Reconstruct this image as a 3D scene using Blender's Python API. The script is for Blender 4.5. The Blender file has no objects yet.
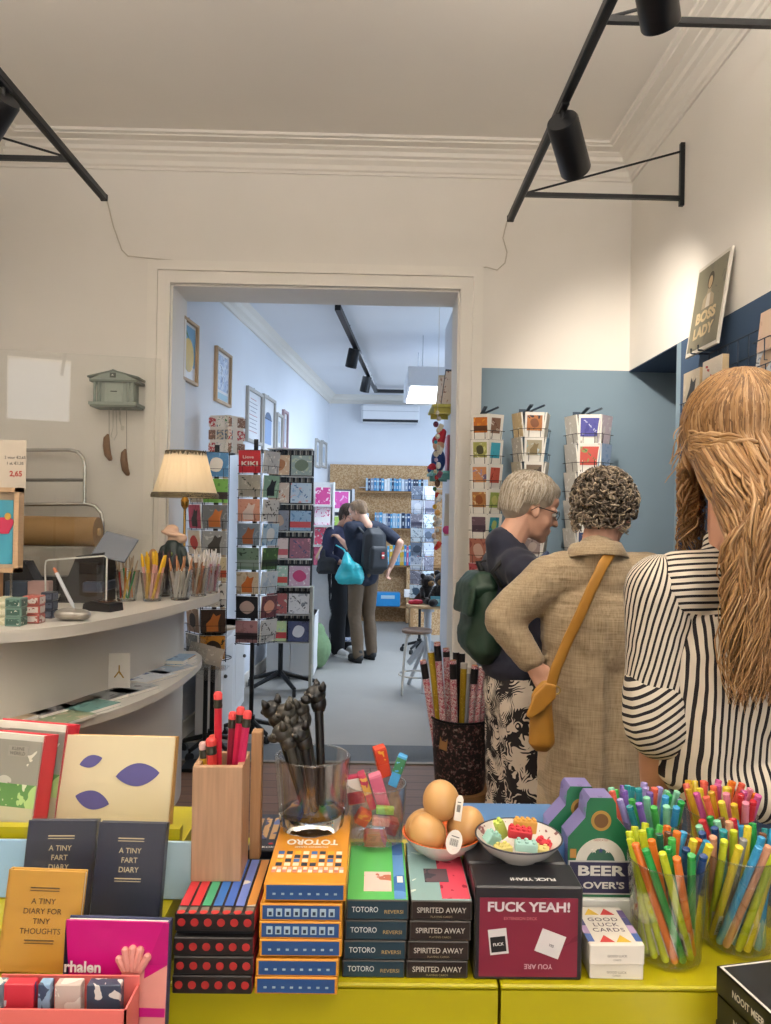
import bpy, bmesh, math, random
from mathutils import Vector as V, Matrix as M, Euler, noise
from math import sin, cos, pi, radians as D
R = random.Random(11)
SC = bpy.context.scene
COL = SC.collection
F, CX, CY, CAMZ = 760.0, 385.5, 512.0, 1.6
CR = (Euler((0, 0, -D(.8))).to_matrix() @ Euler((D(90.22), 0, 0)).to_matrix() @ Euler((0, 0, D(1.05))).to_matrix())
CO = V((0, 0, CAMZ))
def ray(px, py): return CR @ V(((px-CX)/F, -(py-CY)/F, -1))
def P(px, py, Y):
    d = ray(px, py); return CO + d*(Y/d.y)
def Q(px, py, z):
    d = ray(px, py); return CO + d*((z-CAMZ)/d.z)
def PX(px, py, X):
    d = ray(px, py); return CO + d*(X/d.x)
def S(Y): return Y/F            # metres per pixel at depth Y
def lin(c):
    return tuple((x/12.92 if x <= .04045 else ((x+.055)/1.055)**2.4) for x in c)
def hexc(h):
    if not isinstance(h, str): return tuple(h)
    h = h.lstrip('#'); return lin(tuple(int(h[i:i+2], 16)/255 for i in (0, 2, 4)))
MATS = {}
def nd(nt, t, **k):
    n = nt.nodes.new(t)
    for a, b in k.items(): setattr(n, a, b)
    return n
def mat(h, rough=.55, metal=0, var=.06, scale=30, bump=0, name=None, emit=0, stretch=None, sheen=0, spec=None, c2=None, coat=0):
    """principled material whose colour wanders a little with a noise texture"""
    key = (h, rough, metal, var, scale, bump, emit, stretch, sheen, spec, c2, coat)
    if key in MATS: return MATS[key]
    m = bpy.data.materials.new(name or 'mat_'+str(h).strip('#')); m.use_nodes = True
    nt = m.node_tree; b = nt.nodes['Principled BSDF']; L = nt.links.new
    c = hexc(h); d = hexc(c2) if c2 else tuple(x*(1-var*2.2) for x in c)
    tc = nd(nt, 'ShaderNodeTexCoord'); mp = nd(nt, 'ShaderNodeMapping')
    if stretch: mp.inputs['Scale'].default_value = stretch
    nz = nd(nt, 'ShaderNodeTexNoise'); nz.inputs['Scale'].default_value = scale; nz.inputs['Detail'].default_value = 3
    mx = nd(nt, 'ShaderNodeMix', data_type='RGBA')
    mx.inputs[6].default_value = (*c, 1); mx.inputs[7].default_value = (*d, 1)
    L(tc.outputs['Object'], mp.inputs[0]); L(mp.outputs[0], nz.inputs['Vector'])
    if c2:
        rp = nd(nt, 'ShaderNodeMapRange'); rp.inputs[1].default_value = .42; rp.inputs[2].default_value = .58
        L(nz.outputs['Fac'], rp.inputs[0]); L(rp.outputs[0], mx.inputs[0])
    else: L(nz.outputs['Fac'], mx.inputs[0])
    L(mx.outputs[2], b.inputs['Base Color'])
    b.inputs['Roughness'].default_value = rough; b.inputs['Metallic'].default_value = metal
    if spec is not None: b.inputs['Specular IOR Level'].default_value = spec
    if sheen: b.inputs['Sheen Weight'].default_value = sheen
    if coat: b.inputs['Coat Weight'].default_value = coat; b.inputs['Coat Roughness'].default_value = .12
    if bump:
        bp = nd(nt, 'ShaderNodeBump'); bp.inputs['Strength'].default_value = bump; bp.inputs['Distance'].default_value = .004
        L(nz.outputs['Fac'], bp.inputs['Height']); L(bp.outputs[0], b.inputs['Normal'])
    if emit:
        L(mx.outputs[2], b.inputs['Emission Color']); b.inputs['Emission Strength'].default_value = emit
    MATS[key] = m; return m
def art(cols, scale=18, seed=0, rough=.35):
    """a printed picture: hard-edged patches of a few inks"""
    key = ('art', tuple(cols), scale, seed)
    if key in MATS: return MATS[key]
    m = bpy.data.materials.new('print'); m.use_nodes = True; nt = m.node_tree; L = nt.links.new
    b = nt.nodes['Principled BSDF']; b.inputs['Roughness'].default_value = rough
    tc = nd(nt, 'ShaderNodeTexCoord'); mp = nd(nt, 'ShaderNodeMapping'); mp.inputs['Location'].default_value = (seed*3.7, seed*1.3, seed*2.1)
    nz = nd(nt, 'ShaderNodeTexNoise'); nz.inputs['Scale'].default_value = scale; nz.inputs['Detail'].default_value = 2.5; nz.inputs['Distortion'].default_value = .6
    rp = nd(nt, 'ShaderNodeValToRGB'); rp.color_ramp.interpolation = 'CONSTANT'
    e = rp.color_ramp.elements
    n = len(cols)
    pos = [0]+[.36+.28*i/(max(1, n-2)) for i in range(n-1)] if n > 2 else [0, .5]
    e[0].position = 0; e[0].color = (*hexc(cols[0]), 1)
    e[1].position = pos[1]; e[1].color = (*hexc(cols[1]), 1)
    for i in range(2, n):
        x = e.new(pos[i]); x.color = (*hexc(cols[i]), 1)
    L(tc.outputs['Object'], mp.inputs[0]); L(mp.outputs[0], nz.inputs['Vector']); L(nz.outputs['Fac'], rp.inputs[0]); L(rp.outputs[0], b.inputs['Base Color'])
    MATS[key] = m; return m
def glassmat(tint=(.97, .98, .98), key='glass', base=.05, rough=.03, edge=.55):
    if key in MATS: return MATS[key]
    m = bpy.data.materials.new(key); m.use_nodes = True; nt = m.node_tree; L = nt.links.new
    nt.nodes.remove(nt.nodes['Principled BSDF']); out = nt.nodes['Material Output']
    tr = nd(nt, 'ShaderNodeBsdfTransparent'); tr.inputs[0].default_value = (*tint, 1)
    gl = nd(nt, 'ShaderNodeBsdfGlossy'); gl.inputs['Roughness'].default_value = rough
    lw = nd(nt, 'ShaderNodeLayerWeight'); lw.inputs[0].default_value = .25
    mr = nd(nt, 'ShaderNodeMapRange'); mr.inputs[3].default_value = base; mr.inputs[4].default_value = edge
    mx = nd(nt, 'ShaderNodeMixShader')
    L(lw.outputs['Facing'], mr.inputs[0]); L(mr.outputs[0], mx.inputs[0]); L(tr.outputs[0], mx.inputs[1]); L(gl.outputs[0], mx.inputs[2]); L(mx.outputs[0], out.inputs[0])
    MATS[key] = m; return m
def TR(loc=(0, 0, 0), rot=(0, 0, 0), sc=1):
    s = (sc, sc, sc) if isinstance(sc, (int, float)) else sc
    return M.LocRotScale(V(loc), Euler(rot), V(s))
_TXT = {}
def text_geo(body, bold=0.0, spacing=1.0):
    k = (body, bold, spacing)
    if k in _TXT: return _TXT[k]
    cu = bpy.data.curves.new('txt', 'FONT'); cu.body = body; cu.align_x = 'CENTER'; cu.align_y = 'CENTER'; cu.offset = bold; cu.space_character = spacing; cu.resolution_u = 3
    o = bpy.data.objects.new('txt', cu); me = o.to_mesh()
    g = ([v.co.copy() for v in me.vertices], [tuple(p.vertices) for p in me.polygons])
    o.to_mesh_clear(); bpy.data.objects.remove(o); bpy.data.curves.remove(cu)
    _TXT[k] = g; return g
class MB:
    def __init__(s, T=None): s.v = []; s.f = []; s.m = []; s.mats = []; s.T = T or M()
    def mi(s, m):
        if m not in s.mats: s.mats.append(m)
        return s.mats.index(m)
    def add(s, vs, fs, m, T=None):
        b = len(s.v); T = s.T @ T if T is not None else s.T
        s.v += [T @ V(v) for v in vs]; k = s.mi(m)
        for f in fs: s.f.append(tuple(b+i for i in f)); s.m.append(k)
        return s
    def box(s, c, d, m, rot=(0, 0, 0), bev=0, T=None):
        x, y, z = d[0]/2, d[1]/2, d[2]/2
        X = TR(c, rot)
        if T is not None: X = T @ X
        if bev <= 0:
            vs = [(a*x, b*y, e*z) for a in (-1, 1) for b in (-1, 1) for e in (-1, 1)]
            fs = [(0, 1, 3, 2), (4, 6, 7, 5), (0, 4, 5, 1), (2, 3, 7, 6), (0, 2, 6, 4), (1, 5, 7, 3)]
            return s.add(vs, fs, m, X)
        bm = bmesh.new(); b = min(bev, x*.9, y*.9, z*.9)
        for a in (-1, 1):
            for q in (-1, 1):
                for e in (-1, 1):
                    bm.verts.new((a*(x-b), q*(y-b), e*z)); bm.verts.new((a*(x-b), q*y, e*(z-b))); bm.verts.new((a*x, q*(y-b), e*(z-b)))
        bmesh.ops.convex_hull(bm, input=bm.verts)
        bmesh.ops.dissolve_limit(bm, angle_limit=.02, verts=bm.verts, edges=bm.edges)
        bm.verts.index_update()
        s.add([v.co for v in bm.verts], [[v.index for v in f.verts] for f in bm.faces], m, X); bm.free(); return s
    def quad(s, a, b, c, d, m): return s.add([a, b, c, d], [(0, 1, 2, 3)], m)
    def tube(s, pts, r, m, n=8, closed=False, cap=True, flat=None):
        pts = [V(p) for p in pts]; N = len(pts)
        rs = r if isinstance(r, (list, tuple)) else [r]*N
        vs = []; fs = []; up = None
        for i, p in enumerate(pts):
            a = pts[(i-1) % N] if (closed or i > 0) else p; b = pts[(i+1) % N] if (closed or i < N-1) else p
            t = (b-a); t = t.normalized() if t.length > 1e-9 else V((0, 0, 1))
            if up is None:
                up = V((0, 0, 1)) if abs(t.z) < .9 else V((1, 0, 0))
            u = (up - t*up.dot(t))
            u = u.normalized() if u.length > 1e-6 else t.orthogonal().normalized()
            up = u; w = t.cross(u)
            for k in range(n):
                q = 2*pi*k/n; fl = flat if flat else 1
                vs.append(p + u*cos(q)*rs[i]*(fl if fl > 0 else 1) + w*sin(q)*rs[i]*(-fl if fl < 0 else 1))
        for i in range(N if closed else N-1):
            j = (i+1) % N
            for k in range(n): fs.append((i*n+k, i*n+(k+1) % n, j*n+(k+1) % n, j*n+k))
        if cap and not closed: fs.append(tuple(range(n-1, -1, -1))); fs.append(tuple((N-1)*n+k for k in range(n)))
        return s.add(vs, fs, m)
    def lathe(s, prof, m, n=24, c=(0, 0, 0), T=None, wob=None, caps=True):
        vs = []; fs = []; N = len(prof)
        for i, (r, z) in enumerate(prof):
            for k in range(n):
                q = 2*pi*k/n; rr = r*(wob(q, i) if wob else 1)
                vs.append((rr*cos(q), rr*sin(q), z))
        for i in range(N-1):
            for k in range(n): fs.append((i*n+k, i*n+(k+1) % n, (i+1)*n+(k+1) % n, (i+1)*n+k))
        if caps and prof[0][0] > 1e-6: fs.append(tuple(range(n-1, -1, -1)))
        if caps and prof[-1][0] > 1e-6: fs.append(tuple((N-1)*n+k for k in range(n)))
        X = TR(c); X = T @ X if T is not None else X
        return s.add(vs, fs, m, X)
    def prism(s, out, z0, z1, m, T=None, mside=None):
        n = len(out)
        a = sum(out[i][0]*out[(i+1) % n][1]-out[(i+1) % n][0]*out[i][1] for i in range(n))
        if a < 0: out = out[::-1]
        vs = [(x, y, z0) for x, y in out]+[(x, y, z1) for x, y in out]
        s.add(vs, [tuple(range(n-1, -1, -1)), tuple(range(n, 2*n))], m, T)
        return s.add(vs, [(i, (i+1) % n, n+(i+1) % n, n+i) for i in range(n)], mside or m, T)
    def ell(s, c, r, m, n=14, k=9, rot=(0, 0, 0), T=None):
        if isinstance(r, (int, float)): r = (r, r, r)
        vs = [(0, 0, -1)]; fs = []
        for i in range(1, k):
            a = -pi/2+pi*i/k
            for j in range(n): vs.append((cos(a)*cos(2*pi*j/n), cos(a)*sin(2*pi*j/n), sin(a)))
        vs.append((0, 0, 1)); e = len(vs)-1
        for j in range(n):
            fs.append((0, 1+(j+1) % n, 1+j)); fs.append((e, 1+(k-2)*n+j, 1+(k-2)*n+(j+1) % n))
            for i in range(k-2): fs.append((1+i*n+j, 1+i*n+(j+1) % n, 1+(i+1)*n+(j+1) % n, 1+(i+1)*n+j))
        X = M.LocRotScale(V(c), Euler(rot), V(r)); X = T @ X if T is not None else X
        return s.add(vs, fs, m, X)
    def cap(s, a, b, ra, rb, m, n=12):
        """tapered capsule from a to b"""
        a = V(a); b = V(b); t = b-a; L = t.length
        if L < 1e-6: return s.ell(a, ra, m)
        t /= L; pts = []; rs = []
        for q in (-1.45, -1.1, -.7, -.35): pts.append(a+t*ra*sin(q)); rs.append(ra*cos(q))
        for i in range(0, 3): pts.append(a+(b-a)*i/2); rs.append(ra+(rb-ra)*i/2)
        for q in (.35, .7, 1.1, 1.45): pts.append(b+t*rb*sin(q)); rs.append(rb*cos(q))
        return s.tube(pts, rs, m, n)
    def text(s, body, size, m, T, bold=.0, spacing=1.0, width=None, fit=None):
        vs, fs = text_geo(body, bold, spacing)
        if not vs: return s
        sx = size
        if fit:
            w = max(v.x for v in vs)-min(v.x for v in vs); sx = fit/max(w, 1e-6)
        return s.add([(v.x*sx, v.y*size, 0) for v in vs], fs, m, T)
    def build(s, name, parent=None, smooth=.6, inv=None):
        me = bpy.data.meshes.new(name); me.from_pydata([tuple(v) for v in s.v], [], s.f)
        for m in s.mats: me.materials.append(m)
        me.polygons.foreach_set('material_index', s.m)
        if smooth:
            me.polygons.foreach_set('use_smooth', [True]*len(s.f)); me.update()
            if smooth < 3: me.set_sharp_from_angle(angle=smooth)
        me.update()
        o = bpy.data.objects.new(name, me); COL.objects.link(o)
        if parent: o.parent = parent
        return o
def tag(o, label=None, cat=None, group=None, kind=None):
    if label: o['label'] = label
    if cat: o['category'] = cat
    if group: o['group'] = group
    if kind: o['kind'] = kind
    return o
def thing(name, label, cat, loc=(0, 0, 0), rz=0, group=None, rot=None):
    o = bpy.data.objects.new(name, None); COL.objects.link(o); o.empty_display_size = .05
    o.location = loc; o.rotation_euler = rot or (0, 0, rz)
    return tag(o, label, cat, group)
def at(o, loc, rz=0, rot=None):
    o.location = loc; o.rotation_euler = rot or (0, 0, rz); return o
def struct(mb, name, smooth=.6): return tag(mb.build(name, None, smooth), kind='structure')
def centre(mb):
    """move a builder's geometry to its base centre, give back that point"""
    xs = [v.x for v in mb.v]; ys = [v.y for v in mb.v]; zs = [v.z for v in mb.v]
    c = V(((min(xs)+max(xs))/2, (min(ys)+max(ys))/2, min(zs)))
    mb.v = [v-c for v in mb.v]; return c
def solo(mb, name, label, cat, group=None, smooth=.6):
    """a one-mesh thing built in world space, origin put at its base"""
    c = centre(mb); o = mb.build(name, None, smooth); o.location = c; return tag(o, label, cat, group)
def copy_tree(o, parent=None):
    c = o.copy(); COL.objects.link(c)
    if parent: c.parent = parent
    for ch in [x for x in bpy.data.objects if x.parent == o]: copy_tree(ch, c)
    return c
def fuse(mb, name, voxel, it=6, parent=None, disp=None, fac=.5):
    """one continuous skin around overlapping solids"""
    o = mb.build('tmp', None, 0)
    r = o.modifiers.new('r', 'REMESH'); r.mode = 'VOXEL'; r.voxel_size = voxel
    q = o.modifiers.new('s', 'SMOOTH'); q.iterations = it; q.factor = fac
    dg = bpy.context.evaluated_depsgraph_get(); me = bpy.data.meshes.new_from_object(o.evaluated_get(dg))
    me.name = name; old = o.data; bpy.data.objects.remove(o); bpy.data.meshes.remove(old)
    me.materials.clear()
    for m in mb.mats: me.materials.append(m)
    if disp:
        ns = [v.normal.copy() for v in me.vertices]
        for v, n in zip(me.vertices, ns): v.co += n*disp(v.co)
    me.polygons.foreach_set('material_index', [0]*len(me.polygons))
    me.polygons.foreach_set('use_smooth', [True]*len(me.polygons)); me.update()
    w = bpy.data.objects.new(name, me); COL.objects.link(w)
    if parent: w.parent = parent
    return w
# ---------------------------------------------------------------- camera, view
cam = bpy.data.cameras.new('camera'); co = bpy.data.objects.new('camera', cam); COL.objects.link(co)
cam.sensor_fit = 'HORIZONTAL'; cam.sensor_width = 36; cam.lens = F/771*36; cam.clip_start = .02
co.matrix_world = M.Translation(CO) @ CR.to_4x4(); SC.camera = co
SC.view_settings.view_transform = 'Standard'; SC.view_settings.look = 'None'; SC.view_settings.gamma = 1; SC.view_settings.use_curve_mapping = False
SC.view_settings.exposure = 0.0
# ---------------------------------------------------------------- room shell
YW, XR, XL, YB = 4.9, 1.63, -2.46, -2.6        # doorway wall, right wall, left wall, shop front
ZC, ZB, YN = 3.95, 2.562, 4.12                  # ceiling, top of blue paint, near end of the niche
DX0, DX1, DZ, DT = -1.335, .525, 3.06, .36     # doorway opening and wall thickness
plaster = mat('#ece7df', .9, var=.03, scale=3, bump=.05, name='warm_white_plaster')
ceilm = mat('#f1ece4', .95, var=.03, scale=2, name='ceiling_plaster')
blue = mat('#879eae', .85, var=.05, scale=3, name='grey_blue_paint')
navy = mat('#3c5370', .85, var=.05, scale=3, name='dark_blue_paint')
trimw = mat('#eee9e0', .55, var=.02, scale=8, name='gloss_white_trim')
coolw = mat('#e9edf4', .9, var=.03, scale=3, name='cool_white_plaster')
w = MB()
def slab(x0, x1, z0, z1, m, y0=YW, y1=YW+DT): w.box(((x0+x1)/2, (y0+y1)/2, (z0+z1)/2), (x1-x0, y1-y0, z1-z0), m)
slab(XL-.2, DX0, 0, ZC, plaster); slab(DX0, DX1, DZ, ZC, plaster); slab(DX1, XR+1.2, ZB, ZC, plaster)
slab(DX1, .66, 0, ZB, plaster); slab(.66, XR+1.2, 0, ZB, blue)
struct(w, 'wall_back', 0)
w = MB()
slab(XR, XR+1.2, ZB, ZC, plaster, YB, YW)
slab(XR, XR+.25, 0, ZB, navy, YB, YN-.06); slab(XR, XR+.25, 0, ZB, blue, YN-.06, YN)
w.box((XR+.5, (YN+YW)/2, ZB-.003), (1.0, YW-YN, .006), navy); slab(XR+1.0, XR+1.2, 0, ZB-.006, navy, YN, YW); slab(XR+.25, XR+1.0, 0, ZB, navy, YN-.2, YN)
struct(w, 'wall_right', 0)
w = MB(); slab(XL-.2, XL, 0, ZC, plaster, YB, YW); struct(w, 'wall_left', 0)
w = MB()       # shop front behind the camera: a high narrow light at the left, a wide window at the right
WIN = ((-2.2, -1.35, 2.7, 3.6), (-.2, XR-.15, .5, 3.3))
xs_ = [XL-.2]+[v for a in WIN for v in a[:2]]+[XR+1.2]
for k in range(0, len(xs_), 2): slab(xs_[k], xs_[k+1], 0, ZC, plaster, YB-.2, YB)
for a, b, z0, z1 in WIN: slab(a, b, z1, ZC, plaster, YB-.2, YB); slab(a, b, 0, z0, plaster, YB-.2, YB)
struct(w, 'wall_front', 0)
for i, (a, b, z0, z1) in enumerate(WIN):
    w = MB()
    for x in (a+.03, b-.03): w.box((x, YB-.1, (z0+z1)/2), (.06, .08, z1-z0), trimw)
    for z in (z0+.03, z1-.03): w.box(((a+b)/2, YB-.1, z), (b-a, .08, .06), trimw)
    w.box(((a+b)/2, YB-.1, (z0+z1)/2), (b-a-.1, .006, z1-z0-.08), glassmat((.98, .99, 1), 'window_glass', .03))
    struct(w, 'window_%d' % (i+1), 0)
w = MB(); w.box(((XL+XR)/2+.4, (YB+YW)/2, ZC+.1), (XR-XL+1.4, YW-YB+.4, .2), ceilm); struct(w, 'ceiling', 0)
def cornice(name, prof, path, m, side):
    """profile (out, z) swept along a polyline with mitred corners; side points into the room"""
    w = MB(); n = len(prof); vs = []; fs = []
    for p, s_ in zip(path, side):
        for o, z in prof: vs.append((p[0]+s_[0]*o, p[1]+s_[1]*o, z))
    for i in range(len(path)-1):
        for k in range(n-1): fs.append((i*n+k, i*n+k+1, (i+1)*n+k+1, (i+1)*n+k))
    w.add(vs, fs, m); return struct(w, name, .35)
cp = [(0, 3.735), (.015, 3.735), (.02, 3.755), (.035, 3.765), (.045, 3.80), (.075, 3.83), (.08, 3.845), (.105, 3.855), (.115, 3.885), (.15, 3.90), (.155, 3.91), (.22, 3.915), (.225, 3.925), (.25, 3.93), (.255, ZC)]
cp = [(o*.85, 3.785+(z-3.735)*.165/.215) for o, z in cp]
cornice('trim_1', cp, [(XL, YB), (XL, YW), (XR, YW), (XR, YB)], trimw, [(1, 0), (1, -1), (-1, -1), (-1, 0)])
# door casing: moulded architrave around the opening, with a lined reveal
cw = MB()
for px0, out in ((DX0, -1), (DX1, 1)):
    for o, wd, t in ((.0, .03, .035), (.03, .05, .022), (.08, .035, .04), (.115, .03, .028)):
        x = px0+out*(o+wd/2); cw.box((x, YW-t/2, (DZ+o+wd)/2), (wd, t, DZ+o+wd), trimw)
for o, wd, t in ((.0, .03, .035), (.03, .05, .022), (.08, .035, .04), (.115, .03, .028)):
    cw.box(((DX0+DX1)/2, YW-t/2-.0005, DZ+o+wd/2), (DX1-DX0+2*(o+wd), t, wd), trimw)
cw.box((DX0+.006, YW+DT/2, DZ/2), (.012, DT, DZ), trimw); cw.box((DX1-.006, YW+DT/2, DZ/2), (.012, DT, DZ), trimw)
cw.box(((DX0+DX1)/2, YW+DT/2, DZ-.006), (DX1-DX0, DT, .012), trimw)
struct(cw, 'trim_2', 0)
w = MB()
for a, b in ((XL, DX0-.145), (DX1+.145, XR+1.0)): w.box(((a+b)/2, YW-.008, .07), (b-a, .016, .14), trimw, bev=.004)
struct(w, 'baseboard_back', 0)
# floors
def planks():
    m = bpy.data.materials.new('oak_planks'); m.use_nodes = True; nt = m.node_tree; L = nt.links.new; b = nt.nodes['Principled BSDF']
    tc = nd(nt, 'ShaderNodeTexCoord'); mp = nd(nt, 'ShaderNodeMapping')
    br = nd(nt, 'ShaderNodeTexBrick'); br.inputs['Scale'].default_value = 1; br.inputs['Brick Width'].default_value = 1.6; br.inputs['Row Height'].default_value = .12
    br.inputs['Mortar Size'].default_value = .003; br.inputs['Color1'].default_value = (*hexc('#94705a'), 1); br.inputs['Color2'].default_value = (*hexc('#7f5d49'), 1); br.inputs['Mortar'].default_value = (*hexc('#33241c'), 1)
    mp2 = nd(nt, 'ShaderNodeMapping'); mp2.inputs['Scale'].default_value = (3, 60, 1)
    nz = nd(nt, 'ShaderNodeTexNoise'); nz.inputs['Scale'].default_value = 2; nz.inputs['Detail'].default_value = 4
    mx = nd(nt, 'ShaderNodeMix', data_type='RGBA', blend_type='MULTIPLY'); mx.inputs[0].default_value = .6
    L(tc.outputs['Object'], mp.inputs[0]); L(mp.outputs[0], br.inputs[0]); L(tc.outputs['Object'], mp2.inputs[0]); L(mp2.outputs[0], nz.inputs[0])
    L(br.outputs['Color'], mx.inputs[6]); L(nz.outputs['Fac'], mx.inputs[7]); L(mx.outputs[2], b.inputs['Base Color']); b.inputs['Roughness'].default_value = .5
    return m
w = MB(); w.box(((XL+XR)/2+.4, (YB+YW)/2, -.05), (XR-XL+1.4, YW-YB, .1), planks()); struct(w, 'floor', 0)
w = MB(); w.box((.6, (YW+12)/2, -.05), (7, 12-YW, .1), mat('#a3a19c', .6, var=.05, scale=4, name='grey_lino'))
w.box(((DX0+DX1)/2, YW+DT/2, .004), (DX1-DX0-.03, DT, .008), mat('#6d747b', .9, var=.1, scale=80, name='grey_mat'))
w.box(((DX0+DX1)/2, YW-.01, .005), (DX1-DX0-.03, .04, .01), mat('#8d8478', .4, .6, name='threshold_strip'))
struct(w, 'floor_back_room', 0)
# back room shell: its left wall runs a little askew
YF = 11.5
def LWX(y): return -1.345+.1*(y-YW-DT)
w = MB()
a0, a1 = V((LWX(YW+DT), YW+DT, 0)), V((LWX(YF), YF, 0))
w.add([a0, a1, a1+V((-.2, 0, 0)), a0+V((-.2, 0, 0)), a0+V((0, 0, 3.42)), a1+V((0, 0, 3.42)), a1+V((-.2, 0, 3.42)), a0+V((-.2, 0, 3.42))],
      [(0, 1, 5, 4), (1, 2, 6, 5), (2, 3, 7, 6), (3, 0, 4, 7)], coolw)
struct(w, 'wall_back_room_left', 0)
w = MB(); slab(-1.2, 3.6, 0, 3.42, coolw, YF, YF+.2); struct(w, 'wall_far', 0)
w = MB(); slab(3.4, 3.6, 0, 3.42, coolw, YW+DT, YF); struct(w, 'wall_back_room_right', 0)
w = MB(); slab(-1.7, 3.6, 3.40, 3.6, mat('#eef0f4', .9, var=.02, scale=2, name='cool_ceiling'), YW+DT, YF+.2); struct(w, 'ceiling_back_room', 0)
nrm = V((1, -.1, 0)).normalized()
cornice('trim_3', [(0, 3.27), (.02, 3.27), (.025, 3.31), (.05, 3.33), (.06, 3.37), (.09, 3.39), (.10, 3.40)], [(LWX(YW+DT), YW+DT), (LWX(YF), YF), (3.4, YF)], trimw, [(1, 0), (1, -1), (0, -1)])
w = MB(); dv = V((.1, 1, 0)).normalized(); L_ = (a1-a0).length; mid = (a0+a1)/2
w.box((mid.x+.008, mid.y, .06), (.016, L_, .12), trimw, rot=(0, 0, -math.atan2(.1, 1))); struct(w, 'baseboard_back_room', 0)
# ---------------------------------------------------------------- light
wd = bpy.data.worlds.new('world'); SC.world = wd; wd.use_nodes = True
bg = wd.node_tree.nodes['Background']; bg.inputs[0].default_value = (.75, .86, 1, 1); bg.inputs[1].default_value = 1.2
def area(name, loc, rot, sx, sy, e, col=(1, 1, 1)):
    l = bpy.data.lights.new(name, 'AREA'); l.shape = 'RECTANGLE'; l.size = sx; l.size_y = sy; l.energy = e; l.color = col
    o = bpy.data.objects.new(name, l); COL.objects.link(o); o.location = loc; o.rotation_euler = rot; return o
def spot(name, loc, target, e, ang=60, blend=.6, col=(1, .9, .78), r=.03):
    l = bpy.data.lights.new(name, 'SPOT'); l.energy = e; l.spot_size = D(ang); l.spot_blend = blend; l.color = col; l.shadow_soft_size = r
    o = bpy.data.objects.new(name, l); COL.objects.link(o); o.location = loc
    o.rotation_euler = (V(target)-V(loc)).to_track_quat('-Z', 'Y').to_euler(); return o
area('daylight_window', (-1.775, YB+.02, 3.15), (D(78), 0, 0), .75, .8, 4.5, (1, .95, .88))
area('daylight_window', ((-.2+XR-.15)/2, YB+.02, 1.9), (D(90), 0, 0), 1.55, 2.7, 43, (1, .94, .86))
# added upward fill strips over both track rails, only to brighten the ceiling
for x, y1 in ((.77, 2.5), (-1.485, 2.3)): area('added_ceiling_fill', (x, (y1-1.6)/2, 3.335), (D(180), 0, 0), .03, y1+1.6, 92, (1, .92, .83))
# ================================================================ the yellow display tables and what stands on them
ZT = 1.05; YT = .893
lime = mat('#b3a80f', .32, var=.04, scale=5, name='yellow_green_lacquer')
white = mat('#f2f0ec', .45, var=.02); black = mat('#17171a', .4, var=.1); ink = mat('#22222a', .5)
wpaper = mat('#efece4', .7, var=.03)
clear = glassmat()
def table(x0, x1, label):
    t = thing('display_table', label, 'table', ((x0+x1)/2, YT+.2, 0), 0, 'yellow-green display tables')
    w_ = x1-x0-.003
    b = MB(); b.box((0, 0, ZT-.003), (w_, .4, .006), lime, bev=.002); b.build('table_top', t)
    b = MB()
    b.box((0, -.188, (ZT-.007)/2), (w_-.001, .0225, ZT-.007), lime); b.box((0, .188, (ZT-.007)/2), (w_-.001, .0225, ZT-.007), lime)
    for s_ in (-1, 1): b.box((s_*(w_/2-.011), 0, (ZT-.007)/2), (.018, .354, ZT-.007), lime)
    b.build('cabinet_body', t)
    return t
xa = -.240; xb = Q(498, 978, ZT).x; xc = Q(745, 975, ZT).x+.12
table(xa, xb, 'yellow-green lacquered display table under the stacks of boxes'); table(xb, xc, 'yellow-green lacquered display table under the glasses of pens')
# stepped riser at the left that the books lean on
xs = [(.70, .99), (.80, .99), (.80, 1.03), (.885, 1.03), (.885, 1.112), (.985, 1.112), (.985, 1.19), (1.0, 1.19), (1.0, 1.165), (1.125, 1.165), (1.125, 0), (.70, 0)]
b = MB(); x1 = xa-.004
Tyz = M(((0, 0, 1, 0), (1, 0, 0, 0), (0, 1, 0, 0), (0, 0, 0, 1)))
b.prism(xs, -.85, x1, lime, Tyz)
solo(b, 'book_riser', 'yellow-green stepped stand that the books and diaries lean on', 'display stand', smooth=0)
def Tface(c, lean=0, yaw=0, roll=0):
    """frame whose local x,y lie in an upright face turned to the camera (local z points at it)"""
    return TR(c) @ M.Rotation(yaw, 4, 'Z') @ M.Rotation(pi/2-lean, 4, 'X') @ M.Rotation(roll, 4, 'Z')
def leaning(name, label, cat, c, w_, h, t, lean, yaw, cover, deco, group=None, roll=0, pages=None, spine='L', spinem=None):
    """a closed book: cover boards and page block as one thing; local origin at the bottom front edge's centre"""
    o = thing(name, label, cat, c, 0, group); o.rotation_euler = (M.Rotation(yaw, 4, 'Z') @ M.Rotation(-lean, 4, 'X') @ M.Rotation(roll, 4, 'Y')).to_euler()
    b = MB(); bt = min(.002, t*.2)
    b.box((0, bt/2, h/2), (w_, bt, h), cover, bev=.0006); b.box((0, t-bt/2, h/2), (w_, bt, h), spinem or cover, bev=.0006)
    sx = -1 if spine == 'L' else 1
    b.box((sx*(w_/2-bt/2), t/2, h/2), (bt, t, h), spinem or cover)
    if deco: deco(b, M.Translation((0, -.0004, h/2)) @ M.Rotation(pi/2, 4, 'X'), w_, h)
    b.build('cover', o, .5)
    b = MB(); b.box((-sx*.0015, t/2, h/2), (w_-.005, t-2*bt, h-.005), pages or wpaper); b.build('page_block', o, 0)
    return o
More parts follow.
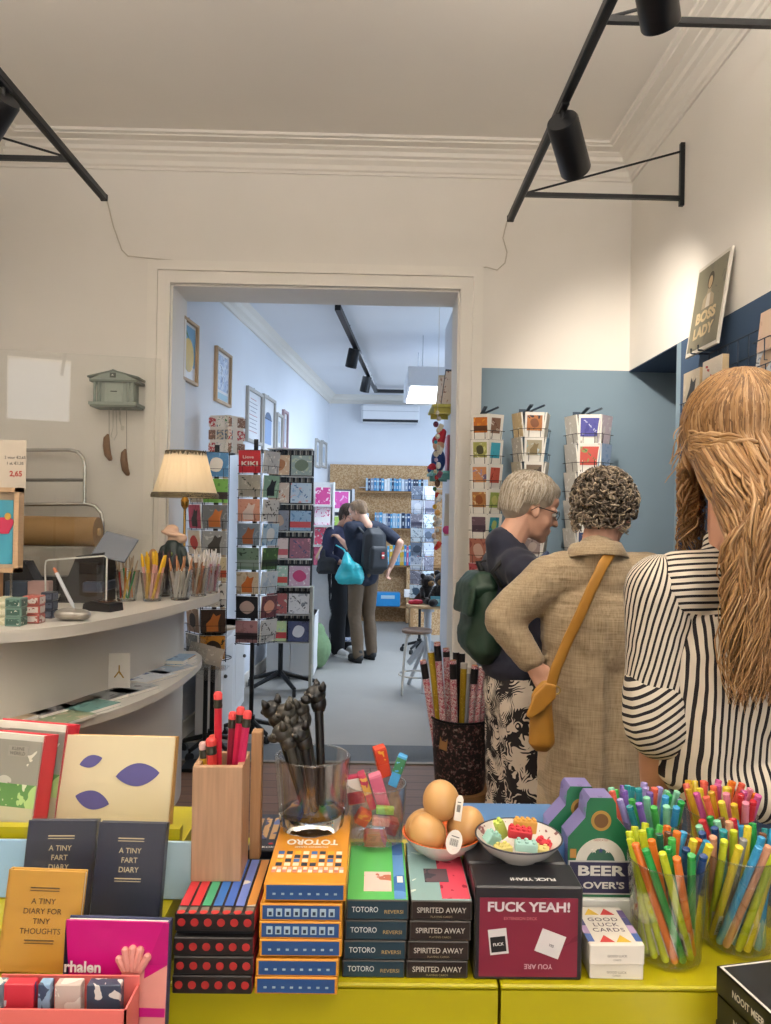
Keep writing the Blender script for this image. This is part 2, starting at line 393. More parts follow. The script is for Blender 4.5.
# --- cat picture book, now with plain leaf shapes, on the back ledge
def leaves_cover(b, T, w_, h):
    pur = mat('#5a5590', .5, var=.08, scale=60)
    for (x, y, s_, q) in ((.033, .012, .030, .1), (-.026, -.022, .024, -.2), (-.033, .028, .016, .3)):
        o = [(s_*(1-2*i/16), s_*.5*sin(pi*i/16)**.8) for i in range(17)]+[(-s_*(1-2*i/16), -s_*.5*sin(pi*i/16)**.8) for i in range(1, 16)]
        b.prism(o, 0, .0003, pur, T @ TR((x, y, 0), (0, 0, q)))
    for i, x in enumerate((-.012, .0, .014, .032)): b.box((x, -h/2+.004, .0002), (.007, .004, .0004), mat('#5b4a3c'), T=T)
c = P(116, 814, 1.06)
leaning('picture_book', 'cream picture book with three purple shapes on its cover, on the back ledge', 'book', (c.x, 1.03, 1.166), .163, .125, .016, .22, -.03, mat('#d8cba8', .35, var=.05, scale=12), leaves_cover, spine='R', spinem=mat('#c79a5a', .5))
def meadow(b, T, w_, h):
    b.box((0, .025, .0002), (w_-.004, h*.5, .0004), art(['#b9b6ac', '#8d8a80', '#cfcabc'], 25, 1), T=T)
    b.box((0, -.012, .0004), (w_-.004, h*.22, .0004), art(['#7fb069', '#a9c77f', '#5c8a4d', '#c8cfae'], 35, 2), T=T)
    b.box((0, -.042, .0003), (w_-.004, h*.28, .0004), art(['#cfc6b0', '#b9b394', '#d9d2bf'], 30, 5), T=T)
    b.box((.026, .044, .0007), (.03, .013, .0004), mat('#9b968c'), T=T)
    for i in range(2): b.text('KLEINE' if i == 0 else 'WERELD', .006, mat('#55514a'), T @ TR((.026, .047-.006*i, .0012)), .01)
red = mat('#cf2f3f', .4); 
for i, (px, dy, lab) in enumerate(((0, 0, 'front one of two red-spined picture books with a green meadow cover'), (11, .036, 'rear one of two red-spined picture books, mostly hidden by the front one'))):
    c = P(px, 812, 1.04)
    leaning('picture_book', lab, 'book', (c.x, 1.01+dy, 1.167), .125, .132+.004*i, .030, .2, -.22, mat('#d8d4c8', .35), meadow, 'red-spined picture books', spine='R', spinem=red)
# --- diaries in clear sleeves
def diary(lines, col, bar, sz):
    m = mat(col, .45)
    def f(b, T, w_, h):
        n = len(lines); y0 = h*.5-.024
        b.box((0, y0+.006, .0002), (w_*.38, .0012, .0004), m, T=T); b.box((0, y0+.003, .0002), (w_*.38, .0008, .0004), m, T=T)
        for i, s_ in enumerate(lines): b.text(s_, sz, m, T @ TR((0, y0-.008-i*sz*1.25, .0004)), .008)
        y1 = y0-.008-n*sz*1.25+.001
        b.box((0, y1, .0002), (w_*.38, .0012, .0004), m, T=T); b.box((0, y1-.003, .0002), (w_*.38, .0008, .0004), m, T=T)
    return f
film = glassmat((.99, .99, .99), 'clear_film', .012, .25, .12)
dark = mat('#34394a', .3, var=.08, scale=20)
def sleeve(o, w_, h, t):
    b = MB(); b.box((0, -.0022, h/2), (w_+.008, .0004, h+.008), film); b.box((0, .004, h+.006), (w_*.5, .0006, .006), film); b.build('clear_sleeve', o, 0)
DL = (('A TINY', 'FART', 'DIARY'), '#d8c9a4')
for px, pyb, Y, yaw, lab in ((129, 917, .925, -.03, 'dark blue A TINY FART DIARY notebook in a clear sleeve, beside the wooden pencil block'), (60, 918, .93, .03, 'dark blue A TINY FART DIARY notebook partly behind the mustard diary')):
    c = P(px, pyb, Y)
    o = leaning('diary', lab, 'notebook', (c.x, Y-.02, 1.113), .083, .110, .012, .24, yaw, dark, diary(*DL, 0, .0085), 'dark blue diaries', spine='R'); sleeve(o, .083, .110, .012)
c = P(37, 975, .84)
o = leaning('diary', 'mustard yellow A TINY DIARY FOR TINY THOUGHTS notebook in a clear sleeve', 'notebook', (c.x, .835, 1.094), .083, .105, .010, .16, .06, mat('#c8963a', .4, var=.05), diary(('A TINY', 'DIARY FOR', 'TINY', 'THOUGHTS'), '#5a4526', 0, .0082), roll=.05); sleeve(o, .083, .105, .01)
# a small clear block keeps the mustard diary up on its step
b = MB(); b.box((c.x, .842, 1.0615), (.085, .03, .063), lime, bev=.002); solo(b, 'step_block', 'yellow-green block under the mustard diary', 'display stand')
# light blue booklets behind the diaries
for i, (px, w_, col, lab) in enumerate(((8, .085, '#8fb3cf', 'pale blue booklet behind the left dark diary'), (168, .06, '#a9c3cc', 'pale blue-green booklet behind the right dark diary'), (99, .05, '#9fb7b8', 'pale teal booklet showing between the two dark diaries'))):
    c = P(px, 900, .965)
    b = MB(); b.box((0, 0, .034), (w_, .006, .068), mat(col, .4, var=.06, scale=9), bev=.001)
    o = b.build('booklet', None, .5); at(o, (c.x, .96, 1.113), rot=(-.2, 0, 0)); tag(o, lab, 'booklet', 'pale blue booklets')
# pink paperback with a raised hand
def pinkc(b, T, w_, h):
    skin = mat('#e39a8e', .5); dkb = mat('#3a3f63', .5)
    b.prism([(-.056, .063), (-.056, .02), (-.047, -.02), (-.056, -.03)], 0, .0003, dkb, T)
    b.prism([(.03, .005), (.0555, .02), (.0555, -.063), (-.01, -.063), (.005, -.04)], 0, .0004, skin, T)
    b.prism([(.0555, -.063), (.0555, -.045), (.015, -.04), (-.02, -.055), (-.02, -.063)], 0, .0006, dkb, T)
    b.prism([(.034, .02), (.0555, .02), (.0555, .0635), (.050, .0635)], 0, .0003, mat('#b8046f', .4), T)
    b.prism([(.012, .02), (.032, .024), (.03, -.02), (.015, -.045), (-.016, -.05), (-.008, -.02)], .0004, .0007, skin, T)
    for k, (x, y, L_) in enumerate(((.004, .025, .018), (.010, .034, .02), (.018, .036, .02), (.026, .035, .018), (.034, .028, .014))):
        b.tube([T @ V(((.018+x)/2, .014, .0007)), T @ V((x, y, .0007))], .0042, skin, 8)
        b.ell(T @ V((x, y, .0007)), .0044, skin, 8, 6)
    b.box((.03, -.028, .0009), (.05, .009, .0004), mat('#c2147c', .4), T=T)
    b.text('rhalen', .016, white, T @ TR((-.035, .016, .0012)), .03); b.text('aan een', .009, white, T @ TR((-.028, .003, .0012)), .02)
c = P(118, 1015, .83)
leaning('paperback', 'magenta paperback with a raised pink hand on the cover', 'book', (c.x, .812, 1.031), .112, .128, .012, .08, -.03, mat('#c60a78', .35), pinkc, spine='R', spinem=mat('#3a3f63'))
# coral card box, open at the top, cards inside
c = P(62, 1010, .775)
t = thing('card_box', 'coral THE SCHOOL OF LIFE card box standing open at the front left corner', 'box', (c.x, .775, .991), .0)
coral = mat('#e8746d', .45, var=.03)
b = MB(); b.box((0, -.02, .058), (.142, .002, .116), coral); b.box((0, .021, .0625), (.142, .002, .125), coral)
for s_ in (-1, 1): b.box((s_*.07, 0, .058), (.002, .042, .116), coral)
b.box((0, 0, .001), (.142, .042, .002), coral)
b.text('THE SCHOOL OF LIFE', .0125, mat('#7a3a3a'), TR((.01, -.0213, .085), (pi/2, 0, 0)), .012, fit=.085)
b.build('box_body', t, 0)
for i, (x, w_, cc, lab) in enumerate(((-.064, .012, ['#6b7a86', '#d5d2ca'], 'grey'), (-.043, .030, ['#dfe3ea', '#d23a4a', '#4c62a8'], 'white, red and blue'), (-.018, .012, ['#8fb3d2', '#3b4f68'], 'blue'), (.006, .026, ['#e6dfd6', '#c9b8ae'], 'cream'), (.042, .034, ['#e9e4dc', '#3f4a5e', '#d8d3cc'], 'white and slate'))):
    b = MB(); b.box((x, .004, .066), (w_, .012, .126), art(cc, 45, i), bev=.0008); o = b.build('card_pack', None, .5); o.location = t.location; tag(o, lab+' card pack in the coral box', 'card pack', 'card packs in the coral box')
# ---------------------------------------------------------------- stacks of boxes
def stackbox(name, label, cat, c, d, build, rz, group):
    o = thing(name, label, cat, c, rz, group); b = MB(); build(b, *d); b.build('carton', o, .5); return o
def txtop(b, s_, size, m, x, y, z, flip=True, bold=.02, fit=None): b.text(s_, size, m, TR((x, y, z), (0, 0, pi if flip else 0)), bold, fit=fit)
ORD = ('bottom', 'second from bottom', 'third from bottom', 'fourth from bottom', 'fifth from bottom', 'top', 'seventh')
# 1: black pencil boxes with red dots
def pencilbox(top):
    def f(b, w_, d_, h):
        b.box((0, 0, h/2), (w_, d_, h), mat('#231f20', .35), bev=.0012)
        b.box((w_/2, 0, h/2), (.0008, d_-.004, h-.003), mat('#a8232f'))
        for i in range(6):
            x = -w_/2+w_*(i+.5)/6; o = [(cos(2*pi*k/14)*.0046, sin(2*pi*k/14)*.0046) for k in range(14)]
            b.prism(o, 0, .0003, mat('#b5302f', .35), TR((x, -d_/2-.0001, h/2), (pi/2, 0, 0)))
        if top:
            cols = ['#c8323a', '#c8323a', '#3f9a72', '#2f6ab0', '#3f66b5', '#6b7fc4', '#c98a3f']
            for i, cc in enumerate(cols):
                x = -w_/2+w_*(i+.5)/7; b.box((x, .006, h), (w_/7-.003, d_-.022, .001), art([cc, cc, '#d8cfc0'], 22, i))
                b.box((x, -d_/2+.009, h), (w_/7-.004, .008, .001), mat('#7d7064')); b.ell((x, -d_/2+.003, h), (.005, .0045, .001), mat('#c4342f'), 10, 5)
    return f
c = Q(170, 996, ZT); c2 = Q(252, 996, ZT); wS = c2.x-c.x-.002; xm = (c.x+c2.x)/2; z = ZT
for k in range(4):
    h = .0208; zz = ZT+k*.0212+(.006 if k == 3 else 0)
    stackbox('pencil_set_box', ('black pencil set box with red dots, %s of its stack' % ORD[k]) if k < 3 else 'black pencil set box picturing coloured pencils, topmost of its stack', 'box', (xm+.001*(k % 2), .871+.001*k+.07, zz), (wS, .14, h), pencilbox(k == 3), 0, 'black pencil set boxes')
b = MB(); b.box((xm, .941, ZT+.0663), (wS-.004, .12, .0051), black); solo(b, 'card_sleeve', 'thin black sleeve lying under the top pencil set box', 'box')
zS1 = ZT+3*.0212+.006+.0208
# behind: another dark pencil box carrying nothing
def pen2(b, w_, d_, h):
    b.box((0, 0, h/2), (w_, d_, h), mat('#23252e', .3), bev=.0012)
    for i in range(7): b.box((-w_/2+w_*(i+.5)/7, .01, h), (w_/7-.004, d_*.6, .001), art(['#5a6a9a', '#b08a5a', '#3a4266', '#8a6a4a'], 30, i))
    for i in range(3): b.ell((-.012+.012*i, -d_*.33, h), (.0035, .003, .0008), mat('#b5302f'), 10, 5)
    txtop(b, 'KOKORO', .008, white, -.005, -d_*.43, h+.0006, False)
c = Q(262, 880, zS1-.012)
b4 = stackbox('pencil_set_box', 'dark pencil set box between the wooden block and the glass of black pens', 'box', (c.x+.012, 1.1, zS1-.02), (.085, .125, .0205), pen2, 0, 'black pencil set boxes')
b = MB(); b.box((c.x+.012, 1.1, (ZT+zS1-.02)/2), (.085, .125, zS1-.02-ZT), black, bev=.001); solo(b, 'box', 'plain black carton under the dark pencil set box', 'box')
# 2: blue and orange domino boxes
org = mat('#d9922b', .35, var=.03); bl = mat('#274f86', .35, var=.04)
def domino(k):
    def f(b, w_, d_, h):
        b.box((0, 0, h/2), (w_, d_, h), org, bev=.001)
        b.box((0, -d_/2-.0001, h/2), (w_-.006, .0006, h-.004), bl)
        n = 8
        for i in range(n):
            x = -w_/2+.012+(w_-.024)*i/(n-1)
            if k in (3, 4): b.box((x, -d_/2-.0004, h*.5), (.007, .0006, .009), mat('#a9c0cf')); b.box((x, -d_/2-.0007, h*.45), (.0035, .0006, .004), mat('#20344f'))
            else: b.box((x, -d_/2-.0004, h*.42), (.0035, .0006, .0022), mat('#9fb2c2'))
        if k == 5:
            txtop(b, 'TOTORO', .021, white, 0, .010, h+.0006, True, .03, fit=.066); txtop(b, 'DOMINO GAME', .006, white, 0, -.005, h+.0006, True, .01)
            pal = ['#3e6bb0', '#e8e0c8', '#d6b23c', '#26324a']
            for i in range(8):
                for j in range(4):
                    b.box((-.036+.0103*i, -.021-.0105*j, h), (.0072, .0075, .001), mat(pal[(i*3+j*(1+i % 2)) % 4]))
            for i in range(14): b.box((-.040+.0062*i, -.063, h), (.0048, .006, .001), mat(['#e9dcc8', '#d8a79a'][i % 2])); b.box((-.040+.0062*i, -.070, h), (.0048, .006, .001), mat(['#d08a7a', '#efe6d6'][i % 2]))
    return f
c = Q(255, 996, ZT); c2 = Q(338, 996, ZT); wD = .0945; z = ZT; yD = .872
for k in range(6):
    h = .0195 if k < 5 else .0205; px = (297, 297.5, 300, 300, 300, 303)[k]
    x = P(px, 950, yD).x
    stackbox('domino_box', 'blue and orange domino box, %s of its stack' % ORD[k], 'box', (x, yD+.1+.001*k, z), (wD, .2, h), domino(k), .004*((k*7) % 3-1), 'domino boxes')
    z += h+.0004+(.0022 if k in (1, 4) else 0)
zS2 = z-.0004; xD = x
# 3 and 4: flat boxed games
def game(front, title, sub, tcol, scol, topm, k, n):
    def f(b, w_, d_, h):
        b.box((0, 0, h/2), (w_, d_, h), mat('#3a3632', .3), bev=.001)
        b.box((0, -d_/2-.0002, h/2), (w_-.004, .0006, h-.003), front)
        b.text(title, .009, mat(tcol), TR((-w_*.2 if sub else 0, -d_/2-.0008, h*.52), (pi/2, 0, 0)), .01, fit=w_*(.42 if sub else .8))
        if sub: b.text(sub, .006, mat(scol), TR((w_*.26, -d_/2-.0008, h*.42), (pi/2, 0, 0)), .01, fit=w_*.3)
        else: b.text('PLAYING CARDS', .0035, mat(scol), TR((0, -d_/2-.0008, h*.2), (pi/2, 0, 0)), .0)
        if k == n-1: topm(b, w_, d_, h)
    return f
def top_green(b, w_, d_, h):
    b.box((-.0, 0, h), (w_-.002, d_-.002, .001), art(['#3f9e4f', '#58b85e', '#2f7d48'], 16, 4, .25))
    b.box((.027, .0, h+.0004), (.014, d_-.004, .001), art(['#3f6fb0', '#5c8fc8'], 16, 5, .25)); b.box((.0, -.035, h+.0004), (.034, .05, .001), art(['#d79a8a', '#e8c9bd', '#b56a52'], 30, 6, .25))
    b.box((.028, -.03, h+.0009), (.007, .016, .0006), white)
def top_red(b, w_, d_, h):
    b.box((0, 0, h), (w_-.002, d_-.002, .001), art(['#a9c7c2', '#87a8a8', '#c9d8d0'], 18, 7, .25))
    b.box((.018, -.02, h+.0004), (.034, d_*.7, .001), art(['#b3263c', '#d0455a', '#8e1f36'], 30, 8, .25))
    b.box((-.002, -.018, h+.0008), (.03, .035, .001), art(['#3c3a44', '#5c4a52'], 30, 8, .25))
z = ZT; teal = mat('#25404e', .25, var=.1, scale=15); brown = mat('#2c2422', .25, var=.1, scale=15)
for k in range(4):
    h = (.0205, .0225, .0235, .0235)[k]; yy = .905+.0004*k
    x = P((374, 375, 376, 377)[k], 940, yy).x
    stackbox('board_game', 'teal TOTORO game box, %s of its stack' % (ORD[k] if k < 3 else 'top'), 'box', (x, yy+.08, z), (.0745, .16, h), game(teal, 'TOTORO', 'REVERSI', '#c9d2d4', '#b59a5f', top_green, k, 4), .0, 'teal game boxes')
    x2 = P((437.5, 438.5, 440, 441)[k], 940, yy).x
    stackbox('card_game', 'dark SPIRITED AWAY card box, %s of its stack' % (ORD[k] if k < 3 else 'top'), 'box', (x2, yy+.08, z), (.0735, .16, h), game(brown, 'SPIRITED AWAY', None, '#b8b2a8', '#8a7f5a', top_red, k, 4), .0, 'dark card boxes')
    z += h+.0005
zS3 = z-.0005; xG = x; xR_ = x2
# 5: FUCK YEAH boxes
def fy(kind):
    def f(b, w_, d_, h):
        b.box((0, 0, h/2), (w_, d_, h), mat('#24242a', .3, var=.1), bev=.002)
        b.text('FUCK YEAH!', .010, white, TR((.008, -d_*.2, h+.0004), (0, 0, pi)), .03, fit=.055)
        if kind:
            wine = art(['#6e1a30', '#7d2238', '#5d1529'], 9, 2, .3)
            b.box((0, -d_/2-.0001, h*.46), (w_-.012, .0008, h*.84), wine)
            T = TR((0, -d_/2-.0007, 0), (pi/2, 0, 0))
            b.text('FUCK YEAH!', .0155, mat('#d8cfd0'), T @ TR((0, h*.78, 0)), .03, fit=.098); b.text('EXTENSION DECK', .0048, mat('#c46a72'), T @ TR((-.01, h*.66, 0)), .012)
            for x, y, q, s_ in ((-.036, .046, .12, (.022, .03)), (.026, .044, -.35, (.030, .028))):
                b.box((x, y, .0002), (s_[0], s_[1], .0004), mat('#dcd6d4'), (0, 0, q), T=T)
            b.box((-.036, .043, .0006), (.018, .018, .0004), black, (0, 0, .12), T=T); b.text('FUCK', .005, white, T @ TR((-.036, .043, .001), (0, 0, .12)), .01); b.text('YES', .004, ink, T @ TR((.027, .042, .001), (0, 0, -.35)), .01)
            b.text('YOU ARE', .008, mat('#c9a0a8'), T @ TR((.012, .017, 0), (0, 0, pi)), .02)
            o2 = T
    return f
x = P(528, 960, .903).x
stackbox('party_game', 'black and wine red FUCK YEAH! game box standing in front', 'box', (x, .903+.03, ZT), (.129, .06, .111), fy(True), 0, 'FUCK YEAH! boxes')
stackbox('party_game', 'black FUCK YEAH! game box standing behind the wine red one', 'box', (x-.003, .994, ZT), (.126, .058, .1115), fy(False), 0, 'FUCK YEAH! boxes')
zF = ZT+.111; xF = x
b = MB(); b.box((0, 0, .055), (.15, .14, .11), mat('#4f7cb0', .35, var=.05, scale=10), bev=.0015); b.text('Quiz', .012, mat('#2c4a78'), TR((-.01, -.045, .1104)), .0)
o = b.build('box', None, .5); at(o, (xF+.012, 1.098, ZT)); tag(o, 'mid blue box under the bowl of brick erasers', 'box')
# 6: BEER LOVER'S boxes shaped like six-pack carriers
grn = mat('#1f6b45', .35, var=.05); vio = mat('#4c4468', .4, var=.06)
def beer(b, w_, d_, h):
    o = [(-w_/2, 0), (w_/2, 0), (w_/2, h*.60), (w_*.24, h*.80), (w_*.22, h*.95), (w_*.17, h), (-w_*.17, h), (-w_*.22, h*.95), (-w_*.24, h*.80), (-w_/2, h*.60)]
    b.prism(o, -d_/2, d_/2, grn, M.Rotation(pi/2, 4, 'X'), art(['#6a5f94', '#7d74a8', '#57808a'], 25, 3))
    T = TR((0, -d_/2-.0002, 0), (pi/2, 0, 0))
    circ = lambda r, a0=0, a1=2*pi, n=24, cx=0, cy=0: [(cx+r*cos(a0+(a1-a0)*i/n), cy+r*sin(a0+(a1-a0)*i/n)) for i in range(n if a1-a0 > 6 else n+1)]
    b.prism(circ(w_*.38, 0, pi, 20, 0, h*.34), 0, .0004, mat('#cfc9bc'), T)
    b.prism(circ(w_*.22, 0, pi, 16, 0, h*.34), .0003, .0007, mat('#2d5a48'), T)
    b.prism(circ(.0135, cx=0, cy=h*.77), 0, .0004, mat('#a8823a'), T); b.prism(circ(.0095, cx=0, cy=h*.77), .0003, .0007, mat('#6e4a22'), T)
    for x in (-.009, 0, .009): b.prism([(x+.004*cos(pi/2+2*pi*i/10)*(1 if i % 2 == 0 else .45), h*.47+.004*sin(pi/2+2*pi*i/10)*(1 if i % 2 == 0 else .45)) for i in range(10)], .0004, .0009, mat('#cfc9bc') if x else mat('#2d3a6b'), T)
    b.box((0, h*.2, .0008), (w_*.98, h*.34, .0008), mat('#b9b4b0'), T=T); b.box((0, h*.2, .001), (w_*.94, h*.31, .0008), mat('#2b2748'), T=T)
    b.text('BEER', .018, mat('#cfcac2'), T @ TR((0, h*.265, .0018)), .035, fit=w_*.72); b.text("LOVER'S", .012, mat('#cfcac2'), T @ TR((0, h*.12, .0018)), .03, fit=w_*.72)
    b.box((-w_*.42, h*.44, .001), (.008, .012, .0006), mat('#b5813a'), T=T)
    b.text('DEDICATED', .0036, mat('#a8483a'), T @ TR((0, h*.575, .0008)), .0)
zb = ZT
o = bpy.data.objects.get('x')
b = MB(); b.box((0, 0, .0225), (.088, .09, .045), wpaper, bev=.001); o = b.build('box', None); cc = P(598, 897, 1.02); at(o, (cc.x, 1.05, ZT)); tag(o, 'white carton under the two BEER LOVER\'S boxes', 'box')
for i, (dx, dy, lab) in enumerate(((0, 0, "green BEER LOVER'S carrier-shaped game box standing in front"), (-.016, .042, "green and purple carrier-shaped game box right behind the front BEER LOVER'S one"))):
    stackbox('beer_game', lab, 'box', (cc.x+dx, 1.03+dy, ZT+.0455), (.088, .036, .132), beer, .0, "BEER LOVER'S boxes")
# 7: white GOOD LUCK card packs
def luck(top):
    def f(b, w_, d_, h):
        b.box((0, 0, h/2), (w_, d_, h), mat('#e4dcd0', .5, var=.03), bev=.001)
        b.text('GOOD LUCK', .004, mat('#8a8078'), TR((0, -d_/2-.0004, h*.45), (pi/2, 0, 0)), .01); b.text('CARDS', .003, mat('#8a8078'), TR((0, -d_/2-.0004, h*.25), (pi/2, 0, 0)), .01)
        if top:
            for i, s_ in enumerate(('GOOD', 'LUCK', 'CARDS')): b.text(s_, .0115, mat('#5a4c58'), TR((0, .012-.012*i, h+.0004)), .01, spacing=1.15)
            for (x, y, cl) in ((-.010, -d_/2+.013, '#c63f3a'), (.010, -d_/2+.013, '#d8b23c'), (-.010, d_/2-.013, '#d8b23c'), (.010, d_/2-.013, '#c63f3a')):
                b.prism([(x-.009, y-.007), (x+.009, y-.007), (x, y+.008)], 0, .0004, mat(cl), TR((0, 0, h)))
            for s_ in (-1, 1):
                for j, cl in enumerate(('#4d68a8', '#b59ac0', '#4a4a78', '#6a5a88')): b.box((s_*(w_/2-.004), -d_/2+.016+j*.018, h), (.008, .017, .0008), mat(cl))
    return f
for k, px in enumerate((618, 615.5)):
    c = P(px, 970, .905)
    stackbox('card_pack', ('lower', 'upper')[k]+' of two white GOOD LUCK card packs by the pens', 'card pack', (c.x, .905+.045-.004*k, ZT+.0195*k), (.066-.002*(1-k), .088, .019+.005*k), luck(k == 1), -.03+.05*k, 'GOOD LUCK card packs')
# 8: black books at the lower right corner on a low plinth
c = Q(716, 966, 1.10)
b = MB(); b.box((c.x+.1, .73, .489), (.3, .28, .978), white, bev=.004); solo(b, 'plinth', 'white plinth under the stack of black books', 'display stand')
def bk(b, w_, d_, h):
    b.box((0, 0, h/2), (w_-.003, d_-.003, h-.004), wpaper); b.box((0, 0, h-.001), (w_, d_, .002), mat('#232325', .35)); b.box((0, 0, .001), (w_, d_, .002), mat('#232325', .35))
    b.box((-w_/2+.001, 0, h/2), (.002, d_, h), mat('#1b1b1d', .4))
    b.box((0, 0, h+.0001), (w_-.004, d_-.004, .0005), mat('#e9e5dc')); b.box((0, 0, h+.0004), (w_-.010, d_-.010, .0005), mat('#232325', .35))
    T = TR((-w_/2-.0004, 0, h/2), (pi/2, 0, -pi/2)); b.text('NOOIT MEER', .011, mat('#cfcabe'), T @ TR((-.028, 0, 0)), .02, fit=.05); b.text('SAAI', .011, mat('#c9a83c'), T @ TR((.035, 0, 0)), .02, fit=.045)
    b.text('NOOIT', .018, white, TR((.0, -.0, h+.0009)), .03); b.text('SAAI', .018, mat('#b8753a'), TR((.0, -.025, h+.0009)), .03)
for k in range(4):
    h = .0295; q = Q(718, 968, .911+.03*(k+1)); d_ = .16; w_ = .15; rz = .2
    dv = M.Rotation(rz, 3, 'Z') @ V((w_/2, -d_/2, 0))
    stackbox('hardback', ('black hardback with white cover frame, %s of the stack at the right corner' % ('lowest', 'second from bottom', 'third from bottom', 'topmost')[k]), 'book', (Q(718, 967, 1.10).x+dv.x, Q(718, 967, 1.10).y+dv.y+.003*(k % 2), .98+.03*k), (w_, d_, h), bk, rz, 'black hardbacks')
# ================================================================ holders, pens, bowls on the display tables
wood = mat('#c39a78', .55, var=.22, scale=5, stretch=(40, 40, 2.5), bump=.05, name='beech')
cg = glassmat((.965, .975, .97), 'tumbler_glass', .06, .03, .7)
thick = bpy.data.materials.new('thick_glass'); thick.use_nodes = True
_b = thick.node_tree.nodes['Principled BSDF']; _b.inputs['Transmission Weight'].default_value = 1; _b.inputs['IOR'].default_value = 1.45; _b.inputs['Roughness'].default_value = .03; _b.inputs['Base Color'].default_value = (.96, .98, .97, 1)
def tumbler(name, label, c, rb, rt, h, group=None, facet=0, lip=.0022, base=.012, m=None, cat='glass'):
    o = thing(name, label, cat, c, 0, group); m = m or cg
    wob = (lambda q, i: 1+facet*abs(cos(q*4))) if facet else None
    rr = lambda z: rb+(rt-rb)*z/h
    b = MB(); b.lathe([(rr(base), base), (rr(h*.35), h*.35), (rr(h*.7), h*.7), (rt, h), (rt-lip, h), (rr(h*.5)-lip, h*.5), (rr(base)-lip, base+.001)], m, 32, wob=wob, caps=False); b.build('glass_wall', o, .9)
    b = MB(); b.lathe([(.0, 0), (rb*.94, 0), (rb, .002), (rr(base)*1.01, base), (rr(base)-lip*1.5, base+.001), (0, base*.8)], thick if base > .008 else m, 32, wob=wob); b.build('glass_base', o, .9)
    b = MB(); b.tube([(cos(2*pi*k/40)*(rt-lip/2), sin(2*pi*k/40)*(rt-lip/2), h) for k in range(40)], lip*.62, m, 6, True); b.build('rim', o, 3)
    return o
def rod(a, b_): return (V(b_)-V(a)).to_track_quat('Z', 'Y').to_euler()
# wooden pencil block
c = Q(215, 882, zS1); yW = c.y; zW = zS1
t = thing('pencil_block', 'pale wooden pencil block with grain, standing on the black pencil set boxes', 'pen holder', (c.x, yW+.031, zW), .02)
b = MB(); a_ = .031; hW = .143
b.box((0, -a_+.004, hW/2), (.062, .008, hW), wood, bev=.001); b.box((-a_+.004, 0, hW/2), (.008, .062-.016, hW), wood); b.box((a_-.004, 0, hW/2), (.008, .062-.016, hW), wood); b.box((0, a_-.004, hW/2), (.062, .008, hW), wood); b.box((0, 0, .004), (.046, .046, .008), wood)
b.build('holder', t, .5)
b = MB(); b.box((.038, .052, .08), (.014, .02, .17), mat('#b88a5e', .55, var=.2, scale=5, stretch=(40, 40, 2.5)), bev=.001); o = b.build('upright_strip', t, .5); o['label'] = 'darker wooden strip at the back'
def pencil(name, label, a, b_, col, tip, group, r=.0038, ferr='#4a4a40', cat='pencil'):
    a = V(a); b_ = V(b_); L_ = (b_-a).length
    o = thing(name, label, cat, a, 0, group); o.rotation_euler = rod(a, b_)
    b = MB(); b.tube([(0, 0, .012), (0, 0, L_-.020)], r, mat(col, .35), 6); b.tube([(0, 0, 0), (0, 0, .012)], [.0006, r*.95], mat('#d9b88a'), 8); b.build('shaft', o, .5)
    b = MB(); b.tube([(0, 0, L_-.020), (0, 0, L_-.017), (0, 0, L_-.014), (0, 0, L_-.009)], [r*1.05, r*1.12, r*1.02, r*1.1], mat(ferr, .3, .7), 12); b.build('ferrule', o, .5)
    b = MB(); b.lathe([(r*1.05, L_-.009), (r*1.1, L_-.003), (r*.8, L_), (0, L_+.0006)], mat(tip, .6), 12); b.build('eraser_tip', o, .9)
    return o
z0 = zW+.009; cx, cy = t.location.x, t.location.y
for px, py, dy, col, tip, lab in ((218, 692, -.006, '#c22536', '#e04848', 'tall red pencil with a round red tip, tallest in the wooden block'), (233, 712, .012, '#8e2338', '#e04848', 'wine red pencil third from the right in the wooden block'), (241, 707, .002, '#cf2b50', '#e04848', 'crimson pencil second from the right in the wooden block'), (248, 711, -.008, '#c92a5c', '#e04848', 'pinkish red pencil leaning out furthest right of the wooden block'), (211, 738, -.018, '#c8332f', '#cf3b36', 'short thick red pencil at the front of the wooden block'), (203, 742, -.004, '#e0b53a', '#caa6a0', 'yellow pencil furthest left in the wooden block'), (213, 735, .014, '#d8a52e', '#cc4a3a', 'mustard pencil at the back of the wooden block')):
    p = P(px, py, cy+dy); q = V((cx+max(-.018, min(.018, (p.x-cx)*.35)), cy+dy*.8, z0)); p.y = cy+dy
    pencil('pencil', lab, q, p, col, tip, 'pencils in the wooden block', r=.0052 if 'thick' not in lab else .0064)
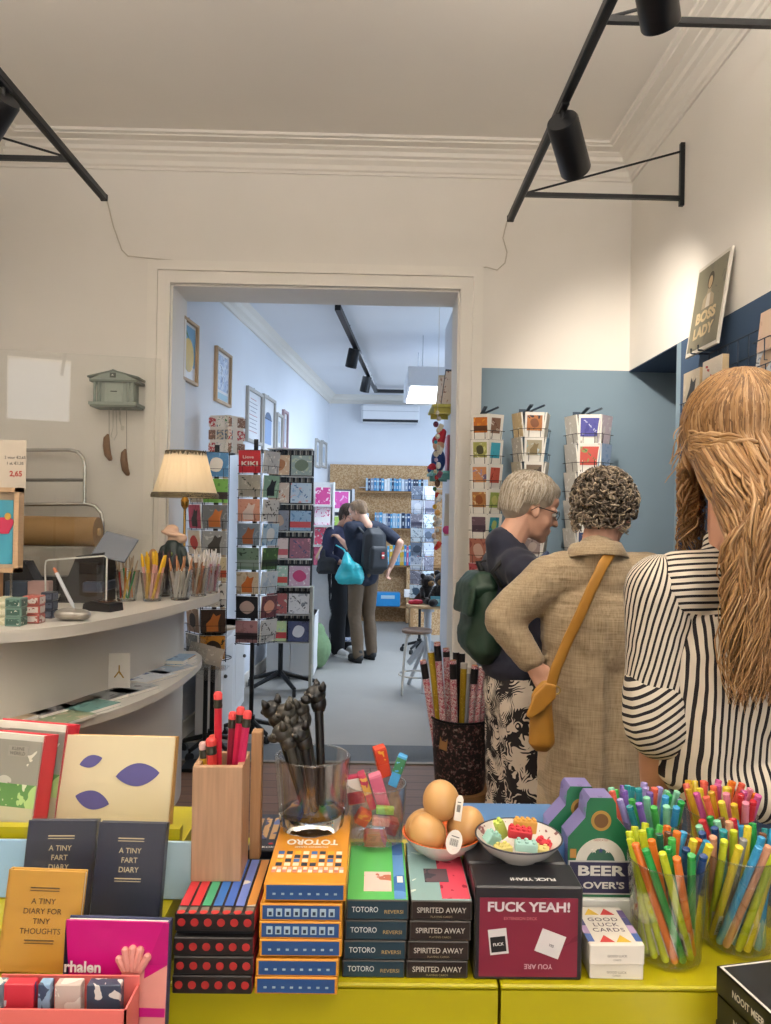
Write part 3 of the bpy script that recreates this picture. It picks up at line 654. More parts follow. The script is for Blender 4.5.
# tall glass of black animal-head pens
c = Q(309, 838, zS2); yG = c.y+.04; G = V((c.x, yG, zS2))
tumbler('tumbler', 'tall faceted clear glass holding black animal-headed pens', G, .041, .0495, .096, facet=.05, base=.021, lip=.003)
bm_ = mat('#1d1b1a', .35, var=.15, scale=60); gm = mat('#4a463e', .4, .2, var=.2, scale=40)
def beast(name, label, a, b_, yaw, group, m):
    a = V(a); b_ = V(b_); L_ = (b_-a).length
    o = thing(name, label, 'pen', a, 0, group); o.rotation_euler = rod(a, b_)
    b = MB(); b.tube([(0, 0, 0), (0, 0, .004), (0, 0, L_-.03)], [.002, .0058, .0064], m, 12); b.tube([(0, 0, L_-.037), (0, 0, L_-.032)], .0085, m, 12); b.build('barrel', o, .6)
    b = MB(M.Translation((0, 0, L_-.018)) @ M.Rotation(yaw, 4, 'Z') @ M.Scale(1.4, 4))
    b.ell((0, 0, -.006), (.008, .008, .010), m); b.ell((0, -.003, .003), (.0098, .0105, .0095), m); b.ell((0, -.0125, -.0005), (.0055, .006, .0048), m); b.ell((0, -.017, .0012), (.0022, .0018, .0016), m)
    for s_ in (-1, 1):
        b.tube([(s_*.006, .001, .008), (s_*.008, .002, .0125), (s_*.0088, .002, .0165)], [.0045, .0032, .0008], m, 8); b.ell((s_*.0065, -.009, .003), (.003, .0035, .0028), m)
    b.build('animal_head', o, 3)
    b = MB(M.Translation((0, 0, L_-.018)) @ M.Rotation(yaw, 4, 'Z') @ M.Scale(1.4, 4))
    for s_ in (-1, 1): b.ell((s_*.0052, -.0118, .0048), (.0014, .0012, .0014), mat('#8a8478', .2), 8, 5)
    b.build('eyes', o, 3); return o
for i, (px, py, dx, dy, yaw, lab) in enumerate(((318, 684, .012, .010, .7, 'black animal-headed pen standing upright, furthest right in the tall glass'), (300, 700, .006, .024, -.5, 'black animal-headed pen at the back of the tall glass'), (270, 700, -.018, .012, -.9, 'black animal-headed pen leaning furthest left in the tall glass'), (283, 722, -.010, -.022, -.3, 'black animal-headed pen at the front left of the tall glass'), (301, 722, .002, -.016, .3, 'black animal-headed pen at the front middle of the tall glass'), (287, 702, -.006, .004, 0, 'black animal-headed pen in the middle of the bunch in the tall glass'))):
    p = P(px, py, G.y+dy); q = V((G.x+dx*.8+.004, G.y+dy*.8, zS2+.0225)); beast('animal_head_pen', lab, q, p, yaw, 'black animal-headed pens', bm_ if i % 2 == 0 else gm)
# glass of boxed erasers
c = Q(375, 853, zS3); E_ = V((c.x, c.y+.038, zS3)); 
tumbler('tumbler', 'short clear glass filled with colourful boxed erasers', E_, .039, .043, .082, base=.007, lip=.002)
def carton(lab, px, py, dy, d, rot, cols, name='eraser', cat='eraser', group='erasers in the short glass'):
    p = P(px, py, E_.y+dy); b = MB(); b.box((0, 0, 0), d, mat(cols[0], .4), bev=.001)
    b.box((0, 0, d[2]*.18), (d[0]+.0008, d[1]+.0008, d[2]*.5), art(cols, 90, len(lab)), bev=.001)
    o = b.build(name, None, .5); at(o, p, rot=rot); return tag(o, lab, cat, group)
carton('orange-red boxed eraser sticking up at the back of the short glass', 382, 761, .016, (.017, .014, .045), (.1, -.25, .2), ['#d9482b', '#c33c22', '#e0a23a'])
carton('sky blue boxed eraser sticking up at the right of the short glass', 398, 770, .004, (.013, .012, .046), (.0, .32, -.2), ['#4aa3dc', '#3f7f5a', '#6fb8e4'])
carton('pink boxed eraser leaning across the middle of the short glass', 379, 790, -.012, (.017, .012, .05), (.1, -.3, .1), ['#e07a94', '#c8607e', '#e9a2b4'])
carton('dark pink boxed eraser beside the patterned one in the short glass', 367, 790, -.006, (.010, .02, .052), (.0, -.35, .1), ['#c23a5a', '#d8a24a', '#b02d4d'])
carton('crimson eraser with a white lattice, furthest left in the short glass', 355, 789, -.004, (.024, .010, .04), (.05, -.15, .1), ['#b8284a', '#e6d8cf', '#c23a5a'])
carton('green eraser lying across the front of the short glass', 385, 810, -.026, (.024, .009, .010), (.0, .05, .0), ['#8fbf4e', '#7aa83e'])
carton('salmon eraser lying below the green one in the short glass', 381, 821, -.027, (.024, .009, .012), (.0, .1, .05), ['#dd8f86', '#d07a70'])
carton('coral red eraser lying at the left in the short glass', 363, 817, -.016, (.018, .014, .02), (.2, .5, .2), ['#d5544a', '#e0924a'])
carton('dusty red eraser at the bottom of the short glass', 375, 838, -.012, (.03, .02, .018), (.0, .1, .1), ['#c4514e', '#a83c44'])
carton('wine red eraser at the bottom right of the short glass', 392, 826, .004, (.014, .02, .02), (.0, .3, .1), ['#a92f45', '#c05a60'])
# bowl of wooden eggs
def bowl(name, label, c, r, h, mo, mi, rimm=None):
    o = thing(name, label, 'bowl', c)
    b = MB(); b.lathe([(0, 0), (r*.42, 0), (r*.46, .003), (r*.75, h*.42), (r*.93, h*.8), (r, h)], mo, 36, caps=False); b.build('outside', o, .9)
    b = MB(); b.lathe([(r, h), (r*.96, h), (r*.90, h*.8), (r*.70, h*.42), (r*.4, .006), (0, .005)], mi, 36, caps=False); b.build('inside', o, .9)
    if rimm: b = MB(); b.tube([(cos(2*pi*k/40)*r*.985, sin(2*pi*k/40)*r*.985, h) for k in range(40)], .0012, rimm, 6, True); b.build('rim', o, 3)
    return o
c = Q(443, 862, zS3); B1 = V((c.x, c.y+.024, zS3))
bowl('bowl', 'cream bowl with an orange inside, full of wooden egg shakers', B1, .054, .030, mat('#dcd5c8', .25), mat('#d9641f', .35))
egg = mat('#cfa065', .38, var=.06, scale=20, name='egg_wood')
pt = mat('#e4ded3', .6)
EG = ((424, 828, .010, .6, 'wooden egg at the back left of the bowl'), (427, 833, -.014, -.4, 'wooden egg at the front left of the bowl'), (466, 826, .0, .5, 'wooden egg at the right of the bowl, with a paper tag'), (441, 800, .0, -.15, 'wooden egg on top of the three others in the bowl'))
for px, py, dy, q, lab in EG:
    p = P(px, py, B1.y+dy); o = thing('wooden_egg', lab, 'egg shaker', p, 0, 'wooden egg shakers'); o.rotation_euler = (.2, q, 0)
    b = MB(); prof = [(0, -.0262)]+[(.0250*cos(a)*(1-.06*sin(a)), .0275*sin(a)) for a in [-pi/2+pi*i/16 for i in range(1, 16)]]+[(0, .0278)]
    b.lathe(prof, egg, 28); b.build('shell', o, 3)
    if 'front left' in lab or 'right' in lab:
        b = MB(); b.tube([(.0256*cos(a)*cos(.5), .0256*cos(a)*-.3+.001*sin(a*3), .0262*sin(a)) for a in [2*pi*i/24 for i in range(24)]], .0006, mat('#6a5a48'), 5, True); b.build('string', o, 3)
def papertag(px, py, dy, w_, h_, rot, round_, lab):
    p = P(px, py, B1.y+dy); b = MB(); n = 18
    o = [(cos(2*pi*i/n)*w_/2*(1 if round_ else .8), sin(2*pi*i/n)*h_/2) for i in range(n)] if round_ else [(-w_/2, -h_/2), (w_/2, -h_/2), (w_/2, h_*.35), (w_*.2, h_/2), (-w_*.2, h_/2), (-w_/2, h_*.35)]
    b.prism(o, 0, .0006, pt)
    for k in range(9): b.box((-w_*.25+w_*.06*k, -h_*.02, .0008), (w_*.03 if k % 2 else w_*.015, h_*.28, .0003), ink)
    b.box((0, h_*.22, .0008), (w_*.5, .001, .0003), ink)
    ob = b.build('paper_tag', None, .5); at(ob, p, rot=rot); tag(ob, lab, 'tag', 'paper tags on the eggs')
papertag(454, 842, -.049, .022, .030, (1.2, .35, .1), True, 'oval white paper tag hanging over the front of the egg bowl')
papertag(459, 808, -.027, .010, .032, (1.25, .0, -.5), False, 'folded white paper tag beside the topmost egg')
# bowl of brick erasers
zQ = ZT+.1105; c = Q(522, 867, zQ); B2 = V((c.x, c.y+.026, zQ))
bowl('bowl', 'grey-white bowl with a dark rim, full of toy-brick erasers', B2, .056, .029, mat('#c9c4bd', .25), art(['#e0dcd4', '#d9d4cc', '#8a5a5a'], 60, 2, .3), mat('#3a3a44', .3))
for i, (px, py, dy, d, rot, col, lab) in enumerate(((525, 826, .020, (.030, .012, .016), (0, .12, .15), '#d9a24a', 'orange-yellow toy-brick eraser at the back of the bowl'), (501, 829, .008, (.012, .010, .026), (.2, -.5, .4), '#b9cc5a', 'lime toy-brick eraser leaning at the left of the bowl'), (520, 833, -.006, (.030, .013, .012), (.15, .12, -.1), '#d2323f', 'red toy-brick eraser on top of the pile in the bowl'), (543, 845, .0, (.020, .013, .012), (.1, .3, -.5), '#cf3040', 'red toy-brick eraser at the right of the bowl'), (492, 838, -.012, (.020, .013, .014), (.3, .5, .6), '#9ccabd', 'mint toy-brick eraser at the left edge of the bowl'), (526, 846, -.026, (.028, .013, .011), (.1, .08, -.05), '#a6cfc6', 'mint toy-brick eraser at the front of the bowl'), (503, 849, -.022, (.02, .016, .010), (.0, .0, .4), '#d8cb7a', 'pale yellow toy-brick eraser at the front left of the bowl'), (541, 851, -.018, (.02, .014, .01), (.0, .0, -.3), '#dccf86', 'pale yellow toy-brick eraser at the front right of the bowl'))):
    p = P(px, py, B2.y+dy); b = MB(); m = mat(col, .5); b.box((0, 0, 0), d, m, bev=.0012); nx = max(2, round(d[0]/.0085))
    for ix in range(nx):
        for iy in (-1, 1): b.lathe([(.0026, 0), (.0026, .0022), (.0021, .0026), (0, .0026)], m, 10, (d[0]*((ix+.5)/nx-.5), iy*d[1]*.24, d[2]/2))
    o = b.build('brick_eraser', None, .6); at(o, p, rot=rot); tag(o, lab, 'eraser', 'toy-brick erasers in the bowl')
# ---------------------------------------------------------------- four glasses of fineliners
PENC = {'yellow-green': '#c3cf2e', 'orange': '#e8792a', 'green': '#2f9e4d', 'mint': '#86c9a6', 'sky blue': '#3f9fd2', 'navy': '#2c4a80', 'lavender': '#a498cf', 'pink': '#e58aa0', 'coral': '#e0654f', 'red': '#c92f3a', 'yellow': '#e6cf3a', 'dark green': '#22604a', 'brown': '#7a5238', 'grey': '#8b8a86', 'teal': '#2f8f96', 'apricot': '#d89a78', 'magenta': '#c85a96', 'gold': '#d6a82e', 'purple': '#7d5fae', 'bright green': '#49b04f'}
ZG = ZT
def penglass(px, py, label, nm, palette, n, rb=.041, rt=.0495, h=.122, twist=-1.0, front=False, lo=.142, hi=.150):
    c = Q(px, py, ZG); g = V((c.x, c.y+rb, ZG))
    tumbler('tumbler', label, g, rb, rt, h, 'glasses of fineliner pens', base=.006, lip=.0018)
    layers = ((.96, int(n*.6)), (.6, int(n*.29)), (.22, n-int(n*.6)-int(n*.29)))
    i = 0; cnt = {}
    for fr, k in layers:
        for j in range(k):
            a = 2*pi*(j+.3*R.random())/max(k, 1)+fr*4
            br, tr_ = (rb-.0085)*fr, (rt-.0062)*fr
            p0 = V((g.x+br*cos(a), g.y+br*sin(a), ZG+.0075)); p1 = V((g.x+tr_*cos(a+twist), g.y+tr_*sin(a+twist), ZG+h))
            L_ = lo+(hi-lo)*R.random(); d = (p1-p0).normalized()
            cn = palette[(i*7+j*3) % len(palette)] if not front else palette[i % len(palette)]
            o = thing('fineliner_pen', '%s fineliner pen standing in the %s' % (cn, nm), 'pen', p0, 0, '%s pens in the %s' % (cn, nm)); o.rotation_euler = rod(p0, p0+d)
            m = mat(PENC[cn], .35, var=.03); r = .0049
            b = MB(); b.tube([(0, 0, 0), (0, 0, .003), (0, 0, .085), (0, 0, L_-.001)], [r*.7, r, r, r], m, 10)
            if front: b.box((0, -r-.0002, .024), (.0072, .0008, .03), pt); [b.box((0, -r-.0007, .015+.0026*q_), (.0045, .0004, .0012), ink) for q_ in range(7)]
            b.build('barrel', o, .6)
            b = MB(); b.lathe([(r*1.02, L_-.006), (r*1.02, L_-.0008), (r*.8, L_), (r*.75, L_-.0004), (0, L_-.0006)], mat(PENC[cn], .2, var=.02, coat=.5), 10); b.build('end_plug', o, .6)
            i += 1
penglass(679, 974, 'clear glass of fineliner pens at the front beside the card packs', 'front glass beside the card packs', ['yellow-green', 'yellow-green', 'orange', 'green', 'yellow-green', 'orange', 'green', 'navy', 'yellow', 'sky blue', 'orange', 'brown', 'dark green', 'bright green'], 28, front=True, twist=-1.15)
penglass(752, 962, 'clear glass of fineliner pens at the front by the right edge', 'front glass by the right edge', ['apricot', 'yellow-green', 'yellow', 'sky blue', 'teal', 'grey', 'sky blue', 'brown', 'green', 'red', 'mint', 'navy'], 28, front=True, twist=1.1)
penglass(655, 915, "clear glass of fineliner pens at the back beside the BEER LOVER'S box", "back glass beside the BEER LOVER'S box", ['mint', 'mint', 'lavender', 'green', 'sky blue', 'mint', 'bright green', 'purple', 'teal', 'lavender', 'coral'], 29, lo=.146, hi=.156)
penglass(733, 908, 'clear glass of fineliner pens at the back in front of the striped shirt', 'back glass in front of the striped shirt', ['coral', 'pink', 'orange', 'magenta', 'red', 'pink', 'gold', 'yellow', 'coral', 'magenta', 'gold'], 29, lo=.146, hi=.156)
# ================================================================ the curved sales counter at the left
cream = mat('#d9d4cb', .35, var=.02, scale=4, name='counter_white'); ZK = 1.15; ZL = .78
def curve2d(pix, z): return [(lambda q: (q.x, q.y))(Q(a, b_, z)) for a, b_ in pix]
def smooth2(p, n=3):
    for _ in range(n):
        q = [p[0]]
        for a, b_ in zip(p, p[1:]): q += [(a[0]*.75+b_[0]*.25, a[1]*.75+b_[1]*.25), (a[0]*.25+b_[0]*.75, a[1]*.25+b_[1]*.75)]
        p = q+[p[-1]]
    return p
edge = smooth2([(-1.75, 2.35)]+curve2d([(0, 631), (50, 628), (100, 621), (150, 611), (190, 601), (216, 595), (221, 591)], ZK)+[(-.95, 4.62), (-1.0, 4.66), (-1.12, 4.66)])
back = [(-1.45, 4.62), (-1.68, 4.28), (-1.93, 3.6), (-2.0, 2.35)]
def grow(p, d): return [(x-d, y) for x, y in p]
t = thing('sales_counter', 'curved cream sales counter with an open lower shelf, left of the doorway', 'counter', (-1.5, 3.5, 0))
off = M.Translation((1.5, -3.5, 0))
b = MB(off); b.prism(edge+back, ZK-.045, ZK, cream); b.build('worktop', t, .5)
b = MB(off); body = [(x-.20, y) for x, y in edge if y < 4.45]+[(-1.14, 4.5)]; b.prism(body+[(-1.42, 4.5), (-1.62, 4.2), (-1.88, 3.5), (-1.97, 2.35)], 0, ZK-.045, cream); b.build('counter_body', t, .5)
sh = smooth2([(-1.62, 2.35)]+curve2d([(0, 739), (54, 727), (126, 707), (171, 687), (197, 667), (204, 657)], ZL)+[(-1.04, 4.48)])
b = MB(off); b.prism(sh+[(x-.33, y) for x, y in sh[::-1]], ZL-.035, ZL, cream); b.build('lower_shelf', t, .5)
# a cast of booklets on the lower shelf
def flatbook(lab, px, py, d, rz, cols, name='booklet', cat='booklet', z=ZL, h=.012, group='booklets on the lower shelf'):
    q = Q(px, py, z+h); b = MB(); b.box((0, 0, h/2), (d[0], d[1], h), wpaper if h > .011 else mat(cols[0])); b.box((0, 0, h), (d[0]-.002, d[1]-.002, .0016), art(cols, 14, len(lab))); b.box((0, 0, .0004), (d[0], d[1], .0012), mat(cols[0]))
    o = b.build(name, None, .5); at(o, (q.x-.055, q.y-.01, z+.0004), max(rz, -.42)); return tag(o, lab, cat, group)
for a in (('brown and cream booklet lying at the left end of the lower shelf', 36, 714, (.13, .2), -.5, ['#a88f6f', '#c9b597', '#8a7054']), ('dark grey booklet on the lower shelf beside the brown one', 62, 708, (.14, .18), -.6, ['#5b5a5e', '#6d6c70']), ('cream floral booklet at the edge of the lower shelf', 80, 717, (.13, .2), -.6, ['#cfc6b2', '#8a9a7a', '#b4a58a']), ('dark brown booklet against the counter body', 88, 700, (.14, .2), -.6, ['#4d413c', '#66564e']), ('teal green booklet in the middle of the lower shelf', 105, 705, (.15, .19), -.7, ['#4f7f7f', '#6a9a94']), ('charcoal booklet below the small standing card', 126, 693, (.14, .2), -.7, ['#4a4c50', '#7b8084', '#35373b']), ('grey patterned booklet right of the charcoal one', 146, 688, (.13, .2), -.7, ['#8f9498', '#b9bdc0', '#6d7176']), ('blue and white booklet on the lower shelf', 162, 676, (.15, .24), -.75, ['#5d86b8', '#e1e6ec', '#3f5f96']), ('pale picture booklet towards the right end of the lower shelf', 181, 668, (.15, .26), -.75, ['#d7d3d0', '#9fb2c4', '#c08a72'])):
    flatbook(*a)
for k, (c_, lab) in enumerate((('#3f78a8', 'bottom of the two blue booklets stacked at the right end of the lower shelf'), ('#5f93bd', 'top of the two blue booklets stacked at the right end of the lower shelf'))):
    flatbook(lab, 187, 661-4*k, (.15, .2), -.2+.1*k, [c_, '#9fbdd4', '#31587c'], z=ZL+.019*k, h=.018)
flatbook('small kraft brown block of cards at the tip of the lower shelf', 199, 657, (.05, .12), -.1, ['#a8764a', '#b98a5e'], 'card_block', 'cards', h=.035)
# small standing card with a gold figure mark
q = Q(119, 690, ZL+.001); b = MB(); b.box((0, 0, .085), (.095, .012, .17), mat('#ebe7df', .4), bev=.001)
g = mat('#b08a2e', .4); T = TR((0, -.0065, .085), (pi/2, 0, 0))
for a, c_ in (((0, .03), (0, .002)), ((0, .002), (-.02, -.025)), ((0, .002), (.02, -.028)), ((0, .002), (.006, -.012))): b.tube([T @ V((*a, 0)), T @ V((*c_, 0))], .003, g, 6)
o = b.build('standing_card', None, .5); at(o, (q.x, q.y, ZL), .15); tag(o, 'white upright card with a gold mark, standing on the lower shelf', 'card')
# ---------------------------------------------------------------- lamp
brass = mat('#b8904a', .25, .9, var=.05)
q = Q(192, 590, ZK); yL = 4.2; yL = 4.38; pl = P(185, 500, yL); 
t = thing('table_lamp', 'brass table lamp with a lit pleated cream shade at the end of the counter', 'lamp', (pl.x, yL, ZK))
zs0 = P(185, 497, yL).z-ZK; zs1 = P(185, 452, yL).z-ZK; r0 = 32*S(yL); r1 = 19.5*S(yL)
b = MB(); b.lathe([(.075, 0), (.08, .008), (.06, .02), (.02, .03), (.012, .05)], brass, 24); b.build('base', t)
b = MB(); b.lathe([(.009, .04), (.008, .2), (.012, .21), (.008, .22), (.008, zs0-.07), (.022, zs0-.05), (.024, zs0-.02), (.014, zs0), (.014, zs0+.04)], brass, 16); b.build('stem', t)
shade = bpy.data.materials.new('pleated_fabric'); shade.use_nodes = True; nt = shade.node_tree; p_ = nt.nodes['Principled BSDF']; p_.inputs['Base Color'].default_value = (*hexc('#efe3cb'), 1); p_.inputs['Roughness'].default_value = .9
tl = nd(nt, 'ShaderNodeBsdfTranslucent'); tl.inputs[0].default_value = (*hexc('#eedcc0'), 1); mx = nd(nt, 'ShaderNodeMixShader'); mx.inputs[0].default_value = .4
nt.links.new(p_.outputs[0], mx.inputs[1]); nt.links.new(tl.outputs[0], mx.inputs[2]); nt.links.new(mx.outputs[0], nt.nodes['Material Output'].inputs[0])
b = MB(); N = 8; b.lathe([(r0+(r1-r0)*i/N-.004*sin(pi*i/N), zs0+(zs1-zs0)*i/N) for i in range(N+1)], shade, 200, wob=lambda a, i: 1+.022*abs(sin(a*15))*(1 if i else .8)+.004*sin(a*23+1), caps=False); b.build('lamp_shade', t, 3)
braid = art(['#4a4032', '#8a7a5a', '#2f2a22', '#a3946c'], 160, 3, .8)
for z, r in ((zs0, r0), (zs1, r1)):
    s_ = -1 if z == zs1 else 1
    b = MB(); b.lathe([(r*1.03, z-.004*s_), (r*1.035-.0005*s_, z+.010*s_), (r*1.022-.003*s_, z+.024*s_)], braid, 90, wob=lambda a, i: 1+.006*sin(a*44), caps=False); b.build('braid_trim', t, 3)
b = MB(); b.ell((0, 0, zs0+.075), (.028, .028, .04), mat('#ffe9c0', emit=1.5)); b.build('bulb', t, 3)
l = bpy.data.lights.new('lamp_bulb_light', 'POINT'); l.energy = 1.1; l.color = (1, .78, .5); l.shadow_soft_size = .04; lo = bpy.data.objects.new('lamp_bulb_light', l); COL.objects.link(lo); lo.location = (pl.x, yL, ZK+zs0+.13)
# figurine in a dark green coat below the lamp
q = P(174, 548, 4.2)
t = thing('figurine', 'small dark green figurine with a pale peach hat under the lamp', 'figurine', (q.x, 4.2, ZK+.142))
dg_ = mat('#2c3a38', .4, var=.15, scale=60); pe = mat('#d8b49a', .55)
b = MB(); b.cap((0, 0, .02), (0, 0, .11), .065, .052, dg_); b.cap((-.05, -.02, .10), (-.075, -.03, .03), .022, .018, dg_); b.cap((.05, -.02, .10), (.085, -.03, .02), .022, .018, dg_); o = fuse(b, 'body', .006, 4, t)
b = MB(); b.ell((0, 0, .155), (.036, .034, .040), pe); b.ell((-.006, 0, .182), (.072, .06, .016), pe, rot=(0, .22, 0)); b.ell((-.014, 0, .205), (.040, .038, .030), pe); b.ell((.045, -.015, .158), (.032, .028, .028), pe); fuse(b, 'hat', .006, 4, t)
b = MB(); b.ell((-.005, -.055, .075), (.014, .01, .012), mat('#7f8a3f')); b.build('badge', t, 3)
b = MB(); b.box((0, 0, .071), (.15, .12, .142), mat('#5c5148', .6), bev=.004); solo_c = b.build('box', None); at(solo_c, (q.x-.0, 4.2, ZK)); tag(solo_c, 'small brown box the green figurine stands on', 'box')
q = P(153, 560, 4.05); b = MB(); b.lathe([(.02, 0), (.028, .01), (.02, .05), (.024, .075), (.018, .095), (0, .10)], mat('#9a6a44', .5), 16); b.ell((0, 0, .10), .024, mat('#a87a50'), 12, 8); o = b.build('figurine', None, .9); at(o, (q.x, 4.05, ZK)); o.scale = (1.2, 1.2, 2.0); tag(o, 'small brown wooden peg figurine left of the green one', 'figurine')
# glasses of pencils along the counter
def cglass(px, py, label, r, h): 
    q = Q(px, py, ZK); g = V((q.x, q.y+r*.9, ZK)); tumbler('tumbler', label, g, r*.72, r, h, 'glasses of pencils on the counter', base=.01, lip=.003); return g
def fill(g, r, h, n, L_, fr, kind, nm, group, twist=.8, col=None):
    for i in range(n):
        a = 2*pi*(i+.2)/n; k = .85 if i % 3 else .4
        p0 = V((g.x+r*.55*k*cos(a), g.y+r*.55*k*sin(a), ZK+.014)); p1 = V((g.x+r*.86*k*cos(a+twist), g.y+r*.86*k*sin(a+twist), ZK+h)); d = (p1-p0).normalized(); l_ = L_*(1+.06*sin(i*2.3)); kind(i, p0, p0+d*l_, nm, group)
def k_col(cols, tipc, name='coloured_pencil', cat='pencil', r=.0045, word=None):
    def f(i, a, b_, nm, group):
        c_, wd = cols[i % len(cols)]; L_ = (b_-a).length
        o = thing(name, '%s %s in the %s' % (wd, word or 'pencil', nm), cat, a, 0, group+', '+wd); o.rotation_euler = rod(a, b_)
        b = MB(); b.tube([(0, 0, 0), (0, 0, L_*.72)], r, mat(c_, .4), 6); b.build('shaft', o, .5)
        b = MB(); b.tube([(0, 0, L_*.72), (0, 0, L_*.86), (0, 0, L_)], [r, r, r*.55], mat(tipc, .5), 8); b.build('end', o, .5)
    return f
g = cglass(123, 602, 'clear glass of coloured pencils at the left of the row on the counter', .062, .15); fill(g, .062, .15, 10, .20, 1, k_col([('#c23b2e', 'red'), ('#e07f2a', 'orange'), ('#e3b62f', 'yellow'), ('#2f8a4a', 'green'), ('#5b4a40', 'brown')], '#b9a58c'), 'leftmost glass on the counter', 'coloured pencils in the leftmost glass')
g = cglass(149, 602, 'clear glass of yellow and pink patterned pencils on the counter', .060, .14); fill(g, .060, .14, 9, .225, 1, k_col([('#e3a9a0', 'pink patterned'), ('#e0b23f', 'yellow patterned')], '#e6b41f', r=.008), 'second glass on the counter', 'patterned pencils in the second glass')
g = cglass(162, 597, 'clear glass of dark purple-brown pens half hidden behind the patterned pencils', .05, .12); fill(g, .05, .12, 8, .22, 1, k_col([('#3a2a30', 'dark purple-brown'), ('#241d22', 'black')], '#4a3038', 'pen', 'pen', r=.007, word='pen'), 'glass behind the patterned pencils', 'dark pens')
g = cglass(177, 601, 'clear glass of white pencils with copper ends on the counter', .064, .15); fill(g, .064, .15, 12, .20, 1, k_col([('#cfc8c0', 'white'), ('#d8d4d0', 'pale grey')], '#c08860', r=.0055), 'glass of white pencils', 'white pencils')
g = cglass(196, 597, 'clear glass of brown striped pencils on the counter', .058, .15); fill(g, .058, .15, 11, .22, 1, k_col([('#9a6a44', 'brown'), ('#d0c4b8', 'pale'), ('#b87a5a', 'copper')], '#d9d0c8', r=.007), 'glass of brown pencils', 'brown pencils')
g = cglass(208, 594, 'clear glass of white and pink pens at the right end of the counter', .058, .15); fill(g, .058, .15, 11, .22, 1, k_col([('#d9ccd2', 'white and pink'), ('#c98a9a', 'pink'), ('#c9c2d0', 'pale lilac')], '#e6e2e2', 'pen', 'pen', r=.006, word='pen'), 'rightmost glass on the counter', 'pale pens')
# till: monitor, card reader, acrylic stand, tins, stone, pen, frame, notice
bp_ = mat('#15161a', .35, var=.1); dgrey = mat('#3a3d44', .4)
q = P(82, 610, 3.7)
t = thing('till_monitor', 'black till monitor on a slanted stand seen from behind', 'monitor', (q.x-.02, 3.76, ZK), .0)
b = MB(); b.prism([(-.09, 0), (.13, 0), (.13, .245), (.0, .225)], -.09, .09, bp_, M.Rotation(pi/2, 4, 'X')); b.build('stand', t, .5)
b = MB(); b.box((.07, .0, .17), (.10, .24, .06), mat('#0e0f12', .2), bev=.006); b.box((.09, -.02, .08), (.09, .22, .05), mat('#3c4a60', .3), bev=.006); b.build('housing', t, .5)
c = P(114, 547, 3.7); b = MB(); b.box((0, 0, 0), (.175, .15, .012), mat('#7c828c', .22, .3, var=.04), bev=.004); b.box((0, 0, -.008), (.16, .13, .01), bp_, bev=.003); o = b.build('customer_display', t, .5); o.location = V((c.x, 3.72, c.z+.0))-t.location; o.rotation_euler = (.85, .22, -.15)
c = Q(98, 612, ZK); t = thing('card_reader', 'black card payment terminal lying on the counter', 'card reader', (c.x, c.y+.06, ZK), -.35)
b = MB(); b.prism([(-.075, 0), (.075, 0), (.07, .035), (-.03, .045), (-.07, .03)], -.045, .045, bp_, M.Rotation(pi/2, 4, 'X')); b.build('housing', t, .4)
b = MB(); b.box((.02, 0, .042), (.05, .06, .004), mat('#6a4a3a', .2)); b.build('screen', t)
b = MB(); [b.box((-.03+.012*i, -.02+.02*j, .044-.006), (.008, .014, .006), dgrey) for i in range(3) for j in range(3)]; b.build('keypad', t)
c = Q(72, 622, ZK); t = thing('pen_stand', 'silver pebble-shaped pen stand on the counter', 'pen stand', (c.x-.02, c.y+.04, ZK))
b = MB(); st = mat('#a8a29a', .3, .6, var=.1, scale=20); b.ell((-.012, 0, .026), (.058, .045, .026), st); b.ell((.035, .0, .024), (.045, .04, .024), st); fuse(b, 'stone', .005, 5, t)
b = MB(); a = V((c.x-.01, c.y+.045, ZK+.05)); e = P(54, 568, c.y+.05); b.tube([a, a+(e-a)*.1, a+(e-a)*.9, e], [.004, .0075, .007, .003], mat('#cdd0d6', .3), 10); b.tube([a+(e-a)*.88, e], [.0075, .006], mat('#b86a4a', .4), 10); solo(b, 'pen', 'pale grey pen with a copper end standing in the silver pebble', 'pen')
pt_ = [P(46, 610, 3.6), P(45, 566, 3.6), P(46, 561, 3.6), P(49, 560, 3.6), P(104, 556, 3.45), P(107, 558, 3.45), P(106, 608, 3.45)]
b = MB(); b.tube(pt_, .004, mat('#d5d4cf', .3), 8); pt2 = [p+V((0, .06, 0)) for p in pt_]; b.add([pt_[0]+V((0,.0,.0)), pt_[2], pt_[4], pt_[6]], [(0, 1, 2, 3)], glassmat((.97, .98, .98), 'acrylic', .05, .02, .3)); solo(b, 'acrylic_screen', 'small clear acrylic screen with white edges in front of the till', 'screen')
# tins in three short stacks
TC = {'green': ['#6f8f84', '#3f5f56', '#cfd2c4'], 'red': ['#b8635a', '#d8cdc4', '#8f3f3a'], 'navy': ['#3a3f4d', '#5b6372', '#2b2f3a'], 'cream': ['#cfc9a8', '#e1dcc4']}
for cx_, py, cn, n, wd in ((-1, 626, 'cream', 3, 10), (11, 627, 'green', 3, 16), (29, 624, 'red', 3, 17), (45, 619, 'navy', 3, 12)):
    q = Q(cx_, py, ZK)
    for k in range(n):
        w_ = wd*S(q.y); b = MB(); b.box((0, 0, .0175), (w_, .06, .035), mat(TC[cn][0], .35), bev=.003); b.box((0, 0, .0175), (w_+.001, .048, .026), art(TC[cn], 40, k)); b.box((0, -.0301, .0175), (w_*.8, .0008, .022), art(TC[cn], 60, k+3))
        o = b.build('tin', None, .5); at(o, (q.x, q.y+.04, ZK+.036*k), .05*(k % 2)); tag(o, '%s printed tin, %s of its stack at the left end of the counter' % (cn, ('bottom', 'middle', 'top')[k]), 'tin', 'printed tins on the counter')
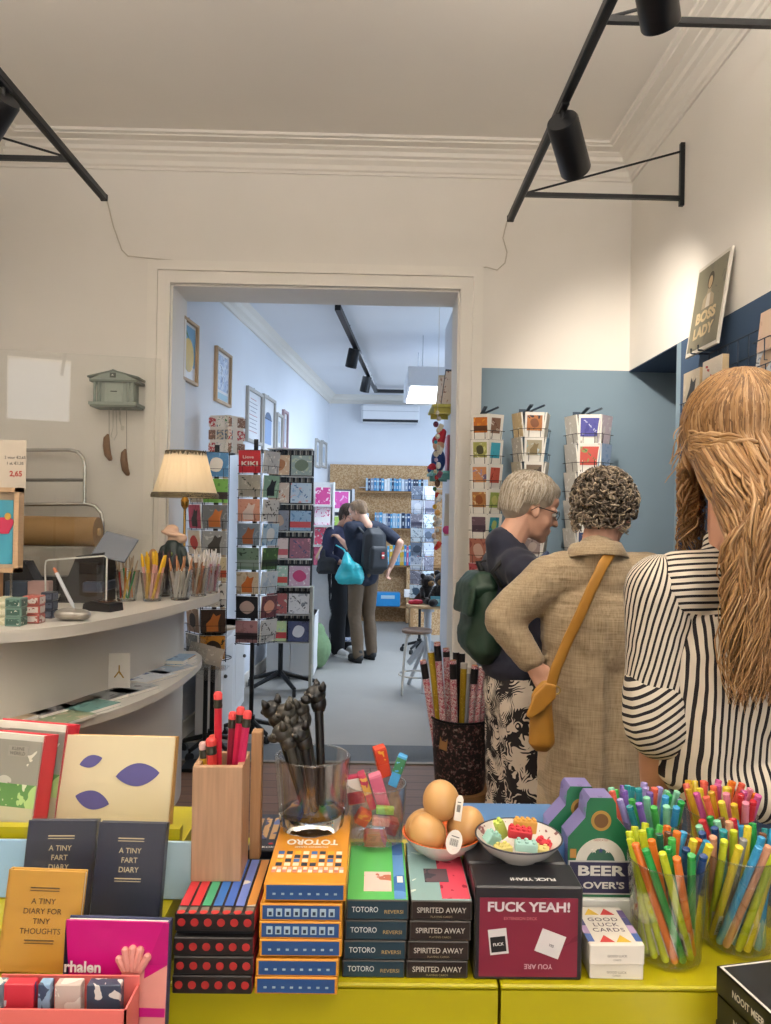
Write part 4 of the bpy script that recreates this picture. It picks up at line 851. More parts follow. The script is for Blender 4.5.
for i, (px, py, c_, lab) in enumerate(((12, 596, '#3c4a5c', 'dark blue box behind the tins'), (35, 596, '#c4a29c', 'pale pink box behind the tins'))):
    q = Q(px, py+8, ZK); b = MB(); b.box((0, 0, .05), (.10, .06, .10), mat(c_, .4), bev=.003); o = b.build('box', None); at(o, (q.x-.02, q.y+.10, ZK), .1); tag(o, lab, 'box')
# framed blue print on the counter, and a price notice above it
Y_ = 3.35; c = P(-4, 572, Y_); t = thing('framed_print', 'pale wooden box frame with a blue print cut off by the left edge', 'picture frame', (c.x, Y_, ZK+.005))
h = (572-488)*S(Y_); w_ = .27; zb = c.z-ZK-.005
b = MB(); pw = mat('#d3b08a', .5, var=.12, scale=6, stretch=(4, 4, 30))
for s_ in (-1, 1): b.box((s_*(w_/2-.01)-.03, 0, zb+h/2), (.02, .05, h), pw); b.box((-.03, 0, zb+h/2+s_*(h/2-.01)), (w_, .05, .02), pw)
b.build('frame', t); b = MB(); b.box((-.03, .015, zb+h/2), (w_-.02, .006, h-.02), mat('#cbb79c', .6)); b.box((-.02, .010, zb+h/2-.01), (.17, .003, h*.76), art(['#3f96b4', '#4aa3bd', '#3888a8'], 8, 1)); b.build('backing', t)
b = MB(); b.prism([(.035*cos(a)*(1+.25*sin(3*a)), .045*sin(a)*(1+.2*cos(2*a))) for a in [2*pi*i/24 for i in range(24)]], 0, .003, mat('#c8335a'), TR((.03, .007, zb+h*.55), (pi/2, 0, 0))); b.prism([(.014*cos(a), .016*sin(a)) for a in [2*pi*i/12 for i in range(12)]], .003, .005, mat('#e0b04a'), TR((.045, .007, zb+h*.66), (pi/2, 0, 0))); b.build('flower_print', t)
b = MB(); b.box((-.03, 0, zb/2), (.10, .05, zb), mat('#b98a5e', .5, var=.15, scale=6)); b.build('foot_block', t)
Y_ = 3.5; c = P(2, 465, Y_); b = MB(); b.box((0, 0, 0), (.22, .004, .23), mat('#d8ccbb', .5, var=.02), bev=.001); T = TR((0, -.0025, 0), (pi/2, 0, 0))
b.text('2 voor €2,65', .018, ink, T @ TR((.06, .035, 0)), .01); b.text('1 st. €1,35', .018, ink, T @ TR((.06, .008, 0)), .01); b.text('2,65', .034, mat('#c2403a'), T @ TR((.065, -.04, 0)), .03)
o = b.build('price_notice', None); at(o, c, 0); tag(o, 'cream price notice with a red price at the left edge', 'sign')
b = MB(); b.tube([(0, 0, 0), (0, 0, c.z-.113-ZK)], .006, mat('#b5b2ac', .25, .8), 10); b.lathe([(.05, 0), (.05, .006), (0, .008)], mat('#b5b2ac', .25, .8), 20); o = b.build('notice_stand', None); at(o, (c.x+.05, c.y+.006, ZK)); tag(o, 'thin chrome rod carrying the price notice', 'sign stand')
# chrome two-tier rack with a roll of kraft paper behind the counter
chrome = mat('#c9c9c6', .12, 1, var=.03, name='chrome')
Y_ = 4.72; t = thing('wrapping_rack', 'chrome tube rack of two tiers behind the counter', 'rack', P(60, 560, Y_)); X = t.location
L_ = lambda px, py, dy=0: P(px, py, Y_+dy)-X
b = MB()
for dy in (0, .1):
    b.tube([L_(-20, 450, dy), L_(70, 450, dy), L_(78, 452, dy), L_(83, 458, dy), L_(85, 466, dy), L_(84.5, 504, dy)], .011, chrome, 10)
b.tube([L_(-20, 480, 0), L_(84, 480, 0)], .010, mat('#8f8d88', .3, .8), 8); b.build('upper_tier', t, .9)
b = MB()
for dy in (0, .1):
    b.tube([L_(-20, 505, dy), L_(86, 504, dy), L_(95, 506, dy), L_(101, 513, dy), L_(103, 523, dy), V((L_(103, 560, dy).x, dy, 1.387-X.z))], .012, chrome, 10)
    b.tube([L_(-20, 505, dy), V((L_(-20, 560, dy).x, dy, 1.387-X.z))], .012, chrome, 10)
b.build('lower_tier', t, .9)
b = MB(); b.tube([L_(16, 465, .03), V((L_(17, 560, .03).x, .03, 1.387-X.z))], .009, chrome, 8); b.build('upright', t, .9)
kr = mat('#a37f4f', .6, var=.08, scale=30, stretch=(1, 20, 20)); Y2 = 4.41
a = P(-25, 537, Y2); e = P(98, 537, Y2); a.z = e.z = 1.387+.085; b = MB(); b.tube([a, e], .085, kr, 28); b.tube([a-V((.01, 0, 0)), a], .02, black, 12); b.tube([e, e+V((.012, 0, 0))], .022, mat('#caa97a'), 12); solo(b, 'kraft_paper_roll', 'thick roll of brown kraft paper lying behind the counter', 'paper roll')
a = P(-25, 526, 4.61); e = P(97, 526, 4.61); a.z = e.z = 1.387+.07; b = MB(); b.tube([a, e], .07, mat('#8f7046', .6), 20); solo(b, 'kraft_paper_roll', 'thinner roll of brown paper behind the thick one', 'paper roll')
b = MB(); a = P(-10, 604, 4.5); e = P(100, 556, 4.5); b.box(((a.x+e.x)/2-.02, 4.61, .693), (e.x-a.x-.04, .54, 1.386), mat('#a59f95', .5, var=.05), bev=.006); solo(b, 'back_counter', 'grey-beige work unit behind the till carrying the paper rolls', 'cabinet')
q = P(60, 570, 4.2); b = MB(); b.box((0, 0, 0), (.30, .10, .09), bp_, bev=.004); b.box((-.04, -.052, .0), (.12, .004, .05), mat('#5a4038')); o = b.build('receipt_printer', None); at(o, (q.x, 4.1, ZK+.045)); tag(o, 'black receipt printer behind the acrylic screen', 'printer')
b = MB(); q = P(20, 580, 3.9); b.prism([(-.10, 0), (.12, 0), (.02, .18), (-.10, .18)], -.05, .05, bp_, M.Rotation(pi/2, 4, 'X')); o = b.build('telephone', None); at(o, (q.x, 3.95, ZK)); tag(o, 'black wedge-shaped device behind the tins', 'device')
# temple-shaped wall clock with pine cone weights
YY = YW; c = P(117, 406.5, YW-.09); sc = S(YW-.09)
t = thing('wall_clock', 'grey-green temple-shaped cuckoo clock hanging on the wall above the till', 'clock', (c.x, YW, c.z))
tg = mat('#93a097', .6, var=.05); dk = mat('#6d7a72', .6)
Wd = 42*sc
b = MB(); b.box((0, -.075, .085), (Wd*.8, .15, .15), tg); b.build('case', t)
b = MB(); b.box((0, -.09, .008), (Wd*1.12, .18, .018), tg, bev=.002); b.box((0, -.088, -.006), (Wd*1.06, .17, .012), dk); b.build('base_ledge', t)
b = MB()
for x in (-.44, -.33, .33, .44): b = MB(); b.lathe([(.011, .017), (.0095, .03), (.009, .125), (.011, .142)], tg, 12, (x*Wd, -.155, 0)); b.build('column', t)
b = MB(); b.prism([(-Wd*.56, 0), (Wd*.56, 0), (0, .066)], 0, .175, tg, TR((0, 0, .155), (pi/2, 0, 0))); b.box((0, -.085, .151), (Wd*1.1, .175, .016), dk); b.box((0, -.178, .182), (.035, .006, .03), mat('#4a524d')); b.prism([(-.008, 0), (.008, 0), (0, .01)], 0, .002, mat('#cfd2c9'), TR((0, -.182, .179), (pi/2, 0, 0)))
for s_ in (-1, 1): b.box((s_*Wd*.29, -.088, .191), (Wd*.62, .185, .010), dk, (0, s_*.245, 0))
b.build('pediment_roof', t)
b = MB(); b.box((0, -.152, .082), (Wd*.42, .006, .12), mat('#a3afa6')); b.box((0, -.156, .085), (.04, .004, .006), mat('#33403a')); b.build('door', t)
ch = mat('#a8a49a', .35, .7)
for px, py in ((109, 446), (126.5, 461)):
    p = P(px, py, YW-.11)-t.location; x0 = P(px, 410, YW-.11)-t.location
    b = MB(); b.tube([(x0.x, x0.y, -.01), (p.x, p.y, p.z+.05)], .0022, ch, 6); b.build('chain', t)
    b = MB(); b.tube([p+V((-.006, 0, .075)), p+V((-.016, 0, .05)), p+V((-.016, 0, 0)), p+V((-.006, 0, -.055)), p+V((.012, 0, -.085)), p+V((.018, 0, -.09))], [.006, .019, .023, .022, .014, .004], mat('#8a623c', .6, var=.25, scale=70, bump=.3), 12); b.build('cone_weight', t, 3)
b = MB(); 
for pts in ([(113, 408), (113, 428), (111, 436), (114, 440), (117, 434), (116, 410)], [(119, 410), (121, 424), (122, 430)], [(121, 408), (119.5, 420), (122, 428)]): b.tube([P(a_, e_, YW-.1)-t.location for a_, e_ in pts], .0025, mat('#c9c6bd', .4, .4), 6)
p = P(122.5, 428, YW-.1)-t.location; b.ell(p, (.012, .006, .016), mat('#d9d5cb', .4)); b.build('pendulum', t, 3)
# tall pane of clear glass standing on the back unit: it mirrors the shop window
# ================================================================ wire racks and their cards
wire = mat('#26282c', .4, .6, var=.1, name='black_wire')
steel = mat('#1b1d20', .45, .3)
def picture(b, w_, h, pal, seed, style, T):
    """white card front with a printed panel and a motif"""
    mg = {'b': .012, 'f': .0, 'w': .006}[style[0]]
    pw, ph = w_-2*mg, h*(.78 if style[0] == 'b' else 1)-2*mg
    oy = h*.06 if style[0] == 'b' else 0
    if 's' in style: pw, ph, oy = w_*.62, h*.62, h*.05
    b.box((0, oy, .0002), (pw, ph, .0006), art(pal[:3], 26, seed), T=T)
    m = mat(pal[-1], .4)
    if 'o' in style: b.prism([(pw*.3*cos(a)*(1+.15*sin(2*a+seed)), oy+ph*.3*sin(a)) for a in [2*pi*i/16 for i in range(16)]], 0, .0008, m, T)
    if 'a' in style:      # a seated animal outline
        b.prism([(-pw*.25, -ph*.42+oy), (pw*.22, -ph*.42+oy), (pw*.2, -ph*.05+oy), (pw*.3, ph*.3+oy), (pw*.12, ph*.22+oy), (0, ph*.34+oy), (-pw*.1, ph*.1+oy), (-pw*.28, -ph*.1+oy)], 0, .0008, m, T)
    if 'l' in style: b.box((0, oy-ph*.2, .0006), (pw, ph*.3, .0006), m, T=T)
    if 't' in style:
        b.text('Lieve', .028, m, T @ TR((-.01, h*.2, .0012)), .02, fit=w_*.5); b.text('KIKI', .045, m, T @ TR((0, -h*.1, .0012)), .03, fit=w_*.75)
    if 'x' in style:
        for i in range(7): b.box((pw*.8*((i*37 % 10)/10-.45), oy+ph*.8*((i*53 % 10)/10-.45), .0007), (pw*.12, ph*.05, .0005), m, (0, 0, i), T=T)
def card(lab, c, phi, lean, w_, h, pal, seed, style, group, t=.010, name='greeting_card', paper=None):
    b = MB(); b.box((0, 0, 0), (w_, t, h), paper or wpaper, bev=.0006)
    picture(b, w_, h, pal, seed, style, TR((0, -t/2, 0), (pi/2, 0, 0)))
    b.T = M(); o = b.build(name, None, .5); o.location = c
    o.rotation_euler = (M.Rotation(phi, 4, 'Z') @ M.Rotation(lean, 4, 'X')).to_euler(); return tag(o, lab, 'card', group)
ORDR = ('top', 'second', 'third', 'fourth', 'fifth', 'sixth', 'seventh', 'eighth', 'ninth')
def spinner(label, c, z0, z1, zt, faces, rad, cw, chh, nrow, base, group, rackname, lean=.10, arm=None, gname='card_spinner'):
    """faces: (angle, column word, list of (palette, style)); cards sit in wire pockets round a pole"""
    t = thing(gname, label, 'card rack', (c.x, c.y, 0 if base else z1), 0, 'card racks'); zb = t.location.z
    b = MB(); b.tube([(0, 0, (.03 if base else z0)-zb), (0, 0, zt-zb)], .016 if base else .010, steel, 12); b.build('pole', t)
    if base:
        b = MB()
        for k in range(5):
            a = 2*pi*k/5+.4; e = V((cos(a)*.20, sin(a)*.20, .07)); b.tube([(0, 0, .12), (cos(a)*.04, sin(a)*.04, .115), e], [.02, .018, .014], steel, 8)
        b.tube([(0, 0, .07), (0, 0, .16)], .028, steel, 12); b.build('star_base', t)
        for k in range(5):
            a = 2*pi*k/5+.4; b = MB(); b.tube([(cos(a)*.20-.012*sin(a), sin(a)*.20+.012*cos(a), .028), (cos(a)*.20+.012*sin(a), sin(a)*.20-.012*cos(a), .028)], .028, mat('#202124', .5), 14); b.tube([(cos(a)*.20, sin(a)*.20, .03), (cos(a)*.20, sin(a)*.20, .07)], .008, steel, 8); b.build('caster', t)
    pitch = (z1-z0)/nrow; n = V
    b = MB()
    for z in (z0-.004, z1+.004):
        b.tube([(cos(a)*rad*.8, sin(a)*rad*.8, z-zb) for a in [2*pi*i/16 for i in range(16)]], .003, wire, 5, True)
        for k in range(4): b.tube([(0, 0, z-zb), (cos(k*pi/2+.3)*rad*.8, sin(k*pi/2+.3)*rad*.8, z-zb)], .003, wire, 5)
    for phi, word, cards in faces:
        if not cards: continue
        T = TR((0, 0, 0), (0, 0, phi))
        for s_ in (-1, 1): b.tube([T @ V((s_*cw*.53, -rad+.02, z0-zb-.01)), T @ V((s_*cw*.53, -rad+.02, z1-zb+.01))], .003, wire, 5)
        for r in range(nrow):
            z = z1-pitch*(r+1)-zb+.006
            b.tube([T @ V((x_*cw*.53, -rad+y_, z+dz)) for x_, y_, dz in ((-1, .02, chh*.36), (-1, -.020, chh*.36), (1, -.020, chh*.36), (1, .02, chh*.36))], .0017, wire, 5)
            b.tube([T @ V((x_*cw*.53, -rad+y_, z)) for x_, y_ in ((-1, .02), (-1, -.012), (1, -.012), (1, .02))], .0017, wire, 5)
            for x_ in (-.3, .3): b.tube([T @ V((x_*cw, -rad-.012, z)), T @ V((x_*cw, -rad-.020, z+chh*.36))], .0015, wire, 4)
    b.build('wire_frame', t, .9)
    for phi, word, cards in faces:
        T = TR((c.x, c.y, 0), (0, 0, phi))
        for r, cd in enumerate(cards):
            if cd is None or r >= nrow: continue
            pal, st, desc = cd[0], cd[1], cd[2]
            z = z1-pitch*(r+1)+.012+chh/2
            card('%s card, %s row, %s column of the %s' % (desc, ORDR[r], word, rackname), T @ V((0, -rad+.0, z)), phi, lean+.01*sin(r*5), cw*(1-.0*r), chh, pal, r*3+int(phi*7)+len(rackname), st, group)
    return t
def zat(px, py, Y): return P(px, py, Y).z
# --- A: nearest spinner, in the doorway behind the lamp
YA = 5.05; c = P(215, 560, YA); z1 = zat(211, 454, YA); z0 = zat(211, 657, YA)
A1 = [(['#4d8fc4', '#3f7fb5', '#6aa3cf', '#e9e6e0'], 'fo', 'blue sky'), (['#5f9a3a', '#6fae46', '#4f8530', '#3a2d22'], 'fl', 'bright green'), (['#8a9096', '#767b80', '#9aa0a5', '#c9742e'], 'fa', 'grey and orange dog'), (['#b5b8ba', '#9ea2a4', '#c9cbcc', '#4a4744'], 'fa', 'grey cat'), (['#8f8a6c', '#c9bd9c', '#6f6a50', '#a8482e'], 'fl', 'beige and russet'), (['#2b2e30', '#c9c9c6', '#3a3d40', '#7d7f80'], 'fx', 'black and white'), (['#2a211e', '#3d2e26', '#1f1917', '#c87a3a'], 'fa', 'dark brown dog'), (['#2d231a', '#c98a2a', '#a86a1f', '#3a2a1a'], 'fo', 'amber and black')]
A0 = [None, (['#d8d4cc', '#b9b4a8', '#e2dfd8', '#6a6a6a'], 'fx', 'pale grey'), (['#b33a5a', '#c24a68', '#a33050', '#2a2426'], 'fa', 'raspberry and black cat'), (['#ded2be', '#e6dccb', '#d3c5ad', '#c5382e'], 'fo', 'cream with red disc'), (['#c9c4ba', '#a7a197', '#d9d5cd', '#544f48'], 'fa', 'grey-beige'), (['#cfcac2', '#8a8f94', '#b9b4aa', '#39404a'], 'fx', 'pale stone'), (['#caa98a', '#b5937a', '#d9c2a9', '#4a362a'], 'fo', 'tan'), (['#b9b9b4', '#90918e', '#cfcfcb', '#47484a'], 'fl', 'silver grey')]
spinner('black wire card spinner in the doorway behind the lamp', c, z0, z1, z1+.06, [(-.85, 'left', A0), (.18, 'right', A1), (1.5, 'rear', []), (3.0, 'rear', [])], .15, .155, .155, 8, True, 'cards on the spinner behind the lamp', 'lamp-side spinner')
# --- B: behind it to the right
YB_ = 5.42; c = P(254, 560, YB_); z1 = zat(253, 452, YB_); z0 = zat(253, 641, YB_)
B1 = [(['#b8222f', '#c22c38', '#ad1d2a', '#e9dfd8'], 'ft', 'red lettered'), (['#b9b6ac', '#a7a499', '#c6c3ba', '#3a403a'], 'fx', 'grey plants'), (['#cf8f78', '#d9a08a', '#c17f68', '#e6d4cc'], 'fa', 'salmon deer'), (['#8a9aa8', '#7a8b9a', '#9aa8b5', '#a8643e'], 'fa', 'grey-blue bear'), (['#3f5a44', '#6f8a78', '#2f4436', '#8fa39a'], 'fl', 'green field'), (['#b9a98f', '#c9bca6', '#a8987e', '#c06a2e'], 'fa', 'orange cat'), (['#15161a', '#1c1d22', '#101115', '#b9a39c'], 'fo', 'black with pale pig'), (['#8f6a70', '#a07a80', '#7d5c62', '#3a2f36'], 'fl', 'mauve dancers')]
B2 = [(['#d9d9d6', '#c5c8cc', '#e6e6e4', '#9aa0a8'], 'fx', 'white and grey'), (['#9fc4b0', '#8fb5a0', '#add0bd', '#22252a'], 'fa', 'mint with dark-suited figure'), (['#26282c', '#d0d0d0', '#8a8c90', '#111214'], 'fx', 'black and white'), (['#7fa9cf', '#a5c3dc', '#6a97c0', '#e4e9ee'], 'fo', 'blue bird'), (['#4f7a3a', '#3c5f2e', '#6b9450', '#2a3a22'], 'fl', 'green forest'), (['#a9c0d6', '#c5d4e2', '#90abc6', '#e2e7ec'], 'fx', 'pale blue'), (['#5a2a34', '#6d3a40', '#4a2029', '#d8a08a'], 'fo', 'dark red with moon'), (['#8f969c', '#c2c6ca', '#5d646b', '#2a2f35'], 'fx', 'grey street')]
spinner('black wire card spinner just behind the doorway', c, z0, z1, z1+.09, [(-.12, 'front', B1), (.95, 'right', B2), (-1.7, 'left', []), (2.8, 'rear', [])], .15, .155, .155, 8, True, 'cards on the spinner behind the doorway', 'doorway spinner')
# --- C: rack of square cards
YC = 6.9; c = P(289, 560, YC); z1 = zat(289, 449, YC); z0 = zat(289, 641, YC)
C1 = [(['#d9c9a8', '#c9a98a', '#e3d8c2', '#b5764a'], 'fo', 'cream floral'), (['#d8d0c0', '#c9b8a8', '#e0dacd', '#c8704a'], 'fx', 'cream figures'), (['#5a6270', '#7a8290', '#4a5260', '#b09a8a'], 'fo', 'slate armadillo'), (['#c9b5b0', '#d9c8c4', '#b8a29c', '#c8606a'], 'fl', 'pink-grey'), (['#ddd6d0', '#a8c8b8', '#e6e1dc', '#c9443a'], 'fl', 'white with red band'), (['#c9c4b8', '#a85a5a', '#8a9a7a', '#4a5a6a'], 'fx', 'fine floral'), (['#6fa8cf', '#b9cf9a', '#e0d8d0', '#c23a40'], 'fl', 'red roof')]
C2 = [(['#a9b8a0', '#8fa4a0', '#c9cfc0', '#6a7f6a'], 'fo', 'sage floral'), (['#8fb0d0', '#b0c8dc', '#d9a0a0', '#4a70a8'], 'fx', 'blue figures'), (['#5a8ab8', '#8ab0d0', '#3f6f9f', '#c8404a'], 'fl', 'blue and red car'), (['#b06a80', '#8a5a70', '#d090a0', '#3a4a78'], 'fx', 'pink and navy'), (['#ddd5dc', '#c9a8c0', '#e8e2e6', '#c83a78'], 'fo', 'white with magenta flower'), (['#a9adb5', '#d5d7da', '#7a808a', '#3f444c'], 'fx', 'grey trees'), (['#2f3a5f', '#3a4670', '#252f50', '#d5d9e2'], 'fo', 'navy bear')]
t = thing('card_stand', 'tall wire stand of square cards behind the spinners', 'card rack', (c.x, c.y, 0), 0, 'card racks')
w2 = .20; b = MB(); b.tube([(-.06, 0, .12), (-.06, 0, z1)], .022, steel, 10); b.build('pole', t)
b = MB()
for k in range(5): a = 2*pi*k/5+.2; b.tube([(-.06, 0, .16), (cos(a)*.32-.06, sin(a)*.32, .07)], [.024, .018], steel, 8)
b.build('star_base', t)
for k in range(5): a = 2*pi*k/5+.2; b = MB(); b.tube([(cos(a)*.32-.075, sin(a)*.32, .032), (cos(a)*.32-.045, sin(a)*.32, .032)], .032, mat('#202124', .5), 14); b.tube([(cos(a)*.32-.06, sin(a)*.32, .03), (cos(a)*.32-.06, sin(a)*.32, .075)], .009, steel, 8); b.build('caster', t)
pitch = (z1-z0)/7
b = MB(); b.box((0, .075, (z0+z1)/2), (.41, .008, z1-z0), mat('#2a2d33', .6))
for r in range(8): b.box((0, .0, z1-pitch*r-.004), (.41, .15, .008), mat('#cfcdc8', .4))
b.build('shelf_frame', t)
b = MB()
for r in range(7):
    for k in range(22): b.box((-.19+.018*k, .05, z1-pitch*r-.028), (.010, .03, .04), mat(('#d5d2cc', '#3a3d44', '#9a948c')[(k*5+r) % 3]))
tag(b.build('envelopes', t, 0), kind='stuff')
b = MB(); b.box((.215, .0, (z0+.5)/2), (.025, .16, z0+.5), mat('#a8a79c', .5, .2, var=.05)); b.build('side_post', t)
for r in range(7):
    for j, cl in enumerate((C1, C2)):
        pal, st, desc = cl[r]; card('%s square card, %s row, %s column of the square stand' % (desc, ORDR[r], ('left', 'right')[j]), V((c.x-.1+.2*j+.004, c.y-.065, z1-pitch*(r+1)+.008+.09)), 0, -.12, .185, .18, pal, r*5+j, st, 'square cards on the stand', name='square_card')
# top spinner of small picture stickers behind
Y5 = 5.75; c = P(226, 440, Y5); z1 = zat(226, 417, Y5); z0 = zat(226, 455, Y5)
t = thing('sticker_spinner', 'white carousel of small picture cards above the doorway spinner', 'card rack', (c.x, c.y, 0), 0, 'card racks')
b = MB(); b.tube([(0, 0, .72), (0, 0, z0)], .02, mat('#c9b59a', .6), 10); b.lathe([(.10, .72), (.10, .735), (0, .735)], mat('#c9b59a', .6), 24); b.build('pole', t)
for phi, k in ((-.25, 0), (.9, 1)):
    b = MB(TR((0, 0, 0), (0, 0, phi))); h = z1-z0; b.box((0, -.09, (z0+z1)/2), (.17, .02, h), mat('#e6e0d6', .5), bev=.002)
    for i in range(3):
        for j in range(2 if k else 3):
            pal = [['#b8424a', '#e0d8cf'], ['#4a8a5a', '#e6e2da', '#3a5a8a'], ['#d9b0a0', '#8a6a5a', '#efe9e0'], ['#c9b8a0', '#6a7a8a']][(i*2+j+k) % 4]
            b.box((-.06+.12*j if k else -.065+.065*j, -.101, z0+h*(i+.5)/3), (.075 if k else .055, .003, h*.25), art(pal, 60, i+j))
    b.build('card_panel', t)
# white cabinet under the spinners on the left wall, another one deeper in
def cabinet(lab, x0, x1, y0, y1, z, knobs, side):
    t = thing('cabinet', lab, 'cabinet', ((x0+x1)/2, (y0+y1)/2, 0), 0, 'white base cabinets'); w_, d_ = x1-x0, y1-y0; m = mat('#e2e2e2', .5, var=.02)
    b = MB(); b.box((0, 0, z/2+.02), (w_, d_, z-.04), m, bev=.003); b.box((0, 0, z-.008), (w_+.01, d_+.01, .016), m); b.build('body', t)
    n = 2
    for i in range(n):
        b = MB()
        if side == 'x': b.box((w_/2+.009, -d_/2+d_*(i+.5)/n, z/2), (.018, d_/n-.008, z-.08), mat('#ebecee', .45, var=.02), bev=.002); b.box((w_/2+.0185, -d_/2+d_*(i+.5)/n, z/2), (.002, d_/n-.12, z-.2), m)
        else: b.box((-w_/2+w_*(i+.5)/n, -d_/2-.009, z/2), (w_/n-.008, .018, z-.08), mat('#d5d6d6', .45, var=.02), bev=.002)
        dr = b.build('door', t); b = MB()
        p = V((w_/2+.03, -d_/2+d_*(i+.5)/n+(.15 if i else -.15)*1, z*.6)) if side == 'x' else V((-w_/2+w_*(i+.5)/n, -d_/2-.03, z*.7))
        b.ell(p, .014, mat('#6a6660', .3, .8), 12, 8); b.tube([p, p-V((.02, 0, 0)) if side == 'x' else p+V((0, .02, 0))], .006, mat('#6a6660', .3, .8), 8); b.build('knob', dr)
cabinet('white base cabinet along the left wall just behind the doorway', -1.23, -1.07, 5.33, 6.3, .72, 1, 'x')
cabinet('pale grey base cabinet behind the stand of square cards', -1.02, -.56, 7.35, 7.8, .62, 1, 'y')
# clear leaflet holder low by the counter's end
YL = 4.78; c = P(206, 668, YL); t = thing('leaflet_holder', 'clear stepped holder of pale leaflets beside the end of the counter', 'leaflet holder', (c.x, YL, 0))
b = MB(); b.tube([(0, 0, 0), (0, 0, c.z)], .014, steel, 10); b.box((0, 0, .01), (.26, .2, .02), steel, bev=.004); b.build('stand', t)
b = MB(); ac = glassmat((.95, .96, .96), 'acrylic_grey', .08, .05, .4)
for k in range(3): b.box((-.09+.06*k, -.03*k, c.z+.10-.05*k), (.12, .004, .19-.03*k), ac, (-.3, .25, 0)); 
b.box((0, 0, c.z+.004), (.27, .14, .008), ac); b.build('tray', t)
for k in range(3): 
    b = MB(); b.box((0, 0, .07), (.10, .01, .15-.02*k), art(['#cfc6b8', '#b8aea0', '#d9d2c8'], 30, k)); o = b.build('leaflet', None); at(o, (c.x-.085+.065*k, YL+.012-.03*k, c.z+.012), rot=(-.25, .2, 0)); tag(o, '%s bundle of pale leaflets in the clear holder' % ('left', 'middle', 'right')[k], 'leaflet', 'leaflets in the clear holder')
# ---------------------------------------------------------------- the three wall racks of postcards on the blue wall
def wallrack(px, pyt, pyb, nrow, faces, lab, rn, gr, cw, chh, rad, Y=4.62):
    c = P(px, 500, Y); z1 = zat(px, pyt, Y); z0 = zat(px, pyb, Y)
    t = spinner(lab, c, z0, z1, z1+.03, faces, rad, cw, chh, nrow, False, gr, rn, lean=.13)
    b = MB(); m = mat('#33465a', .5); b.box((0, (YW-Y)/2, .05), (.022, YW-Y, .006), m, (-.14, 0, 0)); b.box((.03, -.02, .045), (.10, .018, .006), m, (-.15, -.35, -.5)); b.box((0, YW-Y-.003, .03), (.05, .006, .10), m); b.build('wall_arm', t)
E1a = [(['#d98a1f', '#c26a14', '#e8a83a', '#5a2f14'], 'bl', 'orange sunset'), (['#cfcf8a', '#a8a85a', '#dfe0b0', '#4a4a2a'], 'bo', 'yellow-green'), (['#9a8aa8', '#c98a5a', '#6a5a80', '#d8d0d0'], 'bx', 'lilac and orange'), (['#c9a05a', '#a8703a', '#e0c89a', '#8a4a20'], 'bo', 'amber leaves'), (['#8a7080', '#6a5460', '#b8a098', '#4a3a48'], 'bl', 'purple-brown'), (['#8a4a40', '#a86a58', '#6a342e', '#d0b0a0'], 'fo', 'russet'), (['#8a2f38', '#a8484e', '#702028', '#c9a0a0'], 'fo', 'dark red'), (['#9a6a50', '#7a5040', '#b88a70', '#d9c8b8'], 'fl', 'copper')]
E1b = [(['#b8a898', '#8a6a58', '#d0c4b8', '#6a3a2a'], 'bsx', 'beige castle'), (['#2f9ab5', '#4ab0c8', '#1f7f9a', '#d8e8e8'], 'bs', 'turquoise'), (['#a8402f', '#c05a48', '#8a3022', '#5a2018'], 'bs', 'brick red'), (['#7a8a3a', '#98a858', '#5a6a28', '#c9c878'], 'bso', 'olive'), (['#2f7aa0', '#3a9aa8', '#245a80', '#b8c878'], 'bso', 'sea blue'), (['#9a9a98', '#b8b8b6', '#787878', '#c9c9c9'], 'bs', 'grey'), (['#8a8480', '#a8a29c', '#68625e', '#c9c4c0'], 'bs', 'taupe'), (['#8a8480', '#a8a29c', '#68625e', '#c9c4c0'], 'bs', 'dark taupe')]
E2a = [(['#3a3840', '#b87a4a', '#c9a890', '#8a5a40'], 'bo', 'church interior'), (['#8ab0b8', '#a8a088', '#c0cfd0', '#8a7a58'], 'ba', 'castle by water'), (['#5a5048', '#8a7a68', '#3a342e', '#a89880'], 'bl', 'brown view'), (['#6a7a80', '#8a9a9a', '#4a5a60', '#a8a8a0'], 'bl', 'grey sea'), (['#a8987a', '#c8b898', '#88785a', '#5a4a38'], 'bo', 'sandy'), (['#7a6a6a', '#9a8a88', '#5a4c4c', '#c0b0a8'], 'bo', 'dusty rose'), (['#9a9488', '#b8b2a8', '#7a746a', '#5a544c'], 'bl', 'stone'), (['#9a9488', '#b8b2a8', '#7a746a', '#5a544c'], 'bo', 'pebble')]
E2s = [(['#d8c49a', '#c9b080', '#e6d8b8', '#a88a58'], 'f', 'cream edge'), (['#d9d2c0', '#b8b0a0', '#e6e2d6', '#8a8478'], 'f', 'ivory edge'), (['#c9c0a8', '#b0a68c', '#d9d2bf', '#8a7f68'], 'f', 'sand edge')]+[(['#d9d6d0', '#c0bcb4', '#e6e4e0', '#9a968e'], 'f', d_+' edge') for d_ in ('grey', 'white', 'pale', 'milky', 'chalk')]
E2r = [(['#dfd8ca', '#cfc6b5', '#ece7dc', '#a89e8c'], 'f', 'white edge'), (['#5a8ab8', '#7aa4c8', '#3f6f9f', '#c9d8e4'], 'f', 'blue edge')]+[(['#d6d2ca', '#bdb8ae', '#e4e1db', '#98938a'], 'f', d_+' edge') for d_ in ('ash', 'cloud', 'dove', 'bone', 'pearl', 'linen')]
